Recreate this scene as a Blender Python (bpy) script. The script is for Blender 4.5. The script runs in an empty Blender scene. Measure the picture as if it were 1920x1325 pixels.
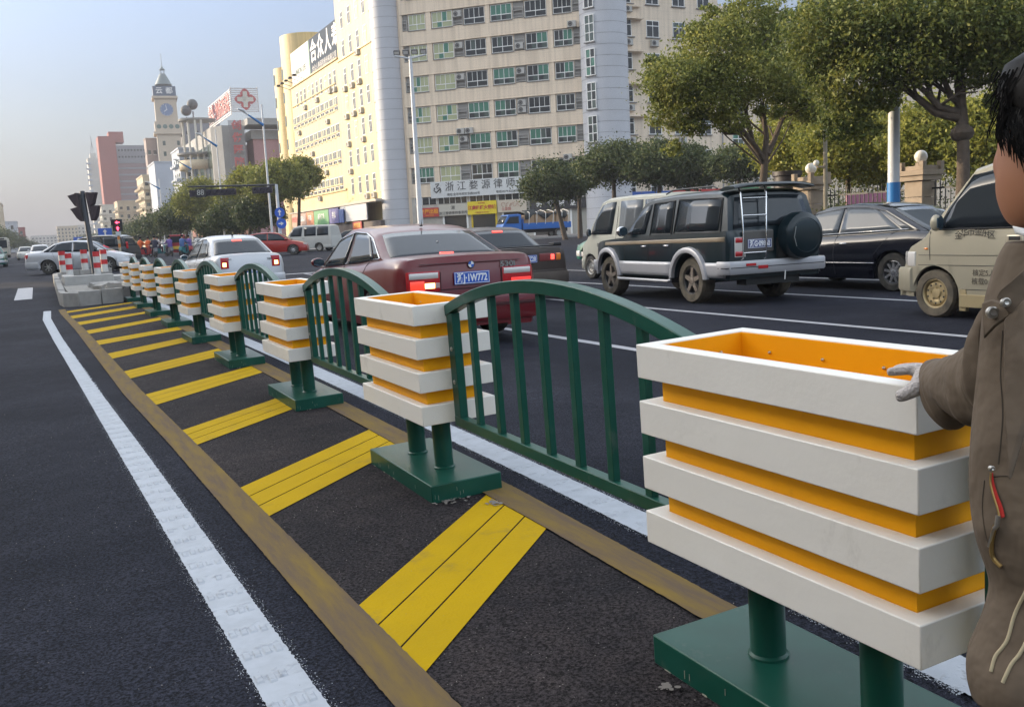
import bpy, bmesh, math, random
import numpy as np
from mathutils import Vector, Matrix
R = math.radians
PI = math.pi
SC = bpy.context.scene
COL = SC.collection
# ------------------------------------------------------------------ camera
CAM_H, CAM_F = 1.3158, 1738.95
_r = Vector((0.89011421, -0.45309991, -0.04896079))
_u = Vector((0.10307672, 0.09550893, 0.99007739))
_f = Vector((0.44392779, 0.88632867, -0.13171791))
cd = bpy.data.cameras.new('camera')
cam = bpy.data.objects.new('camera', cd)
COL.objects.link(cam)
m = Matrix((_r, _u, -_f)).transposed().to_4x4()
m.translation = (0, 0, CAM_H)
cam.matrix_world = m
cd.sensor_width = 36
cd.lens = CAM_F / 1920 * 36
cd.clip_start = 0.05
cd.clip_end = 6000
SC.camera = cam
# ------------------------------------------------------------------ light
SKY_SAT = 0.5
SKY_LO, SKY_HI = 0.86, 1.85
SUN_EL, SUN_AZ = R(14), R(-43)            # azimuth measured from +Y towards +X
sdir = Vector((math.sin(SUN_AZ) * math.cos(SUN_EL), math.cos(SUN_AZ) * math.cos(SUN_EL), math.sin(SUN_EL)))
W = bpy.data.worlds.new('World')
SC.world = W
W.use_nodes = True
nt = W.node_tree
nt.nodes.clear()
wo = nt.nodes.new('ShaderNodeOutputWorld')
bg = nt.nodes.new('ShaderNodeBackground')
sk = nt.nodes.new('ShaderNodeTexSky')
sk.sky_type = 'NISHITA'
sk.sun_disc = False
sk.sun_elevation = SUN_EL
sk.sun_rotation = SUN_AZ
sk.air_density = 1.0
sk.dust_density = 2.0
sk.ozone_density = 1.5
bg.inputs[1].default_value = 0.15
hs_ = nt.nodes.new('ShaderNodeHueSaturation')          # hazy, milky sky: less saturated than the clear-air model
hs_.inputs['Saturation'].default_value = SKY_SAT
nt.links.new(sk.outputs[0], hs_.inputs['Color'])
# ramp dims the hazy low sky and brightens the unseen upper dome for fill
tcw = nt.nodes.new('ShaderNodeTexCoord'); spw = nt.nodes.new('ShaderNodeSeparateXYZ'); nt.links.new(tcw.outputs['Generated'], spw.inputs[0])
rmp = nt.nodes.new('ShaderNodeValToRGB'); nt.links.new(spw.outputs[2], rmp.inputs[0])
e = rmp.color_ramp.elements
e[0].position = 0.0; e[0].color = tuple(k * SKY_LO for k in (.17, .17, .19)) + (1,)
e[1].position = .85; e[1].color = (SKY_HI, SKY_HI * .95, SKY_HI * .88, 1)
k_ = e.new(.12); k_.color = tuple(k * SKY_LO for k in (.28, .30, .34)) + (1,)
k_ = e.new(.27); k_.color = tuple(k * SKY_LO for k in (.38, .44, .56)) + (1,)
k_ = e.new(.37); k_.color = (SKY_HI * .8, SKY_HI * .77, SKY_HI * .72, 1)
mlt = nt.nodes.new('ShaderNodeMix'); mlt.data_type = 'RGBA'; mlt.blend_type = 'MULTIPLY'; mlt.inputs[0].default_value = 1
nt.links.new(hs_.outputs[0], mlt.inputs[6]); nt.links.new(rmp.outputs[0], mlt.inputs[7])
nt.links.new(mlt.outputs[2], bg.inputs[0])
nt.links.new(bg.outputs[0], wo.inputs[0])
sl = bpy.data.lights.new('sun', 'SUN')
sl.energy = 2.0
sl.angle = R(0.5)
sl.color = (1.0, 0.80, 0.56)
so = bpy.data.objects.new('sun', sl)
COL.objects.link(so)
so.rotation_euler = sdir.to_track_quat('Z', 'Y').to_euler()
SC.view_settings.view_transform = 'Standard'
SC.view_settings.look = 'None'
SC.view_settings.gamma = 1
SC.view_settings.exposure = 1.85
SC.cycles.max_bounces = 6
SC.cycles.volume_bounces = 0
SC.cycles.use_denoising = True

# ------------------------------------------------------------------ helpers
def hgt(x, y):
    a = float(np.interp(x, [-40, -6, 0, 2.3, 3.4, 5.0, 60], [-.10, -.10, .0103, .0885, .075, 0, 0]))
    a *= float(np.interp(y, [-50, 28, 45], [1, 1, 0]))
    return a + float(np.interp(y, [25, 45, 65, 100, 300, 700, 2500], [0, .32, .5, .6, 1.5, 4.0, 12]))

def ray(px, py):
    return _f + (px - 960) / CAM_F * _r + (662.5 - py) / CAM_F * _u

def at(px, py, d):
    p = ray(px, py) * d
    return Vector((p.x, p.y, p.z + CAM_H))

def tag(o, label=None, cat=None, group=None, kind=None):
    if label: o['label'] = label
    if cat: o['category'] = cat
    if group: o['group'] = group
    if kind: o['kind'] = kind
    return o

def empty(name, loc=(0, 0, 0), rz=0, parent=None):
    o = bpy.data.objects.new(name, None)
    COL.objects.link(o)
    o.location = loc
    o.rotation_euler = (0, 0, rz)
    o.parent = parent
    return o

def children(o):
    return [c for c in bpy.data.objects if c.parent == o]

KIDS = {}
def copy_tree(o, parent=None):
    c = o.copy()
    COL.objects.link(c)
    c.parent = parent
    for ch in list(o.children):
        copy_tree(ch, c)
    return c

class MB:
    def __init__(s):
        s.v = []; s.f = []; s.m = []
    def add(s, vs, fs, m=0):
        b = len(s.v)
        s.v += [tuple(p) for p in vs]
        for f in fs:
            s.f.append(tuple(b + i for i in f)); s.m.append(m)
        return s
    def box(s, x0, x1, y0, y1, z0, z1, m=0, M=None):
        vs = [(x, y, z) for z in (z0, z1) for y in (y0, y1) for x in (x0, x1)]
        if M is not None: vs = [M @ Vector(p) for p in vs]
        return s.add(vs, [(0, 2, 3, 1), (4, 5, 7, 6), (0, 1, 5, 4), (2, 6, 7, 3), (0, 4, 6, 2), (1, 3, 7, 5)], m)
    def tube(s, pts, rad, n=10, m=0, cap=True, flat=1.0):
        pts = [Vector(p) for p in pts]
        if not hasattr(rad, '__len__'): rad = [rad] * len(pts)
        rings = []
        up = None
        for i, p in enumerate(pts):
            t = (pts[min(i + 1, len(pts) - 1)] - pts[max(i - 1, 0)]).normalized()
            if up is None:
                up = Vector((0, 0, 1)) if abs(t.z) < .9 else Vector((1, 0, 0))
            a = t.cross(up).normalized()
            b = a.cross(t).normalized()
            up = b
            rings.append([p + (a * math.cos(2 * PI * k / n) + b * math.sin(2 * PI * k / n) * flat) * rad[i] for k in range(n)])
        vs = [q for r_ in rings for q in r_]
        fs = []
        for i in range(len(rings) - 1):
            for k in range(n):
                k2 = (k + 1) % n
                fs.append((i * n + k, i * n + k2, (i + 1) * n + k2, (i + 1) * n + k))
        if cap:
            fs.append(tuple(range(n)))
            fs.append(tuple((len(rings) - 1) * n + k for k in reversed(range(n))))
        return s.add(vs, fs, m)
    def cyl(s, p, r, h, n=20, m=0, r2=None):
        return s.tube([p, (p[0], p[1], p[2] + h)], [r, r if r2 is None else r2], n, m)
    def lathe(s, prof, n=28, m=0, M=None, a0=0, a1=2 * PI):
        full = abs(a1 - a0 - 2 * PI) < 1e-6
        k_ = n if full else n + 1
        vs = []
        for (r_, z) in prof:
            for k in range(k_):
                a = a0 + (a1 - a0) * k / n
                vs.append(Vector((r_ * math.cos(a), r_ * math.sin(a), z)))
        if M is not None: vs = [M @ p for p in vs]
        fs = []
        for i in range(len(prof) - 1):
            for k in range(n):
                k2 = (k + 1) % k_
                fs.append((i * k_ + k, i * k_ + k2, (i + 1) * k_ + k2, (i + 1) * k_ + k))
        return s.add(vs, fs, m)
    def grid(s, rows, m=0, close=False):
        nr, nc = len(rows), len(rows[0])
        vs = [p for r_ in rows for p in r_]
        fs = []
        for i in range(nr - 1):
            for k in range(nc if close else nc - 1):
                k2 = (k + 1) % nc
                fs.append((i * nc + k, i * nc + k2, (i + 1) * nc + k2, (i + 1) * nc + k))
        return s.add(vs, fs, m)
    def prism(s, poly, d0, d1, axis='y', m=0, M=None):
        n = len(poly)
        def P(a, b, d):
            return {'y': (a, d, b), 'x': (d, a, b), 'z': (a, b, d)}[axis]
        vs = [P(a, b, d0) for a, b in poly] + [P(a, b, d1) for a, b in poly]
        if M is not None: vs = [M @ Vector(p) for p in vs]
        fs = [tuple(range(n)), tuple(reversed(range(n, 2 * n)))]
        fs += [(i, i + n, (i + 1) % n + n, (i + 1) % n) for i in range(n)]
        return s.add(vs, fs, m)
    def quad(s, a, b, c, d, m=0):
        return s.add([a, b, c, d], [(0, 1, 2, 3)], m)
    def ball(s, c, r, n=14, m=0, sc=(1, 1, 1)):
        k = n // 2
        rows = [[(c[0] + r * sc[0] * math.sin(PI * i / k) * math.cos(2 * PI * j / n), c[1] + r * sc[1] * math.sin(PI * i / k) * math.sin(2 * PI * j / n), c[2] + r * sc[2] * math.cos(PI * i / k)) for j in range(n)] for i in range(k + 1)]
        return s.grid(rows, m, True)
    def mesh(s, name, mats, smooth=35, recalc=True):
        me = bpy.data.meshes.new(name)
        me.from_pydata(s.v, [], s.f)
        mats = mats if isinstance(mats, (list, tuple)) else [mats]
        for mm in mats: me.materials.append(mm)
        me.polygons.foreach_set('material_index', s.m)
        if recalc or smooth:
            bm = bmesh.new(); bm.from_mesh(me)
            if recalc:
                bmesh.ops.remove_doubles(bm, verts=bm.verts, dist=1e-5)
                bmesh.ops.recalc_face_normals(bm, faces=bm.faces)
            if smooth:
                for f in bm.faces: f.smooth = True
                for e in bm.edges:
                    if len(e.link_faces) == 2 and e.calc_face_angle(0) > R(smooth): e.smooth = False
            bm.to_mesh(me); bm.free()
        return me
    def build(s, name, mats, parent=None, loc=None, rot=None, smooth=35, bevel=0, recalc=True):
        me = s.mesh(name, mats, smooth, recalc)
        o = bpy.data.objects.new(name, me)
        COL.objects.link(o)
        o.parent = parent
        if loc is not None: o.location = loc
        if rot is not None: o.rotation_euler = rot
        if bevel:
            b = o.modifiers.new('bevel', 'BEVEL'); b.width = bevel; b.segments = 2; b.limit_method = 'ANGLE'; b.angle_limit = R(40)
            b.harden_normals = False
        return o

# ------------------------------------------------------------------ materials
MATS = {}
def mat(name, col, rough=.6, metal=0, coat=0, noise=0, nscale=6, col2=None, bump=0, bscale=60, spec=.5, emit=None, estr=1, trans=0, dirt=None, detail=4):
    """Principled material; noise mixes col towards col2 in world/object space."""
    if name in MATS: return MATS[name]
    mt = bpy.data.materials.new(name)
    mt.use_nodes = True
    n = mt.node_tree; b = n.nodes['Principled BSDF']
    c = tuple(col) + (1,)
    b.inputs['Base Color'].default_value = c
    b.inputs['Roughness'].default_value = rough
    b.inputs['Metallic'].default_value = metal
    b.inputs['Coat Weight'].default_value = coat
    b.inputs['Specular IOR Level'].default_value = spec
    if trans: b.inputs['Transmission Weight'].default_value = trans
    tc = n.nodes.new('ShaderNodeTexCoord')
    if noise:
        t = n.nodes.new('ShaderNodeTexNoise'); t.inputs['Scale'].default_value = nscale; t.inputs['Detail'].default_value = detail
        n.links.new(tc.outputs['Object'], t.inputs['Vector'])
        mr = n.nodes.new('ShaderNodeMapRange'); mr.inputs[1].default_value = .35; mr.inputs[2].default_value = .68; mr.inputs[3].default_value = 0; mr.inputs[4].default_value = noise
        n.links.new(t.outputs[0], mr.inputs[0])
        mx = n.nodes.new('ShaderNodeMix'); mx.data_type = 'RGBA'
        n.links.new(mr.outputs[0], mx.inputs[0])
        mx.inputs[6].default_value = c
        mx.inputs[7].default_value = tuple(col2 or [k * .55 for k in col]) + (1,)
        n.links.new(mx.outputs[2], b.inputs['Base Color'])
    if bump:
        t2 = n.nodes.new('ShaderNodeTexNoise'); t2.inputs['Scale'].default_value = bscale; t2.inputs['Detail'].default_value = 3
        n.links.new(tc.outputs['Object'], t2.inputs['Vector'])
        bp = n.nodes.new('ShaderNodeBump'); bp.inputs['Strength'].default_value = bump; bp.inputs['Distance'].default_value = .02
        n.links.new(t2.outputs[0], bp.inputs['Height']); n.links.new(bp.outputs[0], b.inputs['Normal'])
    if emit:
        b.inputs['Emission Color'].default_value = tuple(emit) + (1,)
        b.inputs['Emission Strength'].default_value = estr
    MATS[name] = mt
    return mt

def paint(name, col, rough=.35, dust=.35, coat=.6, metal=0.0):
    """car paint with a dusty film that varies over the panel"""
    if name in MATS: return MATS[name]
    mt = mat(name, col, rough, metal, coat * .55, noise=min(.9, dust), nscale=2.2, col2=(.20, .175, .15), detail=8, spec=.35)
    n = mt.node_tree; b = n.nodes['Principled BSDF']; b.inputs['Coat Roughness'].default_value = .1
    # dust settles on faces that look up, flanks stay cleaner
    mx = b.inputs['Base Color'].links[0].from_node; src = mx.inputs[0].links[0].from_socket
    ge = n.nodes.new('ShaderNodeNewGeometry'); sp = n.nodes.new('ShaderNodeSeparateXYZ'); n.links.new(ge.outputs['Normal'], sp.inputs[0])
    mr = n.nodes.new('ShaderNodeMapRange'); mr.inputs[1].default_value = .35; mr.inputs[2].default_value = .95; mr.inputs[3].default_value = .12; mr.inputs[4].default_value = 1
    n.links.new(sp.outputs[2], mr.inputs[0]); mu = n.nodes.new('ShaderNodeMath'); mu.operation = 'MULTIPLY'
    n.links.new(src, mu.inputs[0]); n.links.new(mr.outputs[0], mu.inputs[1]); n.links.new(mu.outputs[0], mx.inputs[0])
    return mt

def asphalt(name, base, warm=0.0, spk=.5):
    mt = bpy.data.materials.new(name); mt.use_nodes = True
    n = mt.node_tree; b = n.nodes['Principled BSDF']
    tc = n.nodes.new('ShaderNodeTexCoord')
    def noise(sc, det=3, ro=.6):
        t = n.nodes.new('ShaderNodeTexNoise'); t.inputs['Scale'].default_value = sc; t.inputs['Detail'].default_value = det; t.inputs['Roughness'].default_value = ro
        n.links.new(tc.outputs['Object'], t.inputs['Vector']); return t
    big, mid, fine = noise(.5, 5), noise(7, 4), noise(85, 3, .85)
    vor = n.nodes.new('ShaderNodeTexVoronoi'); vor.inputs['Scale'].default_value = 95
    n.links.new(tc.outputs['Object'], vor.inputs['Vector'])
    r1 = n.nodes.new('ShaderNodeValToRGB')
    e = r1.color_ramp.elements
    e[0].position = .40; e[0].color = tuple(k * .2 for k in base) + (1,)
    e[1].position = .66; e[1].color = tuple(k * 2.6 for k in base) + (1,)
    n.links.new(fine.outputs[0], r1.inputs[0])
    r2 = n.nodes.new('ShaderNodeValToRGB')
    e = r2.color_ramp.elements
    e[0].position = .3; e[0].color = (.72, .72, .76, 1); e[1].position = .7; e[1].color = (1.25 + warm, 1.18 + warm * .6, 1.15, 1)
    n.links.new(mid.outputs[0], r2.inputs[0])
    mx = n.nodes.new('ShaderNodeMix'); mx.data_type = 'RGBA'; mx.blend_type = 'MULTIPLY'; mx.inputs[0].default_value = .8
    n.links.new(r1.outputs[0], mx.inputs[6]); n.links.new(r2.outputs[0], mx.inputs[7])
    r3 = n.nodes.new('ShaderNodeValToRGB')
    e = r3.color_ramp.elements
    e[0].position = .35; e[0].color = (.62, .64, .68, 1); e[1].position = .65; e[1].color = (1.5, 1.4, 1.3, 1)
    n.links.new(big.outputs[0], r3.inputs[0])
    m2 = n.nodes.new('ShaderNodeMix'); m2.data_type = 'RGBA'; m2.blend_type = 'MULTIPLY'; m2.inputs[0].default_value = 1
    n.links.new(mx.outputs[2], m2.inputs[6]); n.links.new(r3.outputs[0], m2.inputs[7])
    # pale stone chips
    r4 = n.nodes.new('ShaderNodeValToRGB'); e = r4.color_ramp.elements
    e[0].position = .0; e[0].color = (1, 1, 1, 1); e[1].position = .09; e[1].color = (0, 0, 0, 1)
    n.links.new(vor.outputs['Distance'], r4.inputs[0])
    ms = n.nodes.new('ShaderNodeMath'); ms.operation = 'MULTIPLY'; ms.inputs[1].default_value = spk * .35
    n.links.new(r4.outputs[0], ms.inputs[0])
    m3 = n.nodes.new('ShaderNodeMix'); m3.data_type = 'RGBA'
    n.links.new(ms.outputs[0], m3.inputs[0]); n.links.new(m2.outputs[2], m3.inputs[6]); m3.inputs[7].default_value = (.22, .20, .18, 1)
    n.links.new(m3.outputs[2], b.inputs['Base Color'])
    b.inputs['Roughness'].default_value = .85; b.inputs['Specular IOR Level'].default_value = .12
    bp = n.nodes.new('ShaderNodeBump'); bp.inputs['Strength'].default_value = .8; bp.inputs['Distance'].default_value = .012
    n.links.new(fine.outputs[0], bp.inputs['Height']); n.links.new(bp.outputs[0], b.inputs['Normal'])
    MATS[name] = mt
    return mt

def foliage_mat(name, c1, c2, c3, tr=.25):
    mt = bpy.data.materials.new(name); mt.use_nodes = True
    n = mt.node_tree; b = n.nodes['Principled BSDF']
    tc = n.nodes.new('ShaderNodeTexCoord')
    t = n.nodes.new('ShaderNodeTexNoise'); t.inputs['Scale'].default_value = 1.1; t.inputs['Detail'].default_value = 5; t.inputs['Roughness'].default_value = .8
    n.links.new(tc.outputs['Object'], t.inputs['Vector'])
    t2 = n.nodes.new('ShaderNodeTexWhiteNoise')
    g = n.nodes.new('ShaderNodeNewGeometry'); n.links.new(g.outputs['Random Per Island'], t2.inputs['Vector'])
    ad = n.nodes.new('ShaderNodeMath'); ad.operation = 'MULTIPLY_ADD'; ad.inputs[1].default_value = .26; ad.inputs[2].default_value = -.13
    n.links.new(g.outputs['Random Per Island'], ad.inputs[0])
    a2 = n.nodes.new('ShaderNodeMath'); n.links.new(t.outputs[0], a2.inputs[0]); n.links.new(ad.outputs[0], a2.inputs[1])
    r1 = n.nodes.new('ShaderNodeValToRGB'); e = r1.color_ramp.elements
    e[0].position = .28; e[0].color = tuple(c1) + (1,)
    e[1].position = .75; e[1].color = tuple(c3) + (1,)
    k = e.new(.52); k.color = tuple(c2) + (1,)
    n.links.new(a2.outputs[0], r1.inputs[0]); n.links.new(r1.outputs[0], b.inputs['Base Color'])
    b.inputs['Roughness'].default_value = .6
    b.inputs['Specular IOR Level'].default_value = .3
    if tr:
        tl = n.nodes.new('ShaderNodeBsdfTranslucent'); n.links.new(r1.outputs[0], tl.inputs[0])
        mx = n.nodes.new('ShaderNodeMixShader'); mx.inputs[0].default_value = tr
        n.links.new(b.outputs[0], mx.inputs[1]); n.links.new(tl.outputs[0], mx.inputs[2])
        n.links.new(mx.outputs[0], n.nodes['Material Output'].inputs[0])
    MATS[name] = mt
    return mt

def tiled(name, col, sx=.9, sz=.45, line=.72, noise=.25, rough=.6):
    """wall cladding: thin darker joints on a slab grid, faint weather streaks (object coordinates x, z)"""
    mt = mat(name, col, rough, noise=noise, nscale=.35, col2=[k * .8 for k in col], detail=6)
    n = mt.node_tree; b = n.nodes['Principled BSDF']
    src = b.inputs['Base Color'].links[0].from_socket
    tc = n.nodes.new('ShaderNodeTexCoord'); sp = n.nodes.new('ShaderNodeSeparateXYZ'); n.links.new(tc.outputs['Object'], sp.inputs[0])
    def lin(out, step, w):
        a = n.nodes.new('ShaderNodeMath'); a.operation = 'DIVIDE'; a.inputs[1].default_value = step; n.links.new(out, a.inputs[0])
        f = n.nodes.new('ShaderNodeMath'); f.operation = 'FRACT'; n.links.new(a.outputs[0], f.inputs[0])
        l = n.nodes.new('ShaderNodeMath'); l.operation = 'LESS_THAN'; l.inputs[1].default_value = w / step; n.links.new(f.outputs[0], l.inputs[0])
        return l.outputs[0]
    la, lb = lin(sp.outputs[0], sx, .025), lin(sp.outputs[2], sz, .03)
    mxm = n.nodes.new('ShaderNodeMath'); mxm.operation = 'MAXIMUM'; n.links.new(la, mxm.inputs[0]); n.links.new(lb, mxm.inputs[1])
    mu = n.nodes.new('ShaderNodeMix'); mu.data_type = 'RGBA'; mu.blend_type = 'MULTIPLY'
    n.links.new(mxm.outputs[0], mu.inputs[0]); n.links.new(src, mu.inputs[6]); mu.inputs[7].default_value = (line, line, line, 1)
    # rain streaks
    mp = n.nodes.new('ShaderNodeMapping'); mp.inputs['Scale'].default_value = (2.5, 2.5, .12); n.links.new(tc.outputs['Object'], mp.inputs[0])
    t = n.nodes.new('ShaderNodeTexNoise'); t.inputs['Scale'].default_value = 1.2; t.inputs['Detail'].default_value = 4; n.links.new(mp.outputs[0], t.inputs[0])
    r_ = n.nodes.new('ShaderNodeValToRGB'); e = r_.color_ramp.elements; e[0].position = .35; e[0].color = (.78, .77, .76, 1); e[1].position = .6; e[1].color = (1, 1, 1, 1)
    n.links.new(t.outputs[0], r_.inputs[0])
    m3 = n.nodes.new('ShaderNodeMix'); m3.data_type = 'RGBA'; m3.blend_type = 'MULTIPLY'; m3.inputs[0].default_value = .8
    n.links.new(mu.outputs[2], m3.inputs[6]); n.links.new(r_.outputs[0], m3.inputs[7])
    n.links.new(m3.outputs[2], b.inputs['Base Color'])
    return mt

def glassy(name, col=(.02, .025, .03), rough=.08, noise=.0):
    mt = mat(name, col, rough, 0, 0, spec=.38, noise=noise, nscale=2.5, col2=[k * 3 + .02 for k in col])
    return mt

black = mat('black_rubber', (.012, .012, .012), .7)
dark = mat('dark_plastic', (.02, .02, .022), .5)
tyre_m = mat('tyre_rubber', (.025, .024, .022), .85, noise=.6, nscale=9, col2=(.11, .095, .075), bump=.3)
glass = glassy('tinted_glass', (.022, .028, .034))
chrome = mat('chrome', (.7, .7, .7), .18, 1)
white_trim = mat('white_trim', (.75, .75, .73), .5)
red_lamp = mat('red_lamp', (.45, .015, .02), .2, coat=.6)
clear_lamp = mat('clear_lamp', (.6, .58, .55), .2, coat=.8)
amber_lamp = mat('amber_lamp', (.75, .22, .03), .25, coat=.6)
lit_red = mat('lit_red_lamp', (.8, .05, .04), .3, emit=(1, .07, .05), estr=1.0)
lit_hot = mat('lit_brake_lamp', (1, .6, .3), .3, emit=(1, .45, .14), estr=2.2)
plate_blue = mat('plate_blue', (.02, .10, .50), .4)
plate_white = mat('plate_white', (.80, .82, .85), .5)

def text(body, size, m, parent=None, loc=(0, 0, 0), rot=(PI / 2, 0, 0), ext=.004, sx=1.0, align='CENTER', name='lettering', bold=0.0):
    cu = bpy.data.curves.new(name, 'FONT')
    cu.body = body; cu.size = size; cu.extrude = ext; cu.align_x = align; cu.align_y = 'CENTER'; cu.offset = bold; cu.resolution_u = 3
    t = bpy.data.objects.new(name, cu); COL.objects.link(t)
    me = bpy.data.meshes.new_from_object(t.evaluated_get(bpy.context.evaluated_depsgraph_get()))
    bpy.data.objects.remove(t); bpy.data.curves.remove(cu)
    me.materials.clear(); me.materials.append(m)
    o = bpy.data.objects.new(name, me); COL.objects.link(o)
    o.parent = parent; o.location = loc; o.rotation_euler = rot; o.scale = (sx, 1, 1)
    return o
# ------------------------------------------------------------------ ground, road, markings
road_m = asphalt('asphalt', (.013, .0155, .024))
med_m = asphalt('median_asphalt', (.024, .022, .024), warm=.06, spk=.9)
pave_m = mat('pavement', (.20, .19, .18), .85, noise=.5, nscale=3, bump=.3)
kerb_m = mat('kerb_stone', (.34, .33, .31), .85, noise=.5, nscale=5, bump=.3)
soil_m = mat('far_ground', (.14, .13, .11), .95, noise=.5, nscale=.05)

xs = sorted(set([-2500, -900, -300, -120, -60, -40, -25, -16] + [float(v) for v in range(-10, 26, 2)] + [-6, 0, 2.3, 3.4, 5.0, 30, 45, 60, 90, 150, 300, 900, 2500]))
ys = sorted(set([-60, -20, -6, -2, 0] + [float(v) for v in range(2, 48, 1)] + [50, 55, 60, 65, 80, 100, 150, 200, 300, 450, 700, 1200, 2500]))
g = MB()
g.grid([[(x, y, hgt(x, y)) for x in xs] for y in ys])
tag(g.build('road', road_m, smooth=0, recalc=False), kind='structure')

random.seed(12)
def sheet(name, left, right, m, dz=.004, n=None, rag=0):
    """a strip lying on the road between two polylines (x, y)"""
    rows = []
    def resample(pl, ts):
        d = [0]
        for a, b in zip(pl, pl[1:]): d.append(d[-1] + math.hypot(b[0] - a[0], b[1] - a[1]))
        return [(float(np.interp(t * d[-1], d, [p[0] for p in pl])), float(np.interp(t * d[-1], d, [p[1] for p in pl]))) for t in ts]
    L = max(math.hypot(left[-1][0] - left[0][0], left[-1][1] - left[0][1]), .1)
    n = n or max(2, int(L / .5))
    ts = [i / n for i in range(n + 1)]
    A, B = resample(left, ts), resample(right, ts)
    if rag:
        A = [(x + random.gauss(0, rag), y) for x, y in A]; B = [(x + random.gauss(0, rag), y) for x, y in B]
    mb = MB()
    for a, b in zip(A, B):
        k = 4
        rows.append([(a[0] + (b[0] - a[0]) * j / k, a[1] + (b[1] - a[1]) * j / k, hgt(a[0] + (b[0] - a[0]) * j / k, a[1] + (b[1] - a[1]) * j / k) + dz) for j in range(k + 1)])
    mb.grid(rows)
    return mb

def paintmat(name, col, wear=.3, wcol=(.08, .08, .085), groove=None, edge=0):
    mt = mat(name, col, .65, noise=wear, nscale=5, col2=wcol, bump=.35, bscale=120, detail=8)
    return mt
white_p = bpy.data.materials.new('white_road_paint'); white_p.use_nodes = True
def rumble_white(mt, base=(.46, .49, .53), ribs=True):
    n = mt.node_tree; b = n.nodes['Principled BSDF']; b.inputs['Roughness'].default_value = .7
    tc = n.nodes.new('ShaderNodeTexCoord'); sp = n.nodes.new('ShaderNodeSeparateXYZ'); n.links.new(tc.outputs['Object'], sp.inputs[0])
    t = n.nodes.new('ShaderNodeTexNoise'); t.inputs['Scale'].default_value = 14; t.inputs['Detail'].default_value = 6; n.links.new(tc.outputs['Object'], t.inputs[0])
    r_ = n.nodes.new('ShaderNodeValToRGB'); e = r_.color_ramp.elements; e[0].position = .3; e[0].color = tuple(k * .86 for k in base) + (1,); e[1].position = .6; e[1].color = tuple(base) + (1,)
    n.links.new(t.outputs[0], r_.inputs[0])
    out = r_.outputs[0]
    if ribs:
        dv = n.nodes.new('ShaderNodeMath'); dv.operation = 'DIVIDE'; dv.inputs[1].default_value = .19; n.links.new(sp.outputs[1], dv.inputs[0])
        fr = n.nodes.new('ShaderNodeMath'); fr.operation = 'FRACT'; n.links.new(dv.outputs[0], fr.inputs[0])
        lt = n.nodes.new('ShaderNodeMath'); lt.operation = 'LESS_THAN'; lt.inputs[1].default_value = .42; n.links.new(fr.outputs[0], lt.inputs[0])
        t3 = n.nodes.new('ShaderNodeTexNoise'); t3.inputs['Scale'].default_value = 28; t3.inputs['Detail'].default_value = 2; n.links.new(tc.outputs['Object'], t3.inputs[0])
        gt = n.nodes.new('ShaderNodeMapRange'); gt.inputs[1].default_value = .50; gt.inputs[2].default_value = .70; n.links.new(t3.outputs[0], gt.inputs[0])
        mu = n.nodes.new('ShaderNodeMath'); mu.operation = 'MULTIPLY'; n.links.new(lt.outputs[0], mu.inputs[0]); n.links.new(gt.outputs[0], mu.inputs[1])
        mx = n.nodes.new('ShaderNodeMix'); mx.data_type = 'RGBA'; n.links.new(mu.outputs[0], mx.inputs[0]); n.links.new(out, mx.inputs[6]); mx.inputs[7].default_value = tuple(k * .78 for k in base) + (1,)
        out = mx.outputs[2]
        bp = n.nodes.new('ShaderNodeBump'); bp.inputs['Strength'].default_value = .5; bp.inputs['Distance'].default_value = .01
        n.links.new(mu.outputs[0], bp.inputs['Height']); n.links.new(bp.outputs[0], b.inputs['Normal'])
    n.links.new(out, b.inputs['Base Color'])
rumble_white(white_p, (.40, .43, .47))
lane_p = bpy.data.materials.new('lane_paint'); lane_p.use_nodes = True; rumble_white(lane_p, (.36, .36, .38), False)

def yellow_stripe(name):
    """yellow paint laid in three passes: two thin joints run along the stripe (uv x across)"""
    mt = mat(name, (.47, .30, .002), .85, spec=.12, noise=.30, nscale=4, col2=(.33, .22, .008), bump=.25, bscale=90, detail=8)
    return mt
yel_m = yellow_stripe('yellow_paint')
# tyre scuffs and thin patches worn through the yellow
n = yel_m.node_tree; b = n.nodes['Principled BSDF']; src = b.inputs['Base Color'].links[0].from_socket
tc = n.nodes.new('ShaderNodeTexCoord'); t = n.nodes.new('ShaderNodeTexNoise'); t.inputs['Scale'].default_value = 3.2; t.inputs['Detail'].default_value = 12; t.inputs['Roughness'].default_value = .75; n.links.new(tc.outputs['Object'], t.inputs[0])
mr = n.nodes.new('ShaderNodeMapRange'); mr.inputs[1].default_value = .56; mr.inputs[2].default_value = .74; mr.inputs[4].default_value = .7; n.links.new(t.outputs[0], mr.inputs[0])
mx = n.nodes.new('ShaderNodeMix'); mx.data_type = 'RGBA'; n.links.new(mr.outputs[0], mx.inputs[0]); n.links.new(src, mx.inputs[6]); mx.inputs[7].default_value = (.16, .12, .05, 1); n.links.new(mx.outputs[2], b.inputs['Base Color'])
joint_m = mat('paint_joint', (.16, .11, .02), .8)
tan_m = bpy.data.materials.new('worn_yellow_paint'); tan_m.use_nodes = True
n = tan_m.node_tree; b = n.nodes['Principled BSDF']; b.inputs['Roughness'].default_value = .9; b.inputs['Specular IOR Level'].default_value = .12
tc = n.nodes.new('ShaderNodeTexCoord')
mp = n.nodes.new('ShaderNodeMapping'); mp.inputs['Scale'].default_value = (9, 1.2, 1); n.links.new(tc.outputs['Object'], mp.inputs[0])
t = n.nodes.new('ShaderNodeTexNoise'); t.inputs['Scale'].default_value = 1.6; t.inputs['Detail'].default_value = 8; t.inputs['Roughness'].default_value = .7; n.links.new(mp.outputs[0], t.inputs[0])
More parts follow.
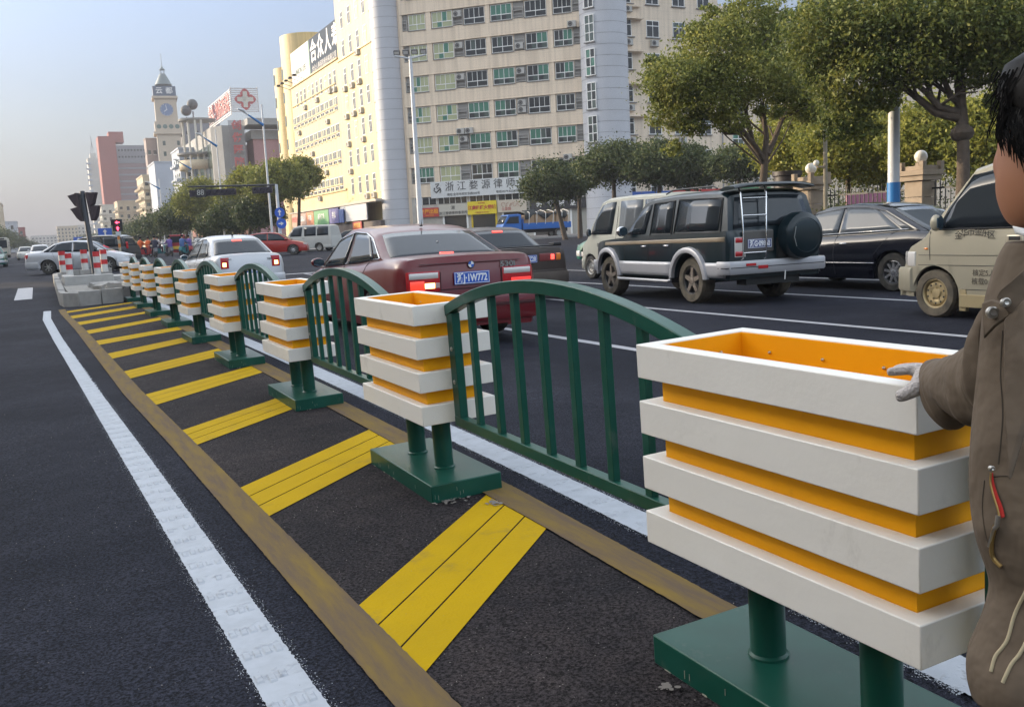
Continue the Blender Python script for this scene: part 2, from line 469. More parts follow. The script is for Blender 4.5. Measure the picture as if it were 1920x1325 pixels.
r_ = n.nodes.new('ShaderNodeValToRGB'); e = r_.color_ramp.elements; e[0].position = .38; e[0].color = (.125, .090, .060, 1); e[1].position = .68; e[1].color = (.20, .135, .035, 1)
n.links.new(t.outputs[0], r_.inputs[0]); n.links.new(r_.outputs[0], b.inputs['Base Color'])

# the median: a slightly different, stonier asphalt inside the yellow border
tanL_l = [(1.05, -1.6), (.89, .8), (.74, 2.31), (.64, 6.23), (.55, 8.88), (.50, 12.0), (.42, 17.0), (.30, 21.6), (.28, 23.3)]
tanL_r = [(1.20, -1.6), (1.04, .8), (.89, 2.21), (.79, 6.09), (.705, 9.0), (.655, 12.0), (.56, 17.0), (.44, 21.0), (.42, 23.3)]
tanR_l = [(1.60, -1.6), (1.70, 1.0), (1.74, 2.25), (1.77, 3.29), (1.80, 6.0), (1.81, 9.5), (1.82, 23.4)]
tanR_r = [(1.76, -1.6), (1.85, 1.0), (1.88, 2.24), (1.935, 3.9), (1.96, 6.76), (1.98, 9.53), (1.99, 23.4)]
tag(sheet('median', tanL_r, tanR_l, med_m, .003).build('median', med_m, smooth=0, recalc=False), kind='structure')
mb = MB()
for a, b_ in ((tanL_l, tanL_r), (tanR_l, tanR_r)):
    q = sheet('', a, b_, tan_m, .010, n=1200, rag=.0009); mb.add(q.v, q.f)
tag(mb.build('yellow_border_line', tan_m, smooth=0, recalc=False), kind='structure')
mb = MB()
q = sheet('', [(.62, -1.5), (.52, .6), (.44, 2.52), (.33, 6.3), (.23, 9.94), (.07, 15.5), (-.05, 20.4), (-.02, 23.4)],
          [(.78, -1.5), (.68, .6), (.59, 2.42), (.48, 6.2), (.35, 10.1), (.20, 15.5), (.10, 20.6), (.13, 23.3)], white_p, .007, n=2200, rag=.0014); mb.add(q.v, q.f)
q = sheet('', [(1.95, -1.5), (2.0, 1.5), (2.04, 2.95), (2.07, 4.04), (2.10, 6), (2.13, 9), (2.17, 25)],
          [(2.12, -1.5), (2.16, 1.64), (2.20, 3.2), (2.245, 5.0), (2.27, 6.5), (2.30, 8.83), (2.34, 25)], white_p, .007, n=2200, rag=.0014); mb.add(q.v, q.f)
tag(mb.build('white_edge_line', white_p, smooth=0, recalc=False), kind='structure')
# raised dots of the rumble line
mb = MB()
_l = [(.44, 2.52), (.33, 6.3), (.23, 9.94), (.07, 15.5), (-.05, 20.4)]; _w = .145
for k in range(105):
    y = .4 + k * .19
    xl = float(np.interp(y, [-1.5, .6] + [p[1] for p in _l], [.62, .52] + [p[0] for p in _l]))
    for j in range(4):
        x = xl + .022 + j * .034 + random.gauss(0, .002); z = hgt(x, y) + .007; yy_ = y + random.gauss(0, .004)
        if random.random() < .12: continue
        a, b_ = .012, .030
        mb.add([(x - a, yy_ - b_, z), (x + a, yy_ - b_, z), (x + a, yy_ + b_, z), (x - a, yy_ + b_, z), (x - a * .7, yy_ - b_ * .7, z + .004), (x + a * .7, yy_ - b_ * .7, z + .004), (x + a * .7, yy_ + b_ * .7, z + .004), (x - a * .7, yy_ + b_ * .7, z + .004)], [(4, 5, 6, 7), (0, 1, 5, 4), (1, 2, 6, 5), (2, 3, 7, 6), (3, 0, 4, 7)])
tag(mb.build('rumble_dots', white_p, smooth=0, recalc=False), kind='structure')
# diagonal stripes: (near-left y, far-left y, near-right y, far-right y)
mb = MB()
def bx(pl, y): return float(np.interp(y, [p[1] for p in pl], [p[0] for p in pl]))
st = [(.0, .6, .85, 1.45), (2.43, 3.03, 3.29, 3.90), (4.29, 4.91, 5.10, 5.72), (6.17, 6.75, 7.05, 7.62), (8.01, 8.67, 8.98, 9.55), (9.87, 10.52, 10.82, 11.5), (11.88, 12.53, 12.9, 13.5), (13.81, 14.48, 14.63, 15.2), (15.82, 16.53, 17.0, 17.6), (17.93, 18.73, 19.1, 19.6), (19.85, 20.71, 21.08, 21.86), (21.9, 22.5, 23.0, 23.4)]
for (a, b_, c, d) in st:
    for i in range(3):
        y0, y1 = a + (b_ - a) * i / 3, a + (b_ - a) * (i + 1) / 3
        z0, z1 = c + (d - c) * i / 3, c + (d - c) * (i + 1) / 3
        g_ = .005
        q = sheet('', [(bx(tanL_r, y0) - .0, y0 + g_), (bx(tanR_l, z0), z0 + g_)], [(bx(tanL_r, y1), y1 - g_), (bx(tanR_l, z1), z1 - g_)], yel_m, .007, n=6)
        mb.add(q.v, q.f, 0)
tag(mb.build('yellow_stripes', [yel_m], smooth=0, recalc=False), kind='structure')
# sprayed specks beside the white line, stone chips and a few pale scraps on the median
rg = np.random.default_rng(3)
mb = MB()
edges = [([(.62, -1.5), (.52, .6), (.44, 2.52), (.33, 6.3), (.23, 9.94)], -1), ([(.78, -1.5), (.68, .6), (.59, 2.42), (.48, 6.2), (.35, 10.1)], 1), ([(2.16, 1.64), (2.20, 3.2), (2.245, 5.0), (2.30, 8.83)], 1), ([(2.0, 1.5), (2.04, 2.95), (2.07, 4.04), (2.13, 9)], -1)]
for k in range(14000):
    pl, sd = edges[k % 4]
    y = pl[0][1] + (pl[-1][1] - pl[0][1]) * rg.uniform() ** 1.6
    x = float(np.interp(y, [p[1] for p in pl], [p[0] for p in pl])) + sd * abs(rg.normal(0, .013)); r_ = rg.uniform(.0005, .0016); z = hgt(x, y) + .0085
    mb.add([(x - r_, y - r_ * 1.3, z), (x + r_, y - r_, z), (x + r_ * .8, y + r_ * 1.4, z), (x - r_, y + r_, z)], [(0, 1, 2, 3)])
tag(mb.build('sprayed_specks', white_p, smooth=0, recalc=False), kind='stuff')
mb = MB()
for k in range(2600):
    y = .9 + 9 * rg.uniform() ** 1.8; x = rg.uniform(-1.6, 2.0) if k % 3 else rg.uniform(.9, 1.8); r_ = rg.uniform(.001, .0034); z = hgt(x, y) + .006; a = rg.uniform(0, 6.28)
    c_, s_ = math.cos(a) * r_, math.sin(a) * r_
    mb.add([(x - c_, y - s_, z), (x + s_ * .7, y - c_ * .7, z), (x + c_, y + s_, z), (x - s_ * .7, y + c_ * .7, z), (x, y, z + r_ * .9)], [(0, 1, 4), (1, 2, 4), (2, 3, 4), (3, 0, 4)])
tag(mb.build('stone_chips', mat('stone_chip', (.14, .13, .12), .9, noise=.8, nscale=3, col2=(.30, .27, .24)), smooth=0, recalc=False), kind='stuff')
mb = MB()
for (x, y, n_, w_) in ((1.62, 3.95, 60, .10), (1.80, 4.15, 50, .06), (1.40, 1.95, 14, .02), (1.75, 3.75, 30, .03)):
    for k in range(n_):
        px_, py_ = x + rg.normal(0, w_ * .5), y + rg.normal(0, w_ * .6); r_ = rg.uniform(.003, .014); z = hgt(px_, py_) + .0112 + rg.uniform(0, .0008)
        pts = [(px_ + r_ * rg.uniform(.5, 1) * math.cos(a), py_ + r_ * rg.uniform(.5, 1) * math.sin(a), z) for a in [i * PI / 4 for i in range(8)]]
        mb.add(pts, [tuple(range(8))])
tag(mb.build('cement_smears', mat('cement_smear', (.20, .18, .16), .9), smooth=0, recalc=False), kind='stuff')
# lane lines on the right-hand carriageway
mb = MB()
for (x, dash) in ((5.5, 0), (8.41, 0), (11.32, 0), (14.5, 0)):
    q = sheet('', [(x - .065, -8), (x - .065, 33)], [(x + .065, -8), (x + .065, 33)], lane_p, .006, n=60); mb.add(q.v, q.f)
q = sheet('', [(2.5, 33.2), (17.0, 33.2)], [(2.5, 33.6), (17.0, 33.6)], lane_p, .006, n=12); mb.add(q.v, q.f)
# zebra crossings round the junction
for i in range(9):
    x = -9.2 + i * 1.06
    q = sheet('', [(x, 29.0), (x, 35.6)], [(x + .45, 29.0), (x + .45, 35.6)], lane_p, .006, n=8); mb.add(q.v, q.f)
for x in (-3.5, -7.0):
    for k in range(12):
        y = 70 + k * 9
        q = sheet('', [(x, y), (x, y + 4)], [(x + .14, y), (x + .14, y + 4)], lane_p, .006, n=3); mb.add(q.v, q.f)
q = sheet('', [(-8, 82), (4, 82)], [(-8, 82.5), (4, 82.5)], lane_p, .006, n=8); mb.add(q.v, q.f)
tag(mb.build('lane_markings', lane_p, smooth=0, recalc=False), kind='structure')

# pavements with kerbs
def slab(name, x0, x1, y0, y1, h=.13):
    mb = MB()
    ny = max(2, int((y1 - y0) / 5))
    yy = [y0 + (y1 - y0) * i / ny for i in range(ny + 1)]
    mb.grid([[(x, y, hgt(x, y) + h) for x in (x0, x0 + .15, x1)] for y in yy], 0)
    mb.grid([[(x0, y, hgt(x0, y) - .3), (x0, y, hgt(x0, y) + h)] for y in yy], 1)
    mb.grid([[(x, y0, hgt(x, y0) - .3), (x, y0, hgt(x, y0) + h)] for x in (x0, x1)], 1)
    mb.grid([[(x, y1, hgt(x, y1) - .3), (x, y1, hgt(x, y1) + h)] for x in (x0, x1)], 1)
    mb.grid([[(x1, y, hgt(x1, y) - .3), (x1, y, hgt(x1, y) + h)] for y in yy], 1)
    return tag(mb.build(name, [pave_m, kerb_m], smooth=0), kind='structure')
slab('pavement', 17.1, 40, -30, 26)
slab('pavement', 17.1, 120, 66, 700)
slab('pavement', -60, -10.5, 60, 700)
slab('pavement', -60, -14.5, -40, 34)

# traffic island with kerb blocks
isl = empty('traffic_island', (0, 0, 0))
tag(isl, 'raised concrete traffic island of pale kerb blocks at the end of the median', 'traffic island')
mb = MB()
random.seed(4)
pts = [(2.5, 26.0), (1.72, 26.0), (1.72, 24.0), (.75, 23.9), (.42, 24.4), (.35, 25.5), (.4, 38), (1.0, 41), (2.6, 41)]
for i in range(len(pts) - 1):
    a, b_ = Vector(pts[i]), Vector(pts[i + 1])
    n_ = max(1, round((b_ - a).length / .42)); d = (b_ - a) / n_; nn = Vector((-d.y, d.x)).normalized() * (-.16)
    for k in range(n_):
        p, q = a + d * k + d * .015, a + d * (k + 1) - d * .015
        z = hgt(p.x, p.y); h = .33 + random.uniform(-.012, .012)
        c = [(p.x, p.y), (q.x, q.y), (q.x + nn.x, q.y + nn.y), (p.x + nn.x, p.y + nn.y)]
        mb.prism(c, z - .02, z + h, 'z')
mb.build('kerb_blocks', kerb_m, isl, bevel=.012)
mb = MB()
mb.prism([(.55, 24.2), (1.6, 24.2), (1.6, 26.1), (2.45, 26.1), (2.6, 41), (1.0, 40.8), (.55, 38)], .0, .36, 'z')
mb.build('infill', mat('rubble', (.27, .26, .24), .95, noise=.7, nscale=7, bump=.8, bscale=18), isl)
mb = MB()
for (x0, x1, y0, y1, z1) in ((.6, 1.9, 29.5, 30.0, .62), (.6, .9, 30, 33, .6), (1.9, 2.3, 29.7, 31.5, .55)):
    mb.box(x0, x1, y0, y1, .3, z1)
mb.build('loose_slab', mat('pale_slab', (.42, .41, .39), .85, noise=.4, nscale=4), isl, bevel=.01)
mb = MB()
for k in range(16):
    x, y = 1.7 + random.uniform(-.45, .6), 25.6 + random.uniform(-.9, 2.2)
    M = Matrix.Translation((x, y, .42)) @ Matrix.Rotation(random.uniform(0, 3), 4, 'Z') @ Matrix.Rotation(random.uniform(-.4, .4), 4, 'X')
    mb.box(-.2, .2, -.1, .1, -.06, .06, 0, M)
mb.build('paver_rubble', kerb_m, isl)
# ------------------------------------------------------------------ planters and guard panels on the median
pw = mat('planter_white', (.80, .77, .71), .42, noise=.35, nscale=3.2, col2=(.70, .66, .59), bump=.05, bscale=40, detail=8)
pyel = mat('planter_yellow', (.86, .385, .003), .55, spec=.2, noise=.25, nscale=5, col2=(.70, .30, .006))
pgreen = mat('green_steel', (.006, .060, .040), .36, spec=.3, noise=.55, nscale=7, col2=(.010, .085, .062), coat=.06, detail=8)
pscuff = mat('scuffed_edge', (.34, .33, .26), .8)
bolt_m = mat('bolt_steel', (.5, .47, .42), .35, .9)
def grime(mt, col=(.22, .19, .15), lo=.60, hi=.74, amt=.55, sc=7):
    """irregular smears and handling marks over a base colour"""
    n = mt.node_tree; b = n.nodes['Principled BSDF']; src = b.inputs['Base Color'].links[0].from_socket
    tc = n.nodes.new('ShaderNodeTexCoord'); oi = n.nodes.new('ShaderNodeObjectInfo')
    mp = n.nodes.new('ShaderNodeMapping'); mp.inputs['Scale'].default_value = (1, 1, .55); n.links.new(tc.outputs['Object'], mp.inputs[0])
    ad = n.nodes.new('ShaderNodeVectorMath'); n.links.new(mp.outputs[0], ad.inputs[0])
    rv = n.nodes.new('ShaderNodeMath'); rv.operation = 'MULTIPLY'; rv.inputs[1].default_value = 50; n.links.new(oi.outputs['Random'], rv.inputs[0]); n.links.new(rv.outputs[0], ad.inputs[1])
    t = n.nodes.new('ShaderNodeTexNoise'); t.inputs['Scale'].default_value = sc; t.inputs['Detail'].default_value = 10; t.inputs['Roughness'].default_value = .72; n.links.new(ad.outputs[0], t.inputs[0])
    mr = n.nodes.new('ShaderNodeMapRange'); mr.inputs[1].default_value = lo; mr.inputs[2].default_value = hi; mr.inputs[4].default_value = amt; n.links.new(t.outputs[0], mr.inputs[0])
    mx = n.nodes.new('ShaderNodeMix'); mx.data_type = 'RGBA'; n.links.new(mr.outputs[0], mx.inputs[0]); n.links.new(src, mx.inputs[6]); mx.inputs[7].default_value = tuple(col) + (1,)
    n.links.new(mx.outputs[2], b.inputs['Base Color'])
grime(pw, amt=.28); grime(pyel, (.30, .15, .04), .60, .76, .5); grime(pgreen, (.10, .12, .10), .60, .72, .5, 9)
PL, PW, PP, PHS, PZ0, BL, BW, BH = .913, .374, .156, .092, .372, .937, .363, .089
PX = [1.64, 1.71, 1.76, 1.785, 1.82, 1.86, 1.89, 1.92, 1.95]
PY = [1.63, 4.41, 7.21, 10.03, 12.83, 15.65, 18.48, 21.30, 24.11]
TILT = -.034
def make_planter():
    t = empty('planter')
    mb = MB(); mb.box(-BW / 2, BW / 2, -BL / 2, BL / 2, .001, BH)
    base = mb.build('base', pgreen, t, bevel=.005)
    mb = MB()
    rnd = random.Random(3)
    for k in range(9):                       # chips and scratches along the lower edges of the base
        y = rnd.uniform(-BL / 2 + .01, BL / 2 - .02); L = rnd.uniform(.003, .03); z = rnd.choice([.001, .001, .001, rnd.uniform(.01, .05)]); hh = rnd.uniform(.002, .007) if z < .01 else rnd.uniform(.006, .03)
        if z > .01: L = rnd.uniform(.0008, .002)
        mb.box(-BW / 2 - .0012, -BW / 2 + .001, y, y + L, z, z + hh)
        x = rnd.uniform(-BW / 2 + .01, BW / 2 - .02)
        mb.box(x, x + L * .6, -BL / 2 - .0012, -BL / 2 + .001, z, z + hh)
    mb.build('scratch', pscuff, base, smooth=0)
    for y in (-.19, .19):
        mb = MB(); mb.lathe([(0, BH), (.054, BH), (.054, BH + .006), (.047, BH + .012), (.047, PZ0 + .03)], 28, M=Matrix.Translation((.0, y, 0)))
        mb.build('column', pgreen, t)
    top = PZ0 + 3 * PP + PHS
    mb = MB()                                  # yellow box, open on top
    a, b_, th = PW / 2 - .047, PL / 2 - .047, .004
    z0, z1 = PZ0 + .02, top - .004
    mb.box(-a, -a + th, -b_, b_, z0, z1); mb.box(a - th, a, -b_, b_, z0, z1)
    mb.box(-a + th, a - th, -b_, -b_ + th, z0, z1); mb.box(-a + th, a - th, b_ - th, b_, z0, z1)
    mb.box(-a + th, a - th, -b_ + th, b_ - th, z0, z0 + .01)
    mb.build('liner', pyel, t, smooth=0)
    mb = MB()
    for k in range(4):
        for z in (top - .05,):
            y = -b_ + .12 + k * (2 * b_ - .24) / 3
            mb.ball((a - th - .003, y, z), .0045, 8); mb.ball((-a + th + .003, y, z), .0045, 8)
    mb.ball((.06, b_ - th - .003, top - .05), .0045, 8)
    mb.build('rivet', bolt_m, t)
    for k in range(4):
        z = PZ0 + k * PP
        X0, Y0, e = PW / 2, PL / 2, .0455
        # one welded ring: drop the inner butt faces
        mb = MB()
        o_ = [(-X0, -Y0), (X0, -Y0), (X0, Y0), (-X0, Y0)]; i_ = [(-X0 + e, -Y0 + e), (X0 - e, -Y0 + e), (X0 - e, Y0 - e), (-X0 + e, Y0 - e)]
        vs = [(x, y, zz) for zz in (z, z + PHS) for (x, y) in o_ + i_]
        fs = []
        for j in range(4):
            j2 = (j + 1) % 4
            fs += [(j, j2, 8 + j2, 8 + j), (4 + j2, 4 + j, 12 + j, 12 + j2), (8 + j, 8 + j2, 12 + j2, 12 + j), (j2, j, 4 + j, 4 + j2)]
        mb.add(vs, fs)
        mb.build('band', pw, t, bevel=.0028)
    return t
proto = make_planter()
ordn = ['nearest planter, with the knitted glove of a man on its rim', 'second planter from the camera, two-column green foot and yellow liner showing',
        'third planter from the camera, beside the dark red sedan', 'fourth planter from the camera in the median row', 'fifth planter from the camera in the median row',
        'sixth planter from the camera in the median row', 'seventh planter from the camera in the median row', 'eighth planter from the camera in the median row', 'ninth and farthest planter, next to the kerb blocks of the traffic island']
for i in range(9):
    o = proto if i == 0 else copy_tree(proto)
    o.location = (PX[i], PY[i], .0103 + .034 * PX[i])
    if i in (7, 8): o.location.z = hgt(PX[i], PY[i])
    o.rotation_euler = (0, TILT, [-.003, -.012, -.004, -.01, .004, -.006, .01, -.004, .006][i])
    tag(o, 'white slatted ' + ordn[i], 'planter', 'white and yellow slatted planters along the median')

def make_panel(L=1.867):
    t = empty('guard_panel')
    h = L / 2
    zb, ze, zt = .355, .872, 1.012           # rail underside, end of arch, crown of arch
    mb = MB(); mb.box(-.022, .022, -h, h, zb, zb + .045); mb.build('bottom_rail', pgreen, t, bevel=.003)
    def arch(y, off=0):
        rad = (h * h + (zt - ze) ** 2) / (2 * (zt - ze))
        return zt - rad + math.sqrt(rad * rad - y * y) + off
    n = 24
    rows = []
    for i in range(n + 1):
        y = -h + 2 * h * i / n
        z = arch(y)
        rows.append([(-.026, y, z), (.026, y, z), (.026, y, z + .05), (-.026, y, z + .05)])
    mb = MB(); mb.grid(rows, 0, True); mb.add(rows[0], [(0, 1, 2, 3)]); mb.add(rows[-1], [(3, 2, 1, 0)])
    mb.build('arched_rail', pgreen, t, bevel=.003)
    for k in range(9):
        y = -h + .036 + k * (2 * h - .072) / 8
        w = .035 if k in (0, 8) else .0185
        d = .02 if k in (0, 8) else .013
        mb = MB(); mb.box(-d, d, y - w, y + w, zb + .045, arch(y) + .004)
        o = mb.build('post' if k in (0, 8) else 'bar', pgreen, t, bevel=.002)
        if k in (0, 8):
            for z in (.565, .72):
                mb = MB(); mb.ball((-.0, 0, 0), .011, 10, sc=(.6, 1, 1)); mb.build('bolt', bolt_m, o, loc=(-d - .001, y, z))
    return t
pp = make_panel()
gl = ['nearest green guard panel, only its end post seen behind the man in the brown jacket', 'arched green guard panel between the nearest and the second planter', 'arched green guard panel in front of the dark red sedan, between second and third planters', 'arched green guard panel between third and fourth planters',
      'arched green guard panel between fourth and fifth planters', 'arched green guard panel between fifth and sixth planters', 'arched green guard panel between sixth and seventh planters', 'arched green guard panel between seventh and eighth planters', 'farthest arched green guard panel, between eighth and ninth planters']
for i in range(9):
    o = pp if i == 0 else copy_tree(pp)
    if i == 0: x, y = 1.60, PY[0] - 1.41
    else: x, y = (PX[i - 1] + PX[i]) / 2, (PY[i - 1] + PY[i]) / 2
    z = .0103 + .034 * x
    o.location = (x, y, z)
    rz = -math.atan2(PX[i] - PX[i - 1], PY[i] - PY[i - 1]) if i else -.03
    o.rotation_euler = (0, TILT, rz)
    tag(o, gl[i], 'guard rail', 'arched green guard panels between the planters')

# ------------------------------------------------------------------ man in the brown jacket
skin = mat('skin', (.36, .16, .085), .5, noise=.4, nscale=14, col2=(.27, .11, .06))
hair_m = mat('black_hair', (.004, .0035, .0035), .6, spec=.15, noise=.5, nscale=60, col2=(.009, .007, .006))
jack = mat('brown_twill', (.125, .092, .062), .9, noise=.55, nscale=7, col2=(.075, .054, .036), bump=1.0, bscale=11, detail=7)
seam = mat('cream_piping', (.42, .35, .22), .8)
trou = mat('beige_trousers', (.40, .36, .30), .9, noise=.3, nscale=6)
glov = mat('knit_glove', (.54, .49, .46), .9, noise=.5, nscale=30, bump=.5, bscale=160)
redl = mat('red_zip_lining', (.45, .02, .015), .7)

def skinned(name, chains, m, parent=None, sub=2):
    """chains: list of joint lists [(pos, radius)]; chains sharing a joint are given the same position"""
    me = bpy.data.meshes.new(name)
    vs, es, rad, idx = [], [], [], {}
    for ch in chains:
        last = None
        for p, r_ in ch:
            k = tuple(round(c, 4) for c in p)
            if k not in idx: idx[k] = len(vs); vs.append(p); rad.append(r_)
            if last is not None and (last, idx[k]) not in es and last != idx[k]: es.append((last, idx[k]))
            last = idx[k]
    me.from_pydata(vs, es, [])
    o = bpy.data.objects.new(name, me); COL.objects.link(o); o.parent = parent
    sm = o.modifiers.new('skin', 'SKIN'); sm.use_smooth_shade = True
    for i, d in enumerate(me.skin_vertices[0].data):
        r_ = rad[i]; d.radius = r_ if hasattr(r_, '__len__') else (r_, r_)
        d.use_root = (i == 0)
    ss = o.modifiers.new('sub', 'SUBSURF'); ss.levels = sub; ss.render_levels = sub
    me.materials.append(m)
    return o

man = empty('person', (0, 0, 0))
tag(man, 'man in a brown zip jacket and knitted glove gripping the nearest planter', 'person')
def pv(px, py, d): return at(px, py, d)
FWD = Vector((-.02, 1, 0)).normalized()          # he looks away and a little to the left
SID = Vector((FWD.y, -FWD.x, 0))
hc = at(2002, 268, 1.31)                            # centre of the head
def hp(a, b_, c): return hc + SID * a + FWD * b_ + Vector((0, 0, c))   # right, forward, up
# head as a shaped surface: sections from crown to chin
sec = [(.118, .002, .0, .0), (.112, .034, .045, .0), (.095, .056, .070, -.002), (.07, .068, .086, -.002), (.04, .074, .094, .0), (.01, .074, .095, .0), (-.02, .072, .094, .003), (-.045, .073, .093, .004), (-.068, .071, .090, .006), (-.09, .066, .082, .008), (-.108, .056, .069, .012), (-.122, .036, .046, .018)]
rows = []
for (z, a, b_, off) in sec:
    row = []
    for k in range(32):
        t_ = 2 * PI * k / 32
        x = a * math.sin(t_); y = b_ * math.cos(t_) + off
        f_ = max(0, math.cos(t_))
        # nose, brow, lips, cheeks
        y += .024 * math.exp(-((z + .028) / .02) ** 2) * math.exp(-(x / .011) ** 2) * (f_ > .5)
        y += .012 * math.exp(-((z + .008) / .02) ** 2) * math.exp(-(x / .009) ** 2) * (f_ > .5)
        y += .005 * math.exp(-((z - .022) / .01) ** 2) * f_ - .006 * math.exp(-((z - .002) / .011) ** 2) * math.exp(-((abs(x) - .032) / .014) ** 2) * f_
        y += .007 * math.exp(-((z + .066) / .008) ** 2) * math.exp(-(x / .022) ** 2) * (f_ > .5)
        x *= 1 + .07 * math.exp(-((z + .03) / .025) ** 2) * math.exp(-((t_ - .9) / .4) ** 2) + .07 * math.exp(-((z + .03) / .025) ** 2) * math.exp(-((t_ - 2 * PI + .9) / .4) ** 2)
        row.append(hp(x, y, z))
    rows.append(row)
mb = MB(); mb.grid(rows, 0, True)
mb.add(rows[-1], [tuple(range(32))])
# neck flows from the skull base into the shoulders
nk = [(hp(0, -.005, -.06), .058), (hp(0, -.02, -.12), .056), (hp(0, -.035, -.165), .064), (hp(0, -.04, -.21), .085)]
mb.tube([p for p, _ in nk], [r_ for _, r_ in nk], 20)
for s in (-1, 1):                                    # ears
    mb.ball(hp(s * .076, -.012, -.008), .028, 12, sc=(.35, .62, 1.05))
HV = Vector((_f.y, -_f.x, 0)).normalized(); HB = at(1830, 1300, 1.36) + HV * .20; HB.z = .60; HB += Vector((_f.x, _f.y, 0)).normalized() * .03 + HV * .065
# torso, pelvis, arm and legs of the same body, mostly under the clothes
sh = hp(0, -.045, -.25); shL = hp(-.16, -.02, -.27); shR = hp(.17, -.06, -.27)
JC = at(1835, 700, 1.36) + HV * .20
mb.tube([sh, JC, HB + Vector((0, 0, .1))], [.10, .12, .11], 20)
foot = []
for s in (-1, 1):
    hip = HB + HV * s * .095; kn = HB + HV * s * .12 + FWD * .04; an = HB + HV * s * .13; kn.z = .36; an.z = .16
    mb.tube([HB + HV * s * .03 + Vector((0, 0, .12)), hip, kn, an], [.09, .075, .055, .042], 16)
    foot.append(an)
mb.tube([shR, JC + HV * .19 - Vector((0, 0, .02)), JC + HV * .2 - Vector((0, 0, .25))], [.05, .042, .03], 14)
wrist = at(1752, 709, 1.675)
elbow = at(1850, 735, 1.50)
mb.tube([at(1915, 690, 1.42), at(1880, 715, 1.45), at(1840, 722, 1.51), wrist], [.05, .045, .04, .03], 14)
body = mb.build('body', skin, man, smooth=80, recalc=True)
sb = body.modifiers.new('sub', 'SUBSURF'); sb.levels = 1; sb.render_levels = 2
mb = MB()
for s in (-1, 1): mb.ball(tuple(hp(s * .030, .069, .002)), .011, 12)
mb.build('eye', mat('eye_white', (.7, .68, .64), .2), man)
# hair: cap plus many locks
mb = MB()
rows = []
for (z, a, b_, off) in [(.134, .003, .01, 0), (.132, .050, .065, -.005), (.116, .076, .094, -.008), (.08, .090, .107, -.010), (.045, .090, .106, -.014), (.01, .083, .09, -.022), (-.03, .077, .07, -.034), (-.06, .066, .058, -.042)]:
    rows.append([hp(a * math.sin(2 * PI * k / 28), b_ * math.cos(2 * PI * k / 28) + off - (.0 if z > .05 else .02 * max(0, math.cos(2 * PI * k / 28))), z) for k in range(28)])
mb.grid(rows, 0, True)
rnd = random.Random(8)
for k in range(9000):
    th = rnd.uniform(0, 2 * PI); ph = rnd.uniform(.05, 1.85) ** 1.0
    fr_ = max(0, math.cos(th))
    if ph > 1.9 - .75 * fr_: continue
    dth = rnd.gauss(0, .10); L = rnd.uniform(.14, .34); P_ = []
    for q in range(4):
        a_ = ph + L * q / 3; t_ = th + dth * q / 3; rr = 1.0 + (.010, .022, .026, .018)[q] + rnd.gauss(0, .006) * (q > 1)
        P_.append(hp(.089 * rr * math.sin(a_) * math.sin(t_), .105 * rr * math.sin(a_) * math.cos(t_) - .014 - .012 * max(0, -math.cos(a_)), .124 * rr * math.cos(a_) + .012))
    mb.tube(P_, [.0013, .0013, .0010, .0003], 3, cap=False)
for k in range(90):                                  # fringe and side tufts that fall past the brow on the left
    z = rnd.uniform(.006, .08)
    p0 = Vector((-.078 + rnd.uniform(-.004, .006), rnd.uniform(.01, .06), z + .03)); L = rnd.uniform(.02, .04)
    mb.tube([hp(*p0), hp(*(p0 + Vector((-.003, .006, -L * .45)))), hp(*(p0 + Vector((-.004 + rnd.gauss(0, .003), .010 + rnd.gauss(0, .005), -L))))], [.0013, .0010, .0003], 3, cap=False)
mb.build('hair', hair_m, man, smooth=60)

# jacket: stacked sections; left outline follows the silhouette in the photograph
DJ = 1.36
prof = [(455, 1893, .10), (480, 1878, .13), (520, 1868, .165), (560, 1856, .19), (610, 1850, .20), (670, 1846, .205), (740, 1840, .208), (800, 1833, .21), (860, 1829, .212), (920, 1827, .213), (975, 1831, .212), (1030, 1840, .208), (1075, 1858, .198), (1110, 1868, .19), (1150, 1860, .195), (1200, 1842, .205), (1235, 1826, .215), (1262, 1821, .218), (1290, 1822, .215), (1318, 1830, .205)]
rows = []
rnd = random.Random(5)
vdir = Vector((_f.x, _f.y, 0)).normalized(); vr = Vector((vdir.y, -vdir.x, 0))
for i, (py, px, rad) in enumerate(prof):
    L = at(px, py, DJ)
    c = L + vr * rad
    row = []
    for k in range(40):
        t_ = 2 * PI * k / 40
        rr = 1 + .022 * math.sin(3 * t_ + i * .9) + .035 * max(0, math.sin(i * 1.9 + 2.2 * math.sin(t_ * 1.5 + .5))) ** 3 + .012 * math.sin(7 * t_ - i * 1.3) + .01 * math.sin(11 * t_ + i * 2.1)
        if py > 1225: rr *= 1 + .012 * math.sin(14 * t_)
        row.append(c + vr * (-rad * math.cos(t_) * (rr if 3 < k < 37 else 1)) + vdir * (rad * .62 * math.sin(t_) * rr))
    rows.append(row)
mb = MB(); mb.grid(rows, 0, True)
jacket = mb.build('jacket', jack, man, smooth=80)
s_ = jacket.modifiers.new('sub', 'SUBSURF'); s_.levels = 1; s_.render_levels = 2
s_ = jacket.modifiers.new('thick', 'SOLIDIFY'); s_.thickness = .004
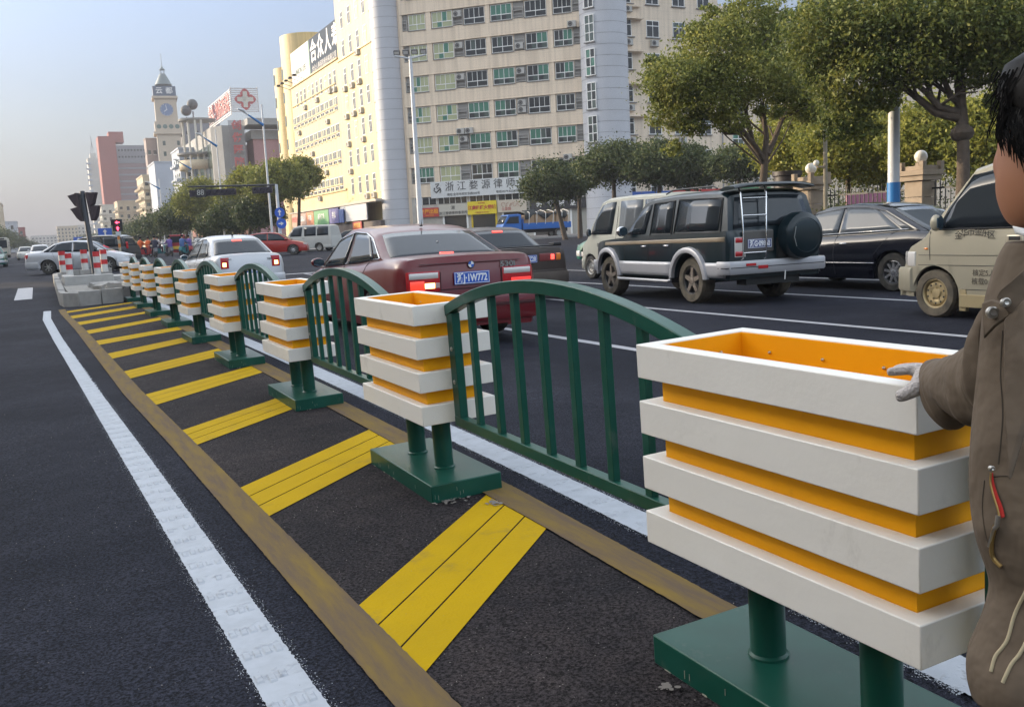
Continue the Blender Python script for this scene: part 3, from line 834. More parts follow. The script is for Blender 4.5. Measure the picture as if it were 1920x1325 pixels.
# sleeve down to the glove
A0, A1, A2, A3 = at(1960, 640, 1.40), at(1885, 715, 1.45), at(1818, 723, 1.56), at(1776, 726, 1.63)
rows = []
path = [(A0, .10, .12), (at(1905, 690, 1.42), .082, .098), (A1, .066, .078), (at(1840, 722, 1.51), .060, .068), (A2, .056, .062), (at(1796, 722, 1.60), .050, .051), (A3, .044, .049), (at(1765, 722, 1.645), .040, .048)]
ax = (A3 - A1).normalized(); upv = Vector((0, 0, 1)); bk = ax.cross(upv).normalized(); up2 = bk.cross(ax).normalized()
fine_ = []
for i in range(len(path) - 1):
    for q in range(5):
        u_ = q / 5; a_, b2 = path[i], path[i + 1]
        fine_.append((a_[0].lerp(b2[0], u_), a_[1] + (b2[1] - a_[1]) * u_, a_[2] + (b2[2] - a_[2]) * u_, i + u_))
fine_.append(path[-1] + (float(len(path) - 1),))
for (c, rb, ru, i) in fine_:
    row = []
    for k in range(32):
        t_ = 2 * PI * k / 32
        w = 1 + .05 * math.sin(2 * t_ + i * 1.7) + .022 * math.sin(5 * t_ + i * 2.3) + .045 * max(0, math.sin(i * 4.4 + 1.3 * math.sin(t_ * 2 + 1))) ** 3 + .03 * max(0, math.sin(i * 7.1 + 2 * math.sin(t_ + 2))) ** 4
        p = c + bk * rb * math.cos(t_) * w + up2 * ru * math.sin(t_) * w
        if i >= 5: p += ax * (.028 * (-math.sin(t_))) * -(i - 4) / 3    # cuff hangs back lower down
        if i >= 5: p += Vector((0, 0, -.010 * (1 - math.sin(t_)) / 2 * (i - 4)))
        row.append(p)
    rows.append(row)
mb = MB(); mb.grid(rows, 0, True)
slv = mb.build('sleeve', jack, jacket, smooth=80)
s_ = slv.modifiers.new('sub', 'SUBSURF'); s_.levels = 1; s_.render_levels = 2
s_ = slv.modifiers.new('thick', 'SOLIDIFY'); s_.thickness = .004
# open collar wing and flap with press studs
def cloth(name, poly, m, th=.004, dd=0):
    """thin doubled cloth piece given by (px, py, depth) corners"""
    P = [at(*p) for p in poly]
    nrm = (P[1] - P[0]).cross(P[-1] - P[0]).normalized()
    if nrm.dot(_f) > 0: nrm = -nrm
    mb = MB(); n_ = len(P)
    mb.add([p + nrm * th for p in P] + [p - nrm * th for p in P], [tuple(range(n_)), tuple(reversed(range(n_, 2 * n_)))] + [(i, (i + 1) % n_, (i + 1) % n_ + n_, i + n_) for i in range(n_)])
    return mb.build(name, m, jacket, bevel=.003)
cloth('collar', [(1841, 568, 1.31), (1862, 561, 1.30), (1893, 573, 1.27), (1897, 592, 1.27), (1868, 612, 1.29), (1845, 636, 1.31)], jack)
cloth('collar_stand', [(1868, 556, 1.27), (1880, 543, 1.26), (1925, 500, 1.25), (1930, 600, 1.25), (1892, 586, 1.26)], jack)
cloth('placket', [(1886, 600, 1.27), (1925, 560, 1.24), (1935, 760, 1.21), (1893, 900, 1.20), (1889, 760, 1.22)], jack)
cloth('shirt_collar', [(1898, 424, 1.30), (1925, 430, 1.28), (1930, 446, 1.27), (1904, 438, 1.29)], mat('shirt_pale', (.6, .6, .58), .8))
for (px, py, d, r_) in ((1861, 586, 1.285, .0085), (1886, 567, 1.255, .0065), (1859.5, 878, 1.17, .0035)):
    c = at(px, py, d); M = Matrix.Translation(c) @ (-_f).to_track_quat('Z', 'Y').to_matrix().to_4x4()
    mb = MB(); mb.lathe([(0, .002), (r_ * .5, .003), (r_ * .62, .001), (r_ * .75, .003), (r_, .002), (r_ * 1.02, -.003)], 20, M=M); mb.build('press_stud', bolt_m, jacket)
# pocket zip with red lining, white piping near the hem, drawn on the near side of the jacket
from mathutils.bvhtree import BVHTree
bpy.context.view_layer.update()
_dg = bpy.context.evaluated_depsgraph_get()
_jb = BVHTree.FromObject(jacket, _dg)
def onj(px, py, off=.004):
    """point on the jacket's near side where the pocket or seam is sewn"""
    d = ray(px, py); o_ = Vector((0, 0, CAM_H))
    h = _jb.ray_cast(o_, d.normalized(), 4)
    p = h[0] if h[0] is not None else at(px, py, 1.2)
    return p - d.normalized() * off
def smooth_px(pl, n=6):
    P_ = [pl[0]] + list(pl) + [pl[-1]]; out = []
    for i in range(1, len(P_) - 2):
        for q in range(n):
            t_ = q / n; a, b_, c, d = P_[i - 1], P_[i], P_[i + 1], P_[i + 2]
            out.append(tuple(.5 * (2 * b_[j] + (c[j] - a[j]) * t_ + (2 * a[j] - 5 * b_[j] + 4 * c[j] - d[j]) * t_ * t_ + (3 * b_[j] - a[j] - 3 * c[j] + d[j]) * t_ ** 3) for j in (0, 1)))
    return out + [pl[-1]]
zl = [(1858, 886), (1857, 905), (1863, 930), (1870, 952), (1875, 972)]
zr = [(1862, 886), (1864, 905), (1872, 930), (1880, 950), (1884, 968)]
zl, zr = smooth_px(zl), smooth_px(zr)
mb = MB(); mb.grid([[onj(*a, .003), onj(*b_, .003)] for a, b_ in zip(zl, zr)]); mb.build('pocket_lining', redl, jacket)
mb = MB(); mb.tube([onj(*p, .004) for p in zl], .0016, 6); mb.tube([onj(*p, .004) for p in smooth_px([(1866, 985), (1862, 1000), (1859, 1020), (1862, 1045), (1877, 1062)])], .0034, 8)
mb.build('zip', mat('brass_zip', (.38, .25, .09), .4, .8), jacket)
mb = MB(); mb.tube([onj(1872, 966, .007), onj(1869, 985, .009), onj(1865, 990, .009)], .0035, 8); mb.tube([onj(1864, 988, .008), onj(1859, 1005, .009), onj(1854, 1024, .008)], .0022, 6)
mb.build('zip_pull', bolt_m, jacket)
mb = MB()
for ln in ([(1925, 1105), (1903, 1150), (1890, 1195), (1880, 1212), (1866, 1230), (1858, 1258)], [(1928, 1195), (1912, 1225), (1896, 1245), (1880, 1279)]):
    mb.tube([onj(*p, .001) for p in smooth_px(ln)], .0026, 8)
mb.build('piping', seam, jacket, smooth=60)
mb = MB()
for ln in ([(1846, 900), (1842, 950), (1848, 1000), (1862, 1040)], [(1855, 895), (1872, 892), (1889, 892)], [(1880, 620), (1876, 700), (1880, 780), (1872, 870)]):
    mb.tube([onj(*p, .0005) for p in smooth_px(ln)], .0009, 5)
mb.build('stitching', mat('dark_stitch', (.05, .038, .026), .9), jacket)
# trousers and shoes
for s, an in zip((-1, 1), foot):
    hip = HB + HV * s * .095; kn = HB + HV * s * .12 + FWD * .04; kn.z = .36
    mb = MB(); mb.tube([hip + Vector((0, 0, .06)), hip, kn, Vector((an.x, an.y, .12))], [.075, .090, .085, .08], 20)
    o = mb.build('trouser_leg', trou, man, smooth=80); s_ = o.modifiers.new('sub', 'SUBSURF'); s_.levels = 1; s_.render_levels = 1
    gz = hgt(an.x, an.y)
    mb = MB(); t0 = Vector((an.x, an.y, gz)) - FWD * .07
    mb.grid([[t0 + FWD * y + SID * (w * math.cos(2 * PI * k / 14)) + Vector((0, 0, h_ / 2 * (1 + math.sin(2 * PI * k / 14)))) for k in range(14)] for (y, w, h_) in ((0, .01, .05), (.01, .035, .09), (.08, .042, .10), (.16, .046, .075), (.24, .044, .055), (.28, .02, .035))], 0, True)
    mb.build('shoe', black, man, smooth=80)

# glove: palm, four bent fingers over the rim, thumb outside
rimL = at(1718, 703, 1.70)
fings = [
    [((1733, 700), 1.70, .017), ((1708, 692), 1.71, .0105), ((1685, 695), 1.715, .0095), ((1662, 698), 1.72, .0078)],
    [((1733, 697), 1.72, .017), ((1710, 689), 1.735, .0105), ((1689, 690), 1.745, .0095), ((1672, 695), 1.75, .0080)],
    [((1735, 695), 1.745, .016), ((1714, 688), 1.76, .0100), ((1698, 689), 1.775, .009), ((1684, 696), 1.78, .0078)],
    [((1738, 695), 1.765, .015), ((1722, 690), 1.785, .009), ((1709, 692), 1.80, .0082), ((1699, 699), 1.805, .007)],
]
wr = [(at(1765, 712, 1.665), .026), (at(1743, 708, 1.685), (.028, .022))]
chains = [wr + [(at(*f[0][0], f[0][1]), f[0][2])] + [(at(*p, d), r_) for p, d, r_ in f[1:]] for f in fings]
thumb = wr + [(at(1722, 725, 1.665), .0165), (at(1705, 735, 1.66), .0135), (at(1690, 742, 1.662), .0125), (at(1678, 744, 1.666), .010)]
glove = skinned('glove', chains + [thumb], glov, man)
# ------------------------------------------------------------------ vehicles
def I(y, pl):
    return float(np.interp(y, [p[0] for p in pl], [p[1] for p in pl]))

def wheel(r, w, style, side, parent, y, x, rim_c=None, muddy=False):
    """side = -1 left / +1 right; wheel part > tyre, rim"""
    e = empty('wheel', (x, y, r), 0, parent)
    rim_m = rim_c or mat('alloy', (.48, .48, .47), .35, .8, noise=.5, nscale=12, col2=(.25, .22, .18))
    MX = Matrix.Rotation(PI / 2 * side, 4, 'Y')
    rr = r * .62
    mb = MB()
    h = w / 2
    mb.lathe([(rr * .98, -h * .8), (rr * 1.02, -h), (r * .93, -h), (r * .985, -h * .75), (r, -h * .4), (r, h * .4), (r * .985, h * .75), (r * .93, h), (rr * 1.06, h), (rr, h * .85), (rr * .98, -h * .8)], 36, M=MX)
    for k in range(40):
        a = 2 * PI * k / 40
        M = MX @ Matrix.Rotation(a, 4, 'Z') @ Matrix.Translation((r, 0, 0))
        mb.box(-.008, .004, -.008, .008, -h * .7, h * .7, 0, M)
    mb.build('tyre', mat('muddy_tyre', (.07, .06, .045), .9, noise=.7, nscale=8, col2=(.17, .14, .10), bump=.3) if muddy else tyre_m, e, smooth=30)
    mb = MB()
    mb.lathe([(rr, h * .86), (rr * .97, h * .9), (rr * .9, h * .78), (rr * .86, h * .35), (0, h * .30)], 36, 0 if style == 'steel' else 1, MX)
    if style == 'steel':
        mb.lathe([(rr * .84, h * .40), (rr * .74, h * .62), (rr * .55, h * .66), (rr * .38, h * .52), (rr * .30, h * .72), (0, h * .74)], 36, 0, MX)
        for k in range(10):
            a = 2 * PI * k / 10
            M = MX @ Matrix.Rotation(a, 4, 'Z') @ Matrix.Translation((rr * .66, 0, h * .60))
            mb.lathe([(0, .008), (rr * .075, .006)], 10, 1, M)
        for k in range(5):
            a = 2 * PI * k / 5
            M = MX @ Matrix.Rotation(a, 4, 'Z') @ Matrix.Translation((rr * .40, 0, h * .62))
            mb.lathe([(0, .02), (rr * .05, .015), (rr * .05, 0)], 8, 0, M)
    else:
        n_ = int(style)
        for k in range(n_):
            a = 2 * PI * k / n_
            M = MX @ Matrix.Rotation(a, 4, 'Z')
            ws = rr * (.16 if n_ > 6 else .22)
            mb.prism([(rr * .12, -ws * .8), (rr * .93, -ws * .62), (rr * .93, ws * .62), (rr * .12, ws * .8)], h * .45, h * .80, 'z', 0, M)
        mb.lathe([(rr * .26, h * .4), (rr * .26, h * .82), (rr * .16, h * .88), (0, h * .88)], 20, 0, MX)
        mb.lathe([(rr * .99, h * .8), (rr * .93, h * .86), (rr * .90, h * .5)], 36, 0, MX)
    mb.build('rim', [rim_m, dark], e, smooth=30)
    return e

class Car:
    def __init__(s, name, label, cat, sp, body_m, loc, rz, low_m=None, group=None):
        s.sp = sp; s.m = body_m
        s.root = empty(name, (loc[0], loc[1], loc[2] if len(loc) > 2 else hgt(loc[0], loc[1])), rz)
        tag(s.root, label, cat, group)
        W, s.yr, s.yf = sp['W'], -sp['RO'], sp['WB'] + sp['FO']
        s.w = [(s.yr, W / 2 * sp.get('er', .88)), (s.yr + .04, W / 2 * (sp.get('er', .88) + .045)), (s.yr + .14, W / 2 * .965), (s.yr + .5, W / 2 * .99), (s.yr + 1.2, W / 2), (s.yf - 1.2, W / 2), (s.yf - .5, W / 2 * .97), (s.yf - .18, W / 2 * .90), (s.yf - .05, W / 2 * .78), (s.yf, W / 2 * sp.get('ef', .66))]
        s.top = sp['top']; s.R = sp.get('R', .31); s.box = sp.get('boxy', 0)
        s.build_body(); s.build_gh()
        for (y, _) in ((0, 0), (sp['WB'], 0)):
            for side in (-1, 1):
                wheel(s.R, sp.get('TW', .20), sp.get('rim', '5'), side, s.root, y, side * (W / 2 - sp.get('TW', .20) / 2 - .03), sp.get('rim_m'), sp.get('muddy'))
    def side_pts(s, y):
        """(x, z) from beltline down the flank"""
        W, t = I(y, s.w), I(y, s.top)
        if s.box:
            return [(W * .975, t), (W * .99, t - .10), (W, t - .28), (W * 1.0, min(.55, t - .3)), (W * .99, .38), (W * .965, s.sp.get('zb', .2))]
        return [(W * .90, t - .02), (W * .945, t - .06), (W * .975, t - .14), (W * .997, t - .26), (W, .50), (W * .99, .36), (W * .95, s.sp.get('zb', .2))]
    def sx(s, y, z):
        """half width of the flank at height z"""
        p = s.side_pts(y)
        t = I(y, s.top)
        if z >= t - .02:
            return s.gx(y, z)
        return float(np.interp(z, [q[1] for q in reversed(p)], [q[0] for q in reversed(p)]))
    def gx(s, y, z):
        W, t = I(y, s.w), I(y, s.top)
        return (W * (.965 if s.box else .885)) - s.sp.get('tumble', .42 if not s.box else .14) * max(0, z - t)
    def build_body(s):
        sp = s.sp; zb0 = sp.get('zb', .2); Ra = s.R + sp.get('gap', .055)
        st = set()
        y = s.yr
        while y < s.yf: st.add(round(y, 3)); y += .12
        for p in s.w: st.add(p[0])
        for p in s.top: st.add(p[0])
        st.add(s.yf)
        for yc in (0, sp['WB']):
            st = {q for q in st if abs(q - yc) > Ra + .02}
            for k in range(0, 17): st.add(round(yc - Ra * math.cos(PI * k / 16), 4))
            st.add(yc - Ra - .004); st.add(yc + Ra + .004)
        st = sorted(q for q in st if s.yr <= q <= s.yf)
        rows = []
        for y in st:
            zb = zb0
            for yc in (0, sp['WB']):
                if abs(y - yc) <= Ra: zb = max(zb, s.R + math.sqrt(max(0, Ra * Ra - (y - yc) ** 2)) * .98)
            W, t = I(y, s.w), I(y, s.top); c = sp.get('crown', .03)
            top = [(0, t + c), (W * .45, t + c * .8), (W * .75, t + c * .3)] + ([(W * .93, t - .0)] if s.box else [(W * .86, t - .004)])
            sd = [(x, max(z, zb)) for x, z in s.side_pts(y)]
            inn = [(sd[-1][0] - .02, zb), (W * .56, zb), (W * .56, zb0 + .02), (0, zb0 + .02)]
            half = top + sd + inn
            rows.append([(x, y, z) for x, z in half] + [(-x, y, z) for x, z in reversed(half[1:-1])])
        nt_ = 4; ns_ = len(s.side_pts(0)); L = len(rows[0])
        mb = MB(); mb.grid(rows, 0, True)
        nh = nt_ + ns_ + 4
        # underside and wheel wells are dark
        for i in range(len(mb.f)):
            k = i % L
            if nt_ + ns_ - 1 <= k < nt_ + ns_ + 3 + 1 + 2: mb.m[i] = 1
        mb.add(rows[0], [tuple(range(L))], 0); mb.add(rows[-1], [tuple(reversed(range(L)))], 0)
        mb.build('body', [s.m, dark], s.root, smooth=38)
    def zr(s, y): return I(y, s.sp['roof'])
    def zroof(s, x, y):
        z = s.zr(y); t = I(y, s.top); wt = s.gx(y, max(t, z - .07)); f_ = min(1, abs(x) / max(wt, .01))
        return z - float(np.interp(f_, [0, .4, .75, .93, 1], [0, .003, .014, .034, .07]))
    def build_gh(s):
        ro = s.sp['roof']; y0, y1 = ro[0][0], ro[-1][0]
        st = sorted({round(y0 + (y1 - y0) * i / 30, 3) for i in range(31)} | {p[0] for p in ro})
        rows = []
        for y in st:
            t, z = I(y, s.top) - .03, s.zr(y)
            wb = s.gx(y, t); zs = max(t + .003, z - .07)
            half = []
            for f_, dz in ((0, 0), (.4, .003), (.75, .014), (.93, .034)):
                half.append((s.gx(y, zs) * f_, max(t + .002, z - dz)))
            half += [(s.gx(y, zs), zs), ((s.gx(y, zs) + wb) / 2, (zs + t) / 2), (wb, t)]
            rows.append([(x, y, q) for x, q in half] + [(-x, y, q) for x, q in reversed(half[1:])])
        mb = MB(); mb.grid(rows, 0, True)
        mb.add(rows[0], [tuple(range(len(rows[0])))]); mb.add(rows[-1], [tuple(reversed(range(len(rows[0]))))])
        mb.build('cabin', s.m, s.root, smooth=30)
    def side_patch(s, name, quad, m, off=.006, sides=(-1, 1), n=8, parent=None, thick=0):
        """quad: (y, z) corners, bilinear over the flank or cabin side; or a list of top/bottom point pairs"""
        for sd in sides:
            rows = []
            if len(quad) == 4 and not isinstance(quad[0][0], tuple):
                a, b_, c, d = quad
                prs = [((a[0] + (b_[0] - a[0]) * i / n, a[1] + (b_[1] - a[1]) * i / n), (d[0] + (c[0] - d[0]) * i / n, d[1] + (c[1] - d[1]) * i / n)) for i in range(n + 1)]
            else: prs = quad
            for p, q in prs:
                row = []
                for j in range(5):
                    y, z = p[0] + (q[0] - p[0]) * j / 4, p[1] + (q[1] - p[1]) * j / 4
                    row.append((sd * (s.sx(y, z) + off), y, z))
                rows.append(row)
            mb = MB(); mb.grid(rows)
            o = mb.build(name, m, parent or s.root, smooth=50)
            s.solid(o, max(thick, .008))
    def solid(s, o, t):
        # thickness goes inwards so the face stays where it was set
        md = o.modifiers.new('thick', 'SOLIDIFY'); md.thickness = t; md.offset = 0
    def end_glass(s, name, y0, y1, f0, f1, xf0, xf1, m=None, off=.007, n=10, parent=None):
        """rear or front screen on the sloping roof line between y0 and y1"""
        rows = []
        for i in range(7):
            u_ = f0 + (f1 - f0) * i / 6
            y = y0 + (y1 - y0) * u_
            z = s.zr(y); dz = s.zr(y1) - s.zr(y0); L = math.hypot(dz, y1 - y0)
            ny, nz = -dz / L, (y1 - y0) / L
            if nz < 0: ny, nz = -ny, -nz
            xf = xf0 + (xf1 - xf0) * (u_ - f0) / (f1 - f0)
            wt = s.gx(y, max(I(y, s.top), z - .07)) * xf
            rows.append([(-wt + 2 * wt * j / n, y + ny * off, s.zroof(-wt + 2 * wt * j / n, y) + nz * off) for j in range(n + 1)])
        mb = MB(); mb.grid(rows)
        o = mb.build(name, m or glass, parent or s.root, smooth=60); s.solid(o, .006)
        return o
    def plan(s, end, off=0, z=.5, dmax=.75):
        """outline round the rear (end=-1) or front (+1) from left flank to right flank"""
        ye = s.yr if end < 0 else s.yf
        pl = []
        for d in ([.75, .5, .32, .18, .08, .0] if dmax > .7 else [dmax, dmax * .75, dmax * .5, dmax * .3, dmax * .12, .0]):
            y = ye - end * d
            pl.append((-(s.sx(y, z) + off), y + end * off * (1 if d < .05 else 0)))
        w = I(ye, s.w)
        mid = [(-w * .66, ye + end * (off + .0)), (-w * .33, ye + end * off), (0, ye + end * off)]
        pl += mid
        return pl + [(-x, y) for x, y in reversed(pl[:-1])]
    def wrap(s, name, end, z0, z1, m, off=.03, xlim=None, x0=None, x1=None, bow=.0, sides=None, parent=None, dmax=.75, zin=None):
        """band round the end; x0..x1 are plan-path fractions 0..1 (0 left flank, .5 middle, 1 right flank)"""
        if any(q in name for q in ('bumper', 'panel', 'cladding', 'groove', 'strip')):
            dmax = min(.75, (s.sp['RO'] if end < 0 else s.sp['FO']) - s.R - s.sp.get('gap', .055) - .03)
        pl = s.plan(end, off, (z0 + z1) / 2, max(dmax, .12))
        d = [0]
        for a, b_ in zip(pl, pl[1:]): d.append(d[-1] + math.hypot(b_[0] - a[0], b_[1] - a[1]))
        u0, u1 = x0 if x0 is not None else 0, x1 if x1 is not None else 1
        rows = []
        ye = s.yr if end < 0 else s.yf
        for i in range(25):
            u_ = (u0 + (u1 - u0) * i / 24) * d[-1]
            x, y = float(np.interp(u_, d, [p[0] for p in pl])), float(np.interp(u_, d, [p[1] for p in pl]))
            k = 1 - off * 1.1 / max(abs(s.sp['W'] / 2), .1)
            xi, yi = x * (1 - (off + .03) / (s.sp['W'] / 2)), y - end * (off + .03)
            zz = [z0, z0 + (z1 - z0) * .12, z0 + (z1 - z0) * .88, z1]
            e_ = min(.012, off * .5)
            rows.append([(xi, yi, z0), (x - e_ * (1 if x > 0 else -1), y - end * e_, z0), (x, y, zz[1]), (x, y, zz[2]), (x - e_ * (1 if x > 0 else -1), y - end * e_, z1), (xi, yi, z1)])
        mb = MB(); mb.grid(rows, 0, True); mb.add(rows[0], [tuple(range(6))]); mb.add(rows[-1], [tuple(reversed(range(6)))])
        return mb.build(name, m, parent or s.root, smooth=40)
    def line(s, pts, w=.006, m=None, sides=(-1, 1), off=.0015, name='panel_gap', parent=None):
        """thin dark shut line along the flank: pts (y, z)"""
        for sd in sides:
            P = []
            for a, b_ in zip(pts, pts[1:]):
                n_ = max(2, int(math.hypot(b_[0] - a[0], b_[1] - a[1]) / .08))
                for i in range(n_):
                    y, z = a[0] + (b_[0] - a[0]) * i / n_, a[1] + (b_[1] - a[1]) * i / n_
                    P.append((sd * (s.sx(y, z) + off), y, z))
            y, z = pts[-1]; P.append((sd * (s.sx(y, z) + off), y, z))
            mb = MB(); mb.tube(P, w / 2, 6); mb.build(name, m or dark, parent or s.root, smooth=60)
    def mirror(s, y, z, m, w=.10, h=.13, sides=(-1, 1), face=None, bigx=.1):
        for sd in sides:
            x = sd * (s.gx(y, z) + .02)
            mb = MB(); M = Matrix.Translation((x + sd * bigx, y, z + .03))
            mb.ball((0, 0, 0), 1, 14, sc=(w, .07, h / 2)); mb.v = [tuple(M @ Vector(p)) for p in mb.v]
            mb.tube([(x, y + .02, z), (x + sd * bigx, y + .01, z)], .018, 8)
            o = mb.build('mirror', m, s.root, smooth=60)
            mb = MB(); mb.lathe([(0, 0), (1, 0)], 20, M=Matrix.Translation((x + sd * bigx, y - .071, z + .03)) @ Matrix.Diagonal((w * .8, 1, h * .42, 1)) @ Matrix.Rotation(PI / 2, 4, 'X'))
            mb.box(x + sd * bigx - w * .7, x + sd * bigx + w * .7, y - .0665, y - .05, z + .03 - h * .3, z + .03 + h * .3)
            mb.build('mirror_glass', mat('mirror_glass', (.25, .38, .48), .06, .9), o, smooth=30)
    def handle(s, y, z, m, sides=(-1, 1), L=.15):
        for sd in sides:
            x = sd * (s.sx(y, z) + .022)
            mb = MB(); mb.tube([(x - sd * .02, y - L / 2, z), (x, y - L / 2 + .02, z), (x, y + L / 2 - .02, z), (x - sd * .02, y + L / 2, z)], [.010, .012, .012, .010], 8)
            mb.build('door_handle', m, s.root, smooth=60)
    def plate(s, end, z, txt, off=.02, x=0, w=.44, h=.14, pm=None, tm=None):
        ye = (s.yr - off) if end < 0 else (s.yf + off)
        mb = MB(); mb.box(x - w / 2, x + w / 2, ye - .004, ye + .004, z - h / 2, z + h / 2)
        o = mb.build('licence_plate', pm or plate_blue, s.root, bevel=.002)
        mb = MB(); e = .006; yy = ye + end * .006
        for (a, b_, c, d) in ((-w / 2 + e, w / 2 - e, -h / 2 + e, -h / 2 + 2 * e), (-w / 2 + e, w / 2 - e, h / 2 - 2 * e, h / 2 - e), (-w / 2 + e, -w / 2 + 2 * e, -h / 2 + 2 * e, h / 2 - 2 * e), (w / 2 - 2 * e, w / 2 - e, -h / 2 + 2 * e, h / 2 - 2 * e)):
            mb.box(x + a, x + b_, yy - .001, yy + .001, z + c, z + d)
        mb.build('plate_border', tm or plate_white, o, smooth=0)
        text(txt, h * .82, tm or plate_white, o, (x, ye + end * .0055, z - .004), (PI / 2, 0, 0 if end < 0 else PI), .001, sx=w / (h * .82) / (len(txt) * .62) * .93 if txt else 1, bold=.004)
        return o

def sedan_spec(**k):
    d = dict(L=4.6, W=1.76, RO=1.0, FO=.88, WB=2.7, R=.31, TW=.20, rim='5',
             top=[(-1.0, .86), (-.92, .97), (-.3, 1.0), (.0, .985), (.6, .955), (2.0, .92), (2.6, .90), (3.0, .80), (3.4, .70), (3.58, .55)],
             roof=[(-.42, .96), (.22, 1.34), (.55, 1.43), (1.1, 1.46), (1.6, 1.44), (1.85, 1.38), (2.62, .90)])
    d.update(k)
    sc = 1
    return d

def sedan(name, label, loc, rz, m, sp=None, tail=red_lamp, txt='', plate_z=.78, simple=False, glassm=None, frame_m=None, chrome_line=False, cat='car', group=None, brake=None):
    sp = sp or sedan_spec()
    c = Car(name, label, cat, sp, m, loc, rz, group=group)
    ro = sp['roof']; g_ = glassm or glass
    bl = lambda y: I(y, sp['top']) + .015
    yR, yF = ro[0][0], ro[-1][0]
    yB = sp.get('bp', 1.12)                       # B pillar
    zt = lambda y: c.zr(y) - .085
    fm = frame_m or dark
    def win(y0, y1, y2, y3):
        return [((y1, zt(y1)) if 1 else 0, (y0, bl(y0)))] 
    def panes(lo0, hi0, lo1, hi1):
        prs = []
        for i in range(9):
            u_ = i / 8
            yl = lo0 + (lo1 - lo0) * u_; yh = hi0 + (hi1 - hi0) * u_
            prs.append(((yh, max(zt(yh), bl(yh) + .01)), (yl, bl(yl))))
        return prs
    c.side_patch('side_window', panes(yR + .52, ro[1][0] + .22, yB - .035, yB - .03), g_)
    c.side_patch('side_window', panes(yB + .035, yB + .03, yF - .30, ro[-2][0] - .02), g_)
    c.side_patch('quarter_glass', panes(yR + .30, ro[1][0] + .06, yR + .47, ro[1][0] + .17), g_)
    fr = [(yR + .28, bl(yR + .28)), (ro[1][0] + .04, zt(ro[1][0] + .04)), (ro[2][0] + .1, zt(ro[2][0] + .1) + .01), (1.2, zt(1.2) + .01), (ro[-2][0], zt(ro[-2][0]) + .012), (yF - .24, bl(yF - .24))]
    c.line(fr, .014, chrome if chrome_line else fm, off=.006, name='window_trim')
    c.line([(yR + .28, bl(yR + .28) - .005), (yF - .24, bl(yF - .24) - .005)], .012, chrome if chrome_line else fm, off=.004, name='window_trim')
    c.end_glass('rear_window', ro[0][0], ro[1][0], .04, .93, .90, .86, g_)
    c.end_glass('windscreen', ro[-1][0], ro[-2][0], .06, .95, .88, .84, g_)
    for y in (yB, yF - .33):
        c.line([(y, bl(y)), (y + .03, .62), (y, .27)], .007)
    c.line([(yR + .62, bl(yR + .6)), (.36, .62)], .007)
    c.handle(yB - .18, sp.get('hz', .80), sp.get('hm', m)); c.handle(yF - .95 if yF - .95 > yB + .5 else yB + .85, sp.get('hz', .80) - .01, sp.get('hm', m))
    c.mirror(yF - .38, bl(yF - .38) + .03, m)
    c.wrap('rear_bumper', -1, .27, .56, m, .035)
    c.wrap('front_bumper', 1, .22, .52, m, .03)
    for (a, b_) in ((.0, .0),):
        pass
    tz0, tz1 = sp.get('tl', (.66, .86))
    tw = sp.get('tlw', (.20, .38))
    for (x0, x1) in (tw, (1 - tw[1], 1 - tw[0])):
        o = c.wrap('tail_light', -1, tz0, tz1, tail, .010, x0=x0, x1=x1)
        if brake:
            o.data.materials[0] = tail
            mid = (x0 + x1) / 2; q = (x1 - x0) * .22
            c.wrap('lamp_glow', -1, tz0 + .04, tz0 + (tz1 - tz0) * .55, brake, .016, x0=mid - q, x1=mid + q, parent=o)
    for (x0, x1) in ((.22, .36), (.64, .78)):
        c.wrap('head_light', 1, .58, .70, clear_lamp, .008, x0=x0, x1=x1)
    if txt is not None: c.plate(-1, plate_z, txt)
    return c

# --- dark red saloon right beside the median
maroon = paint('maroon_paint', (.12, .004, .009), .28, .5)
sp = sedan_spec(W=1.80, RO=1.12, FO=.83, WB=2.83, R=.325, TW=.235, rim='7', er=.86,
    top=[(-1.12, .90), (-1.05, 1.01), (-.85, 1.03), (-.45, 1.03), (.0, 1.0), (.6, .955), (1.9, .90), (2.6, .88), (3.1, .80), (3.45, .72), (3.66, .55)],
    roof=[(-.52, 1.005), (.28, 1.345), (.6, 1.41), (1.15, 1.435), (1.6, 1.42), (1.9, 1.35), (2.7, .88)], bp=1.24, tl=(.645, .875), tlw=(.245, .375), crown=.02, hm=maroon)
bmw = sedan('dark_red_sedan', 'dusty dark red saloon with lit left brake lamp waiting beside the median planters', (4.40, 10.80), -.02, maroon, sp, tail=red_lamp, txt='浙J·1W772', plate_z=.775, chrome_line=True, brake=None)
# two-piece tail lamps: clear upper half, burning brake lamp on the left
for o in [k for k in bmw.root.children if k.name.startswith('tail_light')]:
    left = sum(v.co.x for v in o.data.vertices) < 0
    a, b_ = (.252, .368) if left else (.632, .748)
    bmw.wrap('upper_lens', -1, .79, .86, clear_lamp, .014, x0=a, x1=b_, parent=o)
    if left:
        bmw.wrap('brake_lamp', -1, .68, .745, lit_hot, .015, x0=.318, x1=.355, parent=o)
        bmw.wrap('lower_lens', -1, .68, .745, mat('pale_lens', (.5, .35, .33), .2, coat=.5), .014, x0=.358, x1=.374, parent=o)
        bmw.wrap('outer_glow', -1, .655, .78, mat('glowing_lens', (.7, .06, .04), .25, emit=(1, .05, .02), estr=.25), .012, x0=.262, x1=.316, parent=o)
    else:
        bmw.wrap('lower_lens', -1, .68, .745, mat('dim_red_lens', (.6, .03, .03), .2, emit=(1, .05, .04), estr=.3), .014, x0=.66, x1=.74, parent=o)
yy = bmw.yr
mb = MB(); M = Matrix.Translation((0, yy - .008, .925)) @ Matrix.Rotation(PI / 2, 4, 'X')
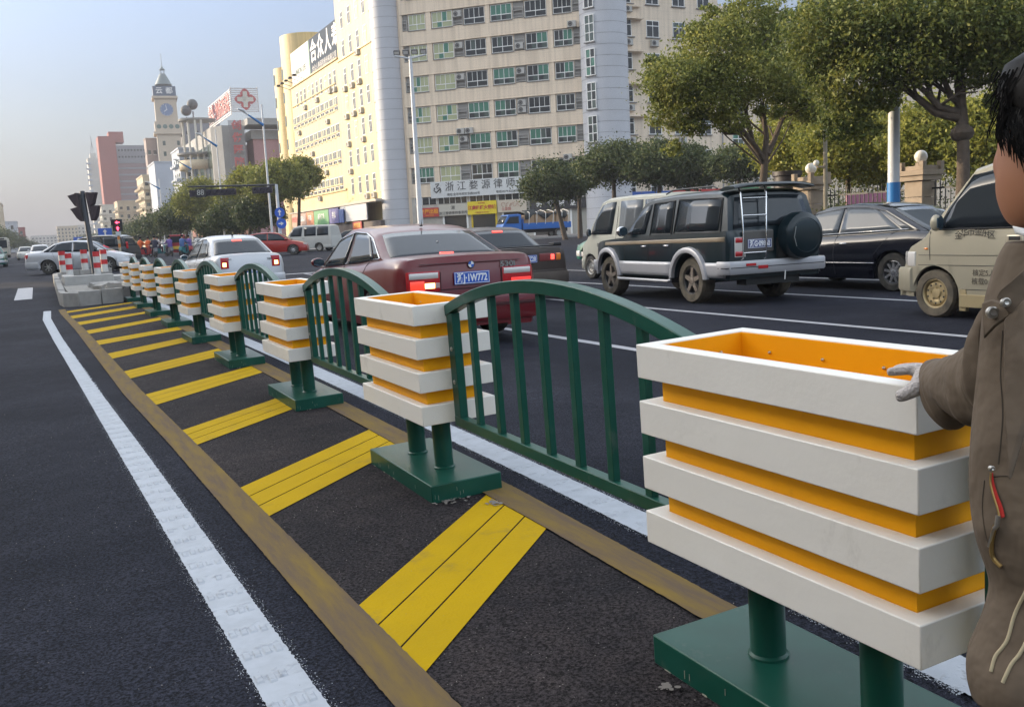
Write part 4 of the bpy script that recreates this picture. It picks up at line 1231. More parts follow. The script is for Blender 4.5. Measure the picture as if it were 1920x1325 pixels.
mb.lathe([(.041, 0), (.043, .006), (.036, .009), (.036, .004)], 28, 0, M)
for k in range(4):
    mb.lathe([(0, .0065), (.036, .0065)], 8, 1 + k % 2, M, a0=k * PI / 2, a1=(k + 1) * PI / 2 - 1e-4)
mb.build('badge', [dark, mat('badge_white', (.8, .8, .82), .3), mat('badge_blue', (.03, .12, .5), .3)], bmw.root, smooth=30)
text('530i', .085, chrome, bmw.root, (.46, yy - .010, .905), ext=.004, sx=1.35, name='model_lettering', bold=.003)
mb = MB(); mb.box(-.62, .62, yy - .006, yy + .01, .948, .953); mb.build('boot_shut_line', dark, bmw.root)
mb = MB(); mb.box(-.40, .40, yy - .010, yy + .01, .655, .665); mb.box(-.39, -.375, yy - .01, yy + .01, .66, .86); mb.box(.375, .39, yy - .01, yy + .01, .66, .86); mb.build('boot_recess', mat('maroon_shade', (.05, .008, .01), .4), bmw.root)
mb = MB(); mb.box(-.10, .07, -.47, -.36, 1.03, 1.065); mb.build('parcel_shelf_lamp', lit_red, bmw.root, bevel=.01)
mb = MB(); p0 = Vector((0, .42, 1.40)); mb.tube([p0 - Vector((0, 0, .01)), p0 + Vector((0, -.05, .085))], [.006, .002], 6); mb.ball(tuple(p0), .022, 10, sc=(1, 1.6, .5)); mb.build('roof_aerial', black, bmw.root)
bmw.wrap('bumper_strip', -1, .44, .475, mat('maroon_rub', (.06, .012, .014), .45), .052, x0=.1, x1=.9)
mb = MB(); mb.box(-.55, -.36, yy - .08, yy + .12, .20, .27); mb.build('exhaust', dark, bmw.root, bevel=.01)
mb = MB(); M = Matrix.Translation((.0, -.115, 1.175)) @ Matrix.Rotation(-R(64), 4, 'X')
mb.lathe([(.030, .0), (.030, .003), (.022, .003), (.022, .0)], 4, M=M); mb.build('window_sticker', white_trim, bmw.root)

# --- silver saloon queuing ahead, lamps burning
silver = paint('silver_paint', (.50, .51, .53), .35, .25, metal=.35)
sp = sedan_spec(W=1.70, RO=.98, top=[(-.98, .90), (-.93, 1.0), (-.6, 1.03), (-.2, 1.01), (.6, .97), (2.0, .93), (2.6, .91), (3.0, .82), (3.4, .72), (3.58, .55)],
    roof=[(-.46, 1.0), (.25, 1.42), (.6, 1.49), (1.1, 1.51), (1.6, 1.48), (1.85, 1.40), (2.62, .91)], tl=(.72, .97), tlw=(.272, .332))
lif = sedan('silver_sedan', 'silver saloon seen from behind with both brake lamps lit, ahead of the dark red one', (4.33, 23.1), .06, silver, sp, txt='浙G·LF62', plate_z=.66, brake=lit_hot, chrome_line=True)
o = lif.end_glass('rear_window_lamp', -.46, .25, .80, .88, .18, .18, lit_red, off=.012)
mb = MB(); mb.ball((0, .5, 1.50), .03, 8, sc=(1, 1.6, .9)); mb.build('roof_aerial', black, lif.root)
text('LIFAN', .05, chrome, lif.root, (-.5, lif.yr - .008, .93), ext=.003, name='model_lettering'); text('520', .07, dark, lif.root, (.45, lif.yr - .008, .90), ext=.003, name='model_lettering')

# --- old brown-grey saloon in the third lane
oldb = paint('old_brown_paint', (.045, .033, .028), .5, .6, coat=.25)
sp = sedan_spec(W=1.78, RO=1.06, WB=2.66, R=.30, rim='steel', er=.93,
    top=[(-1.06, .86), (-1.03, .955), (-.8, .965), (-.3, .96), (.0, .95), (.6, .93), (1.9, .90), (2.5, .88), (3.0, .84), (3.4, .78), (3.5, .55)],
    roof=[(-.38, .95), (.12, 1.33), (.4, 1.385), (1.0, 1.40), (1.5, 1.39), (1.8, 1.33), (2.45, .88)], tl=(.72, .86), tlw=(.275, .41), crown=.01)
old = sedan('brown_sedan', 'boxy old brownish grey saloon with glowing lamps, ahead of the dark green off-roader', (7.93, 16.15), .01, oldb, sp, tail=mat('old_tail', (.22, .05, .05), .35, coat=.4), txt='浙G·19Z28', plate_z=.77)
for (x0, x1, m_) in ((.272, .298, amber_lamp), (.702, .728, amber_lamp)): old.wrap('indicator', -1, .725, .855, m_, .018, x0=x0, x1=x1)
for (x0, x1) in ((.318, .340), (.665, .685)): old.wrap('brake_lamp', -1, .74, .84, lit_red, .018, x0=x0, x1=x1)
old.end_glass('rear_window_lamp', -.38, .12, .86, .93, .16, .16, lit_red, off=.012)
mb = MB(); mb.box(-.78, .78, old.yr + .02, old.yr + .2, .985, 1.01); mb.box(.60, .76, old.yr + .0, old.yr + .2, 1.0, 1.05); mb.build('boot_spoiler', dark, old.root, bevel=.008)
old.wrap('bumper_cladding', -1, .30, .52, mat('faded_bumper', (.11, .09, .075), .8, noise=.5, nscale=4), .06)

# --- black saloon behind the spare wheel of the off-roader
blk = paint('black_paint', (.006, .007, .013), .2, .03, coat=1)
sp = sedan_spec(W=1.78, RO=.98, FO=.87, WB=2.70, R=.32, rim='9', rim_m=mat('bright_alloy', (.75, .75, .76), .25, .85),
    roof=[(-.62, .99), (.30, 1.40), (.6, 1.46), (1.1, 1.49), (1.6, 1.47), (1.9, 1.40), (2.80, .90)], hm=chrome, bp=1.22, tl=(.72, .92))
bs = sedan('black_sedan', 'glossy black saloon with chrome handles and bright alloy wheels, left of the silver minivan', (13.37, 10.85), .01, blk, sp, txt='浙G·H1688', plate_z=.70, chrome_line=False, glassm=glassy('lighter_glass', (.10, .11, .12), .07))  # paler glass colour stands in for bright reflections on these windows
bs.side_patch('sill_trim', [(.35, .475), (2.25, .475), (2.25, .455), (.35, .455)], chrome, .012)
bs.line([(-.25, 1.02), (2.5, .93)], .010, chrome, off=.006, name='window_trim')

# --- silver saloon crossing in front of the junction, heading right
sp = sedan_spec(W=1.70, WB=2.60, RO=.98, FO=.88, R=.31, rim='7', tl=(.66, .90), tlw=(.2, .33), bp=1.08)
cr = sedan('crossing_sedan', 'silver saloon driving across the junction behind the red and white bollards', (.62, 47.78, .36), -1.90, silver, sp, txt='')
# --- dark people carrier behind it
dkm = paint('dark_mpv_paint', (.018, .02, .024), .3, .15)
van_top = [(-.85, .80), (-.8, 1.0), (0, 1.0), (1.5, .98), (2.6, .96), (3.1, .90), (3.5, .72), (3.6, .5)]
sp = dict(W=1.82, RO=.95, FO=.85, WB=2.85, R=.33, TW=.2, rim='5', zb=.22, top=[(-.95, .85), (-.9, 1.02), (0, 1.02), (1.5, 1.0), (2.6, .98), (3.2, .90), (3.6, .70), (3.7, .5)], roof=[(-.9, 1.02), (-.62, 1.62), (-.3, 1.72), (1.0, 1.76), (1.9, 1.68), (2.1, 1.62), (3.1, .93)], tumble=.22)
mp_ = Car('people_carrier', 'dark people carrier half hidden behind the front of the crossing silver saloon', 'car', sp, dkm, (4.3, 60.1, .45), .95)
zt = lambda y: mp_.zr(y) - .12
mp_.side_patch('side_window', [((y, zt(y)), (y - .04, 1.07)) for y in (-.55, -.2, .1, .4, .62)], glass)
mp_.side_patch('side_window', [((y, zt(y)), (y, 1.06)) for y in (.7, 1.0, 1.3, 1.6)], glass)
mp_.side_patch('side_window', [((y, max(zt(y), 1.1)), (y + .1, 1.04)) for y in (1.68, 1.9, 2.1, 2.3, 2.55)], glass)
mp_.end_glass('windscreen', 3.1, 2.1, .06, .95, .88, .84); mp_.end_glass('rear_window', -.9, -.62, .1, .9, .85, .85)
mp_.wrap('front_bumper', 1, .25, .5, dkm, .03); mp_.wrap('rear_bumper', -1, .25, .5, dkm, .03)
mp_.side_patch('roof_trim', [((y, zt(y) + .07), (y, zt(y) + .05)) for y in (-.5, 0, .5, 1, 1.5, 1.95)], chrome, .01)
mp_.wrap('tail_light', -1, .9, 1.3, red_lamp, .01, x0=.26, x1=.32)

# --- red hatch crossing far right
redp = paint('red_paint', (.32, .022, .014), .3, .15)
sp = sedan_spec(W=1.70, WB=2.54, RO=.75, FO=.82, rim='8', rim_m=mat('bright_alloy', (.75, .75, .76), .25, .85), top=[(-.75, .84), (-.7, .98), (0, .98), (.6, .96), (1.9, .92), (2.4, .90), (2.9, .80), (3.2, .70), (3.36, .55)],
    roof=[(-.62, 1.0), (-.15, 1.36), (.3, 1.44), (.9, 1.47), (1.4, 1.45), (1.7, 1.37), (2.5, .90)], bp=1.0)
rc = sedan('red_hatchback', 'bright red hatchback crossing the junction beyond the silver saloon', (12.15, 59.9), -1.93, redp, sp, txt='')

# --- small white minivan with a double cab
whv = paint('white_van_paint', (.46, .46, .43), .45, .45, coat=.2)
def minivan(name, label, loc, rz, m, H=1.88, scale=1.0, rim='steel', muddy=False, cat='minivan', nose=.62, cabonly=False, RO=.85, WB=2.5, FO=.62, rim_m=None):
    yf = WB + FO
    sp = dict(W=1.56, RO=RO, FO=FO, WB=WB, R=.29, TW=.17, rim=rim, rim_m=rim_m, zb=.24, boxy=1, er=.95, ef=.80, muddy=muddy, gap=.06, tumble=.16, crown=.005,
        top=[(-RO, 1.0), (-RO + .05, 1.08), (WB - .4, 1.04), (WB + .05, 1.02), (yf - .22, .86), (yf - .06, .66), (yf, .5)],
        roof=[(-RO + .03, 1.08), (-RO + .12, H - .10), (-RO + .3, H - .02), (.8, H), (WB - .75, H - .02), (WB - .45, H - .09), (yf - .42, 1.0)])
    c = Car(name, label, cat, sp, m, loc, rz)
    return c
wv = minivan('double_cab_minivan', 'small dirty white double-cab minivan crossing right of the red hatchback', (17.9, 64.2), .80, whv, H=1.85, WB=2.4, RO=1.0)
zt = lambda y: wv.zr(y) - .13
wv.side_patch('side_window', [((y, max(zt(y), 1.15)), (y + .08, 1.10)) for y in (1.25, 1.5, 1.75, 1.95, 2.15)], glass)
wv.side_patch('side_window', [((y, zt(y)), (y, 1.10)) for y in (.2, .5, .8, 1.1)], glass)
wv.side_patch('side_window', [((y, zt(y)), (y, 1.10)) for y in (-.75, -.4, 0, .1)], glass)
wv.end_glass('windscreen', 2.6, 1.95, .08, .95, .88, .84); wv.wrap('front_bumper', 1, .26, .46, whv, .02); wv.wrap('rear_bumper', -1, .26, .46, whv, .02)
wv.handle(1.15, .95, dark)
# --- dark saloon parked behind it
gry = paint('grey_paint', (.06, .065, .07), .35, .2)
sedan('grey_sedan', 'dark grey saloon standing in front of the shops, behind the white minivan', (23.6, 71.5, .5), 1.0, gry, txt='')

# --- dark green off-roader with silver cladding
dgr = paint('bottle_green_paint', (.002, .012, .017), .3, .03, coat=.45)
sil = paint('dull_silver', (.40, .40, .42), .45, .3, metal=.3)
gld = mat('gold_stripe', (.26, .20, .13), .4)
sp = dict(W=1.80, RO=1.02, FO=.75, WB=2.76, R=.365, TW=.24, rim='5', rim_m=mat('muddy_alloy', (.26, .22, .18), .6, .3, noise=.6, nscale=9, col2=(.12, .09, .07)), muddy=True, zb=.40, boxy=1, er=.93, ef=.82, gap=.09, tumble=.20, crown=.02,
    top=[(-1.02, 1.02), (-.98, 1.14), (0, 1.12), (1.5, 1.10), (2.25, 1.07), (2.5, 1.06), (3.1, 1.02), (3.42, .96), (3.51, .70)],
    roof=[(-.99, 1.12), (-.86, 1.70), (-.7, 1.765), (-.3, 1.79), (.6, 1.79), (1.3, 1.76), (1.55, 1.70), (2.28, 1.08)])
suv = Car('off_roader', 'dark green off-roader with silver wheel arches, rear ladder and covered spare wheel', 'car', sp, dgr, (10.2, 12.0), -.085)
zt = lambda y: suv.zr(y) - .13
suv.side_patch('side_window', [((y, zt(y)), (y, 1.15)) for y in (-.74, -.4, 0, .42)], glass)
suv.side_patch('side_window', [((y, zt(y)), (y, 1.14)) for y in (.60, .8, 1.0, 1.18)], glass)
suv.side_patch('side_window', [((y, max(zt(y), 1.16)), (y + .13, 1.13)) for y in (1.30, 1.45, 1.6, 1.75, 1.92)], glass)
for pts_ in ([(-.8, 1.12), (-.76, 1.64), (.44, 1.67), (.48, 1.12)], [(.56, 1.12), (.56, 1.66), (1.22, 1.64), (1.24, 1.11)]):
    suv.line(pts_ + [pts_[0]], .02, black, off=.004, name='window_seal')
suv.end_glass('rear_window', -.99, -.86, .12, .93, .86, .84); suv.end_glass('windscreen', 2.28, 1.55, .06, .95, .88, .84)
suv.side_patch('gold_stripe', [(-.95, 1.05), (2.9, 1.0), (2.9, .94), (-.95, .98)], gld, .004, n=20)
for (a, b_) in ((-.98, -.44), (.47, 2.30), (3.2, 3.42)):
    suv.side_patch('lower_cladding', [(a, .66), (b_, .66), (b_, .43), (a, .43)], sil, .018, n=8, thick=.02)
suv.side_patch('cladding_groove', [(.5, .565), (2.28, .565), (2.28, .550), (.5, .550)], dark, .022, n=6)
for sd in (-1, 1):                                     # flared arches
    for yc in (0, 2.76):
        rows = []
        for k in range(19):
            a = R(-8) + R(196) * k / 18
            row = []
            for (rr, ox) in ((.455, .0), (.455, .06), (.50, .07), (.535, .055), (.545, .0)):
                y, z = yc + rr * math.cos(a), .365 + rr * math.sin(a)
                z = max(z, .40)
                row.append((sd * (suv.sx(y, min(z, 1.0)) + ox), y, z))
            rows.append(row)
        mb = MB(); mb.grid(rows); mb.build('wheel_arch_flare', sil, suv.root, smooth=50)
    mb = MB(); mb.tube([(sd * .93, .5, .36), (sd * .96, .56, .345), (sd * .96, 2.24, .345), (sd * .93, 2.3, .36)], .028, 10); mb.build('side_step', chrome if 0 else sil, suv.root, smooth=60)
for y in (.52, 1.27, 2.1): suv.line([(y, 1.12), (y + .01, .45)], .010)
suv.handle(.68, .93, chrome); suv.handle(1.42, .92, chrome)
suv.wrap('rear_bumper', -1, .48, .68, sil, .09, x0=.12, x1=.88)
suv.wrap('bumper_groove', -1, .575, .59, dark, .093, x0=.13, x1=.87)
suv.wrap('front_bumper', 1, .45, .66, sil, .07)
for (x0, x1) in ((.268, .33), (.67, .732)):
    o = suv.wrap('tail_light', -1, .74, 1.04, clear_lamp, .012, x0=x0, x1=x1)
    suv.wrap('red_lens', -1, .95, 1.03, red_lamp, .016, x0=x0 + .005, x1=x1 - .008, parent=o)
    suv.wrap('red_lens', -1, .75, .83, red_lamp, .016, x0=x0 + .005, x1=x1 - .008, parent=o)
yy = suv.yr
mb = MB(); mb.box(-.60, -.42, yy - .10, yy - .09, .60, .64); mb.box(-.38, -.20, yy - .10, yy - .09, .55, .60); mb.build('reflector', red_lamp, suv.root, bevel=.004)
mb = MB(); mb.box(-.60, -.04, yy - .035, yy + .01, .80, 1.13); mb.build('plate_housing', mat('housing_grey', (.09, .085, .08), .5), suv.root, bevel=.02)
suv.plate(-1, .93, '浙G·09860', off=.042, x=-.31, w=.44, h=.14, pm=mat('grey_blue_plate', (.10, .12, .26), .5))
mb = MB(); M = Matrix.Translation((.38, yy - .12, 1.02)) @ Matrix.Rotation(PI / 2, 4, 'X')
mb.lathe([(0, .17), (.22, .168), (.30, .15), (.345, .11), (.36, .04), (.36, -.08), (.33, -.11), (0, -.11)], 40, M=M)
mb.lathe([(.27, .162), (.262, .166), (.255, .166), (.25, .160)], 40, M=M)
sw = mb.build('spare_wheel_cover', dgr, suv.root, smooth=35)
mb = MB(); mb.tube([(.18, yy - .294, .86), (.14, yy - .29, 1.0), (.17, yy - .294, 1.16)], .006, 6); mb.build('cover_scratch', mat('pale_scuff', (.25, .27, .27), .6), sw)
mb = MB(); mb.box(.02, .72, yy - .05, yy + .01, .70, 1.0); mb.build('spare_carrier', black, suv.root)
mb = MB()
for x in (-.66, -.24):
    dx = .08 if x < -.5 else .14
    mb.tube([(x + dx + .02, -.80, 1.78), (x + dx * .9, -.92, 1.80), (x + dx * .8, -.99, 1.70), (x + .03, yy - .07, 1.15), (x + .01, yy - .09, .72), (x + .02, yy - .03, .70)], .013, 8)
for z, a, b_ in ((1.62, -.575, -.12), (1.36, -.61, -.18), (.80, -.645, -.235)):
    yq = -.99 + (yy - .08 + .99) * (1.70 - z) / .55 if z > 1.15 else yy - .09
    mb.tube([(a, yq, z), (b_, yq, z)], .011, 8)
mb.build('rear_ladder', chrome, suv.root, smooth=60)
mb = MB(); rows = []
for k in range(13):
    x = -.74 + 1.48 * k / 12; e_ = abs(k - 6) / 6
    z = 1.845 - .05 * e_ ** 4
    rows.append([(x, -.62, z - .03), (x, -.80, z + .012), (x, -1.02, z + .005), (x, -1.06, z - .03), (x, -1.0, z - .04), (x, -.75, z - .055)])
mb.grid(rows, 0, True); mb.add(rows[0], [tuple(range(6))]); mb.add(rows[-1], [tuple(range(6))])
mb.build('roof_spoiler', dgr, suv.root, smooth=50)
mb = MB()
for sd in (-1, 1): mb.tube([(sd * .60, -.4, 1.80), (sd * .60, -.3, 1.84), (sd * .60, .9, 1.845), (sd * .60, 1.1, 1.79)], .014, 8)
mb.build('roof_rail', dark, suv.root)
suv.mirror(2.02, 1.16, chrome, w=.10, h=.19, bigx=.12)
mb = MB(); mb.box(-.5, .5, yy + .05, yy + .3, .30, .48); mb.box(-.7, .7, .2, 2.4, .30, .45); mb.tube([(-.85, 0, .365), (.85, 0, .365)], .06, 10); mb.build('underbody', black, suv.root)
mb = MB(); mb.tube([(.1, yy - .12, .50), (.08, yy - .13, .36)], .008, 6); mb.build('tow_strap', white_trim, suv.root)

# --- near silver-gold minivan behind the man
gvp = paint('champagne_paint', (.36, .33, .25), .42, .3, metal=.2, coat=.3)
gv = minivan('silver_minivan', 'dusty champagne silver minivan with black characters on its front door', (10.42, 5.28), -.02, gvp, H=1.88, muddy=True, rim='steel', rim_m=mat('gilt_rim', (.45, .36, .20), .5, .5, noise=.5, nscale=10, col2=(.2, .15, .08)), WB=2.5, FO=.62)
zt = lambda y: gv.zr(y) - .12
gv.side_patch('side_window', [((y, max(zt(y), 1.12)), (y + .12, 1.08)) for y in (1.30, 1.5, 1.7, 1.9, 2.05, 2.2, 2.35)], glass)
gv.line([(1.28, 1.07), (1.28, zt(1.3) + .01), (2.05, zt(2.05) + .01), (2.49, 1.07), (1.28, 1.07)], .02, black, off=.004, name='window_seal')
gv.side_patch('side_window', [((y, zt(y)), (y, 1.10)) for y in (.0, .4, .8, 1.08)], glass)
gv.side_patch('side_window', [((y, zt(y)), (y, 1.10)) for y in (-.75, -.4, -.12)], glass)
gv.end_glass('windscreen', 2.70, 2.05, .06, .94, .90, .86)
gv.line([(1.22, 1.75), (1.22, .36)], .010, seam); gv.line([(2.58, 1.05), (2.56, .70)], .008); gv.line([(1.22, .36), (2.1, .36)], .008)
gv.line([(-.8, .76), (2.75, .76)], .008); gv.line([(-.8, .64), (2.75, .64)], .008); gv.line([(1.25, .58), (1.42, .57), (1.5, .50), (1.53, .40)], .006, sides=(-1,))
gv.wrap('front_bumper', 1, .30, .60, gvp, .03); gv.wrap('rear_bumper', -1, .30, .56, gvp, .03)
gv.wrap('head_light', 1, .62, .80, clear_lamp, .012, x0=.16, x1=.26); gv.wrap('head_light', 1, .62, .80, clear_lamp, .012, x0=.74, x1=.84)
gv.mirror(2.42, 1.12, gvp, w=.06, h=.20, bigx=.09)
for sd in (-1, 1):
    x = sd * (gv.sx(1.42, .93) + .004)
    mb = MB(); mb.box(x - .012, x + .012, 1.32, 1.52, .87, .99); o = mb.build('door_handle', mat('handle_chrome', (.6, .55, .42), .3, .7), gv.root, bevel=.012)
    mb = MB(); mb.box(x + sd * .006, x + sd * .016, 1.35, 1.49, .93, .975); mb.build('handle_recess', dark, o, bevel=.006)
mb = MB(); mb.ball((-(gv.sx(2.55, .84) + .004), 2.62, .84), .03, 10, sc=(.3, 1, .5)); mb.build('side_indicator', amber_lamp, gv.root)
inkm = mat('sign_writing_black', (.03, .028, .025), .7)
xs_ = -(gv.sx(1.9, .95) + .006)
for i, ch in enumerate('金华市金东区'):
    a = (i - 2.5) * .26
    text(ch, .105, inkm, gv.root, (xs_ - .002, 1.93 - math.sin(a) * .36, .83 + math.cos(a) * .20), (PI / 2 , -a * .0, -PI / 2), .001, name='door_writing')
text('核定5人', .085, mat('faded_writing', (.12, .10, .075), .8), gv.root, (-(gv.sx(1.85, .55) + .004), 1.80, .555), (PI / 2, 0, -PI / 2), .001, name='door_writing')
text('核载0.5T', .085, mat('faded_writing', (.12, .10, .075), .8), gv.root, (-(gv.sx(1.85, .46) + .004), 1.80, .455), (PI / 2, 0, -PI / 2), .001, name='door_writing')
for sd in (-1, 1):
    mb = MB(); mb.box(sd * .74 - .03, sd * .74 + .03, 2.04, 2.13, .10, .36); mb.box(min(sd * .60, sd * .79), max(sd * .60, sd * .79), 1.72, 2.12, .15, .30); mb.build('mud_flap', mat('muddy_flap', (.30, .24, .13), .8), gv.root, bevel=.006)

# --- grey-green van ahead of the black saloon
ggm = paint('grey_green_paint', (.44, .43, .36), .5, .25, coat=.2)
g2 = minivan('grey_van', 'grey-green van with dark lettering on its door, in front of the dark green off-roader', (13.1, 17.6), .0, ggm, H=2.0, WB=2.4)
zt = lambda y: g2.zr(y) - .13
g2.side_patch('side_window', [((y, max(zt(y), 1.15)), (y + .10, 1.10)) for y in (1.30, 1.5, 1.7, 1.9, 2.1, 2.25)], glass)
g2.side_patch('side_window', [((y, zt(y)), (y, 1.10)) for y in (.2, .5, .8, 1.1)], glassy('lighter_glass', (.10, .11, .12), .07))
g2.side_patch('side_window', [((y, zt(y)), (y, 1.10)) for y in (-.7, -.4, 0, .1)], glass)
g2.end_glass('windscreen', 2.6, 1.95, .06, .94, .90, .86); g2.wrap('front_bumper', 1, .28, .5, ggm, .02)
g2.line([(1.2, 1.75), (1.2, .4)], .01); g2.handle(1.35, .95, dark, L=.1); g2.mirror(2.3, 1.12, dark, w=.05, h=.2)
for i, ch in enumerate('金华客运'):
    text(ch, .10, inkm, g2.root, (-(g2.sx(1.8, .85) + .006), 1.98 - i * .14, .84 + (.04 if i in (1, 2) else 0)), (PI / 2, 0, -PI / 2), .001, name='door_writing')

# --- taxis
tax = paint('taxi_green', (.004, .085, .065), .4, .2)
def taxi(label, loc, rz, up=None):
    c = sedan('taxi', label, loc, rz, tax, sedan_spec(), txt='', cat='taxi', group='green taxis')
    mb = MB(); mb.box(-.25, .25, .85, 1.0, 1.44, 1.56); mb.build('roof_sign', white_trim, c.root, bevel=.02)
    c.side_patch('lower_panel', [(-.6, .46), (3.0, .46), (3.0, .30), (-.6, .30)], silver, .008, n=20)
    c.wrap('front_panel', 1, .30, .50, silver, .035)
    return c
t1 = taxi('green taxi with pale sill seen between the brown saloon and the grey-green van', (17.5, 24.4), .03)
text('金华', .16, white_trim, t1.root, (-(t1.sx(1.6, .7) + .006), 1.55, .72), (PI / 2, 0, -PI / 2), .001, name='door_writing')
taxi('green taxi facing the camera at the far left, left of the crossing silver saloon', (-3.9, 62.0, .42), PI)
taxi('second green taxi further back at the far left, behind the one facing the camera', (-2.8, 74.0, .50), PI)
sedan('white_sedan', 'white saloon cut by the left edge of the picture, beside the green taxi', (-6.3, 64.5, .43), PI, paint('white_paint', (.5, .5, .5), .35, .25), txt='')
sedan('far_silver_car', 'small silver car far down the road, left of the traffic signal pole', (.2, 92, .6), PI, silver, txt='')
sedan('far_dark_car', 'small dark car far down the road behind the crossing silver saloon', (3.4, 108, .65), .02, gry, txt='')
for i, (x, y, m_, l_) in enumerate(((14.6, 96, gry, 'dark car among the scooters under the street trees'), (-1.2, 118, whv, 'tiny pale car far down the left carriageway'), (-6.5, 104, dkm, 'tiny dark car far down the left carriageway'), (7.4, 122, silver, 'tiny silver car far off in the junction exit'))):
    sedan('distant_car', l_, (x, y), 0 if x > 0 else PI, m_, txt='')
# bus far down the street
bus = empty('bus', (-5.2, 165, hgt(-5, 165)), PI); tag(bus, 'pale bus far down the left side of the street', 'bus')
mb = MB(); mb.box(-1.25, 1.25, -9, 1.2, .4, 3.1); mb.build('body', mat('bus_cream', (.45, .44, .38), .5), bus, bevel=.15)
mb = MB(); mb.box(-1.1, 1.1, 1.17, 1.215, 1.5, 2.7); mb.box(-1.262, 1.262, -8.5, .7, 1.6, 2.5); mb.build('window', glass, bus)
mb = MB(); mb.box(-.8, .8, 1.17, 1.22, 2.78, 3.02); mb.build('destination_board', dark, bus)
for x in (-1.1, 1.1):
    for y in (-7, -.6):
        mb = MB(); mb.tube([(x - .12, y, .5), (x + .12, y, .5)], .5, 16); mb.build('wheel', tyre_m, bus)

# yellow minibus roof beyond the grey van
ym = paint('yellow_van_paint', (.55, .36, .03), .4, .2)
yv = minivan('yellow_van', 'yellow van whose roof shows above the grey-green van', (17.9, 20.4), .03, ym, H=2.02, WB=2.4)
zt = lambda y: yv.zr(y) - .15
yv.side_patch('side_window', [((y, zt(y)), (y, 1.12)) for y in (-.6, 0, .6, 1.2, 1.7)], glass)
mb = MB(); mb.box(-.5, .5, -.6, 1.5, 2.03, 2.07); mb.ball((0, 1.2, 2.05), .3, 12, sc=(1.2, 2, .3)); mb.build('roof_cover', white_trim, yv.root, bevel=.01)

# --- blue flatbed truck piled with boxes
tb = paint('truck_blue', (.015, .12, .42), .4, .25)
card = mat('cardboard', (.36, .24, .14), .85, noise=.3, nscale=3)
tarp = mat('dark_tarpaulin', (.015, .02, .022), .6, noise=.3, nscale=6)
tr = empty('flatbed_truck', (38.9, 70.7, .5), 1.45); tag(tr, 'blue flatbed truck loaded with cartons under a tied dark sheet, before the shop fronts', 'truck')
mb = MB()
cab = [(-.0, .7), (0, 2.05), (.25, 2.12), (1.15, 2.10), (1.6, 1.35), (1.72, 1.1), (1.72, .55), (0, .55)]
mb.prism([(y + 2.2, z) for y, z in cab], -.92, .92, 'x'); mb.build('cab', tb, tr, bevel=.05)
for sd in (-1, 1):
    mb = MB(); mb.prism([(2.45, 1.35), (2.45, 1.92), (3.25, 1.90), (3.62, 1.35)], sd * .925, sd * .94, 'x'); mb.build('side_window', glass, tr)
    mb = MB(); mb.prism([(2.3, .58), (2.3, 1.25), (3.8, 1.2), (3.8, .58)], sd * .922, sd * .935, 'x'); mb.build('door', tb, tr)
mb = MB(); rows = [[(-.82, 3.42, 2.0), (.82, 3.42, 2.0)], [(-.86, 3.84, 1.37), (.86, 3.84, 1.37)]]; mb.grid(rows); o = mb.build('windscreen', glass, tr); o.modifiers.new('t', 'SOLIDIFY').thickness = .02
mb = MB(); mb.box(-1.0, 1.0, -2.3, 2.1, .80, .90); mb.box(-1.02, -.96, -2.3, 2.1, .90, 1.32); mb.box(.96, 1.02, -2.3, 2.1, .90, 1.32); mb.box(-.96, .96, -2.3, -2.24, .90, 1.32); mb.box(-.96, .96, 2.04, 2.1, .90, 1.7)
mb.build('load_bed', tb, tr, bevel=.01)
mb = MB(); mb.box(-.4, .4, -2.2, 3.6, .5, .8); mb.build('chassis', black, tr)
for y in (-1.2, 3.1):
    for sd in (-1, 1): wheel(.38, .22, 'steel', sd, tr, y, sd * .82)
rnd = random.Random(2)
for i, (y0, y1, z1) in enumerate(((1.0, 1.95, 2.0), (0.05, .95, 2.1), (-.9, .0, 2.2), (-1.7, -.95, 2.0), (-2.2, -1.75, 1.9))):
    mb = MB(); mb.box(-.9, .9, y0, y1, .91, z1); o = mb.build('carton', card, None, loc=tr.location, rot=tr.rotation_euler, bevel=.02)
    tag(o, ['carton just behind the blue truck cab', 'second carton from the truck cab', 'tall middle carton on the truck bed', 'fourth carton from the truck cab', 'low carton at the tail of the blue truck'][i], 'carton', 'cartons on the truck bed')
rows = []
for i in range(17):
    y = 1.9 - i * .24
    rows.append([(x * (1.0 + .04 * math.sin(i * 1.3)), y, (2.22 + .22 * math.exp(-((i - 3) / 2.5) ** 2) + .05 * math.sin(i * 1.7) + .05 * math.sin(x * 5 + i)) if abs(x) < .8 else 2.1 - .5 * (abs(x) > .95) * (.5 + .5 * math.sin(i * .9 + 1))) for x in (-1.0, -.94, -.5, -.2, .1, .5, .94, 1.0)])
mb = MB(); mb.grid(rows); o = mb.build('tarpaulin', tarp, None, loc=tr.location, rot=tr.rotation_euler, smooth=50); o.modifiers.new('t', 'SOLIDIFY').thickness = .02
tag(o, 'crumpled dark sheet tied over the cartons of the blue truck', 'tarpaulin')
mb = MB()
for y in (1.6, .9, .1, -.6, -1.4, -2.0): mb.tube([(-1.04, y, 1.2), (-1.06, y - .05, 1.7), (-1.0, y - .1, 2.2), (0, y, 2.4), (1.0, y, 2.2), (1.04, y, 1.2)], .022, 6)
o = mb.build('rope', white_trim, None, loc=tr.location, rot=tr.rotation_euler); tag(o, 'pale ropes lashing the load of the blue truck', 'rope')

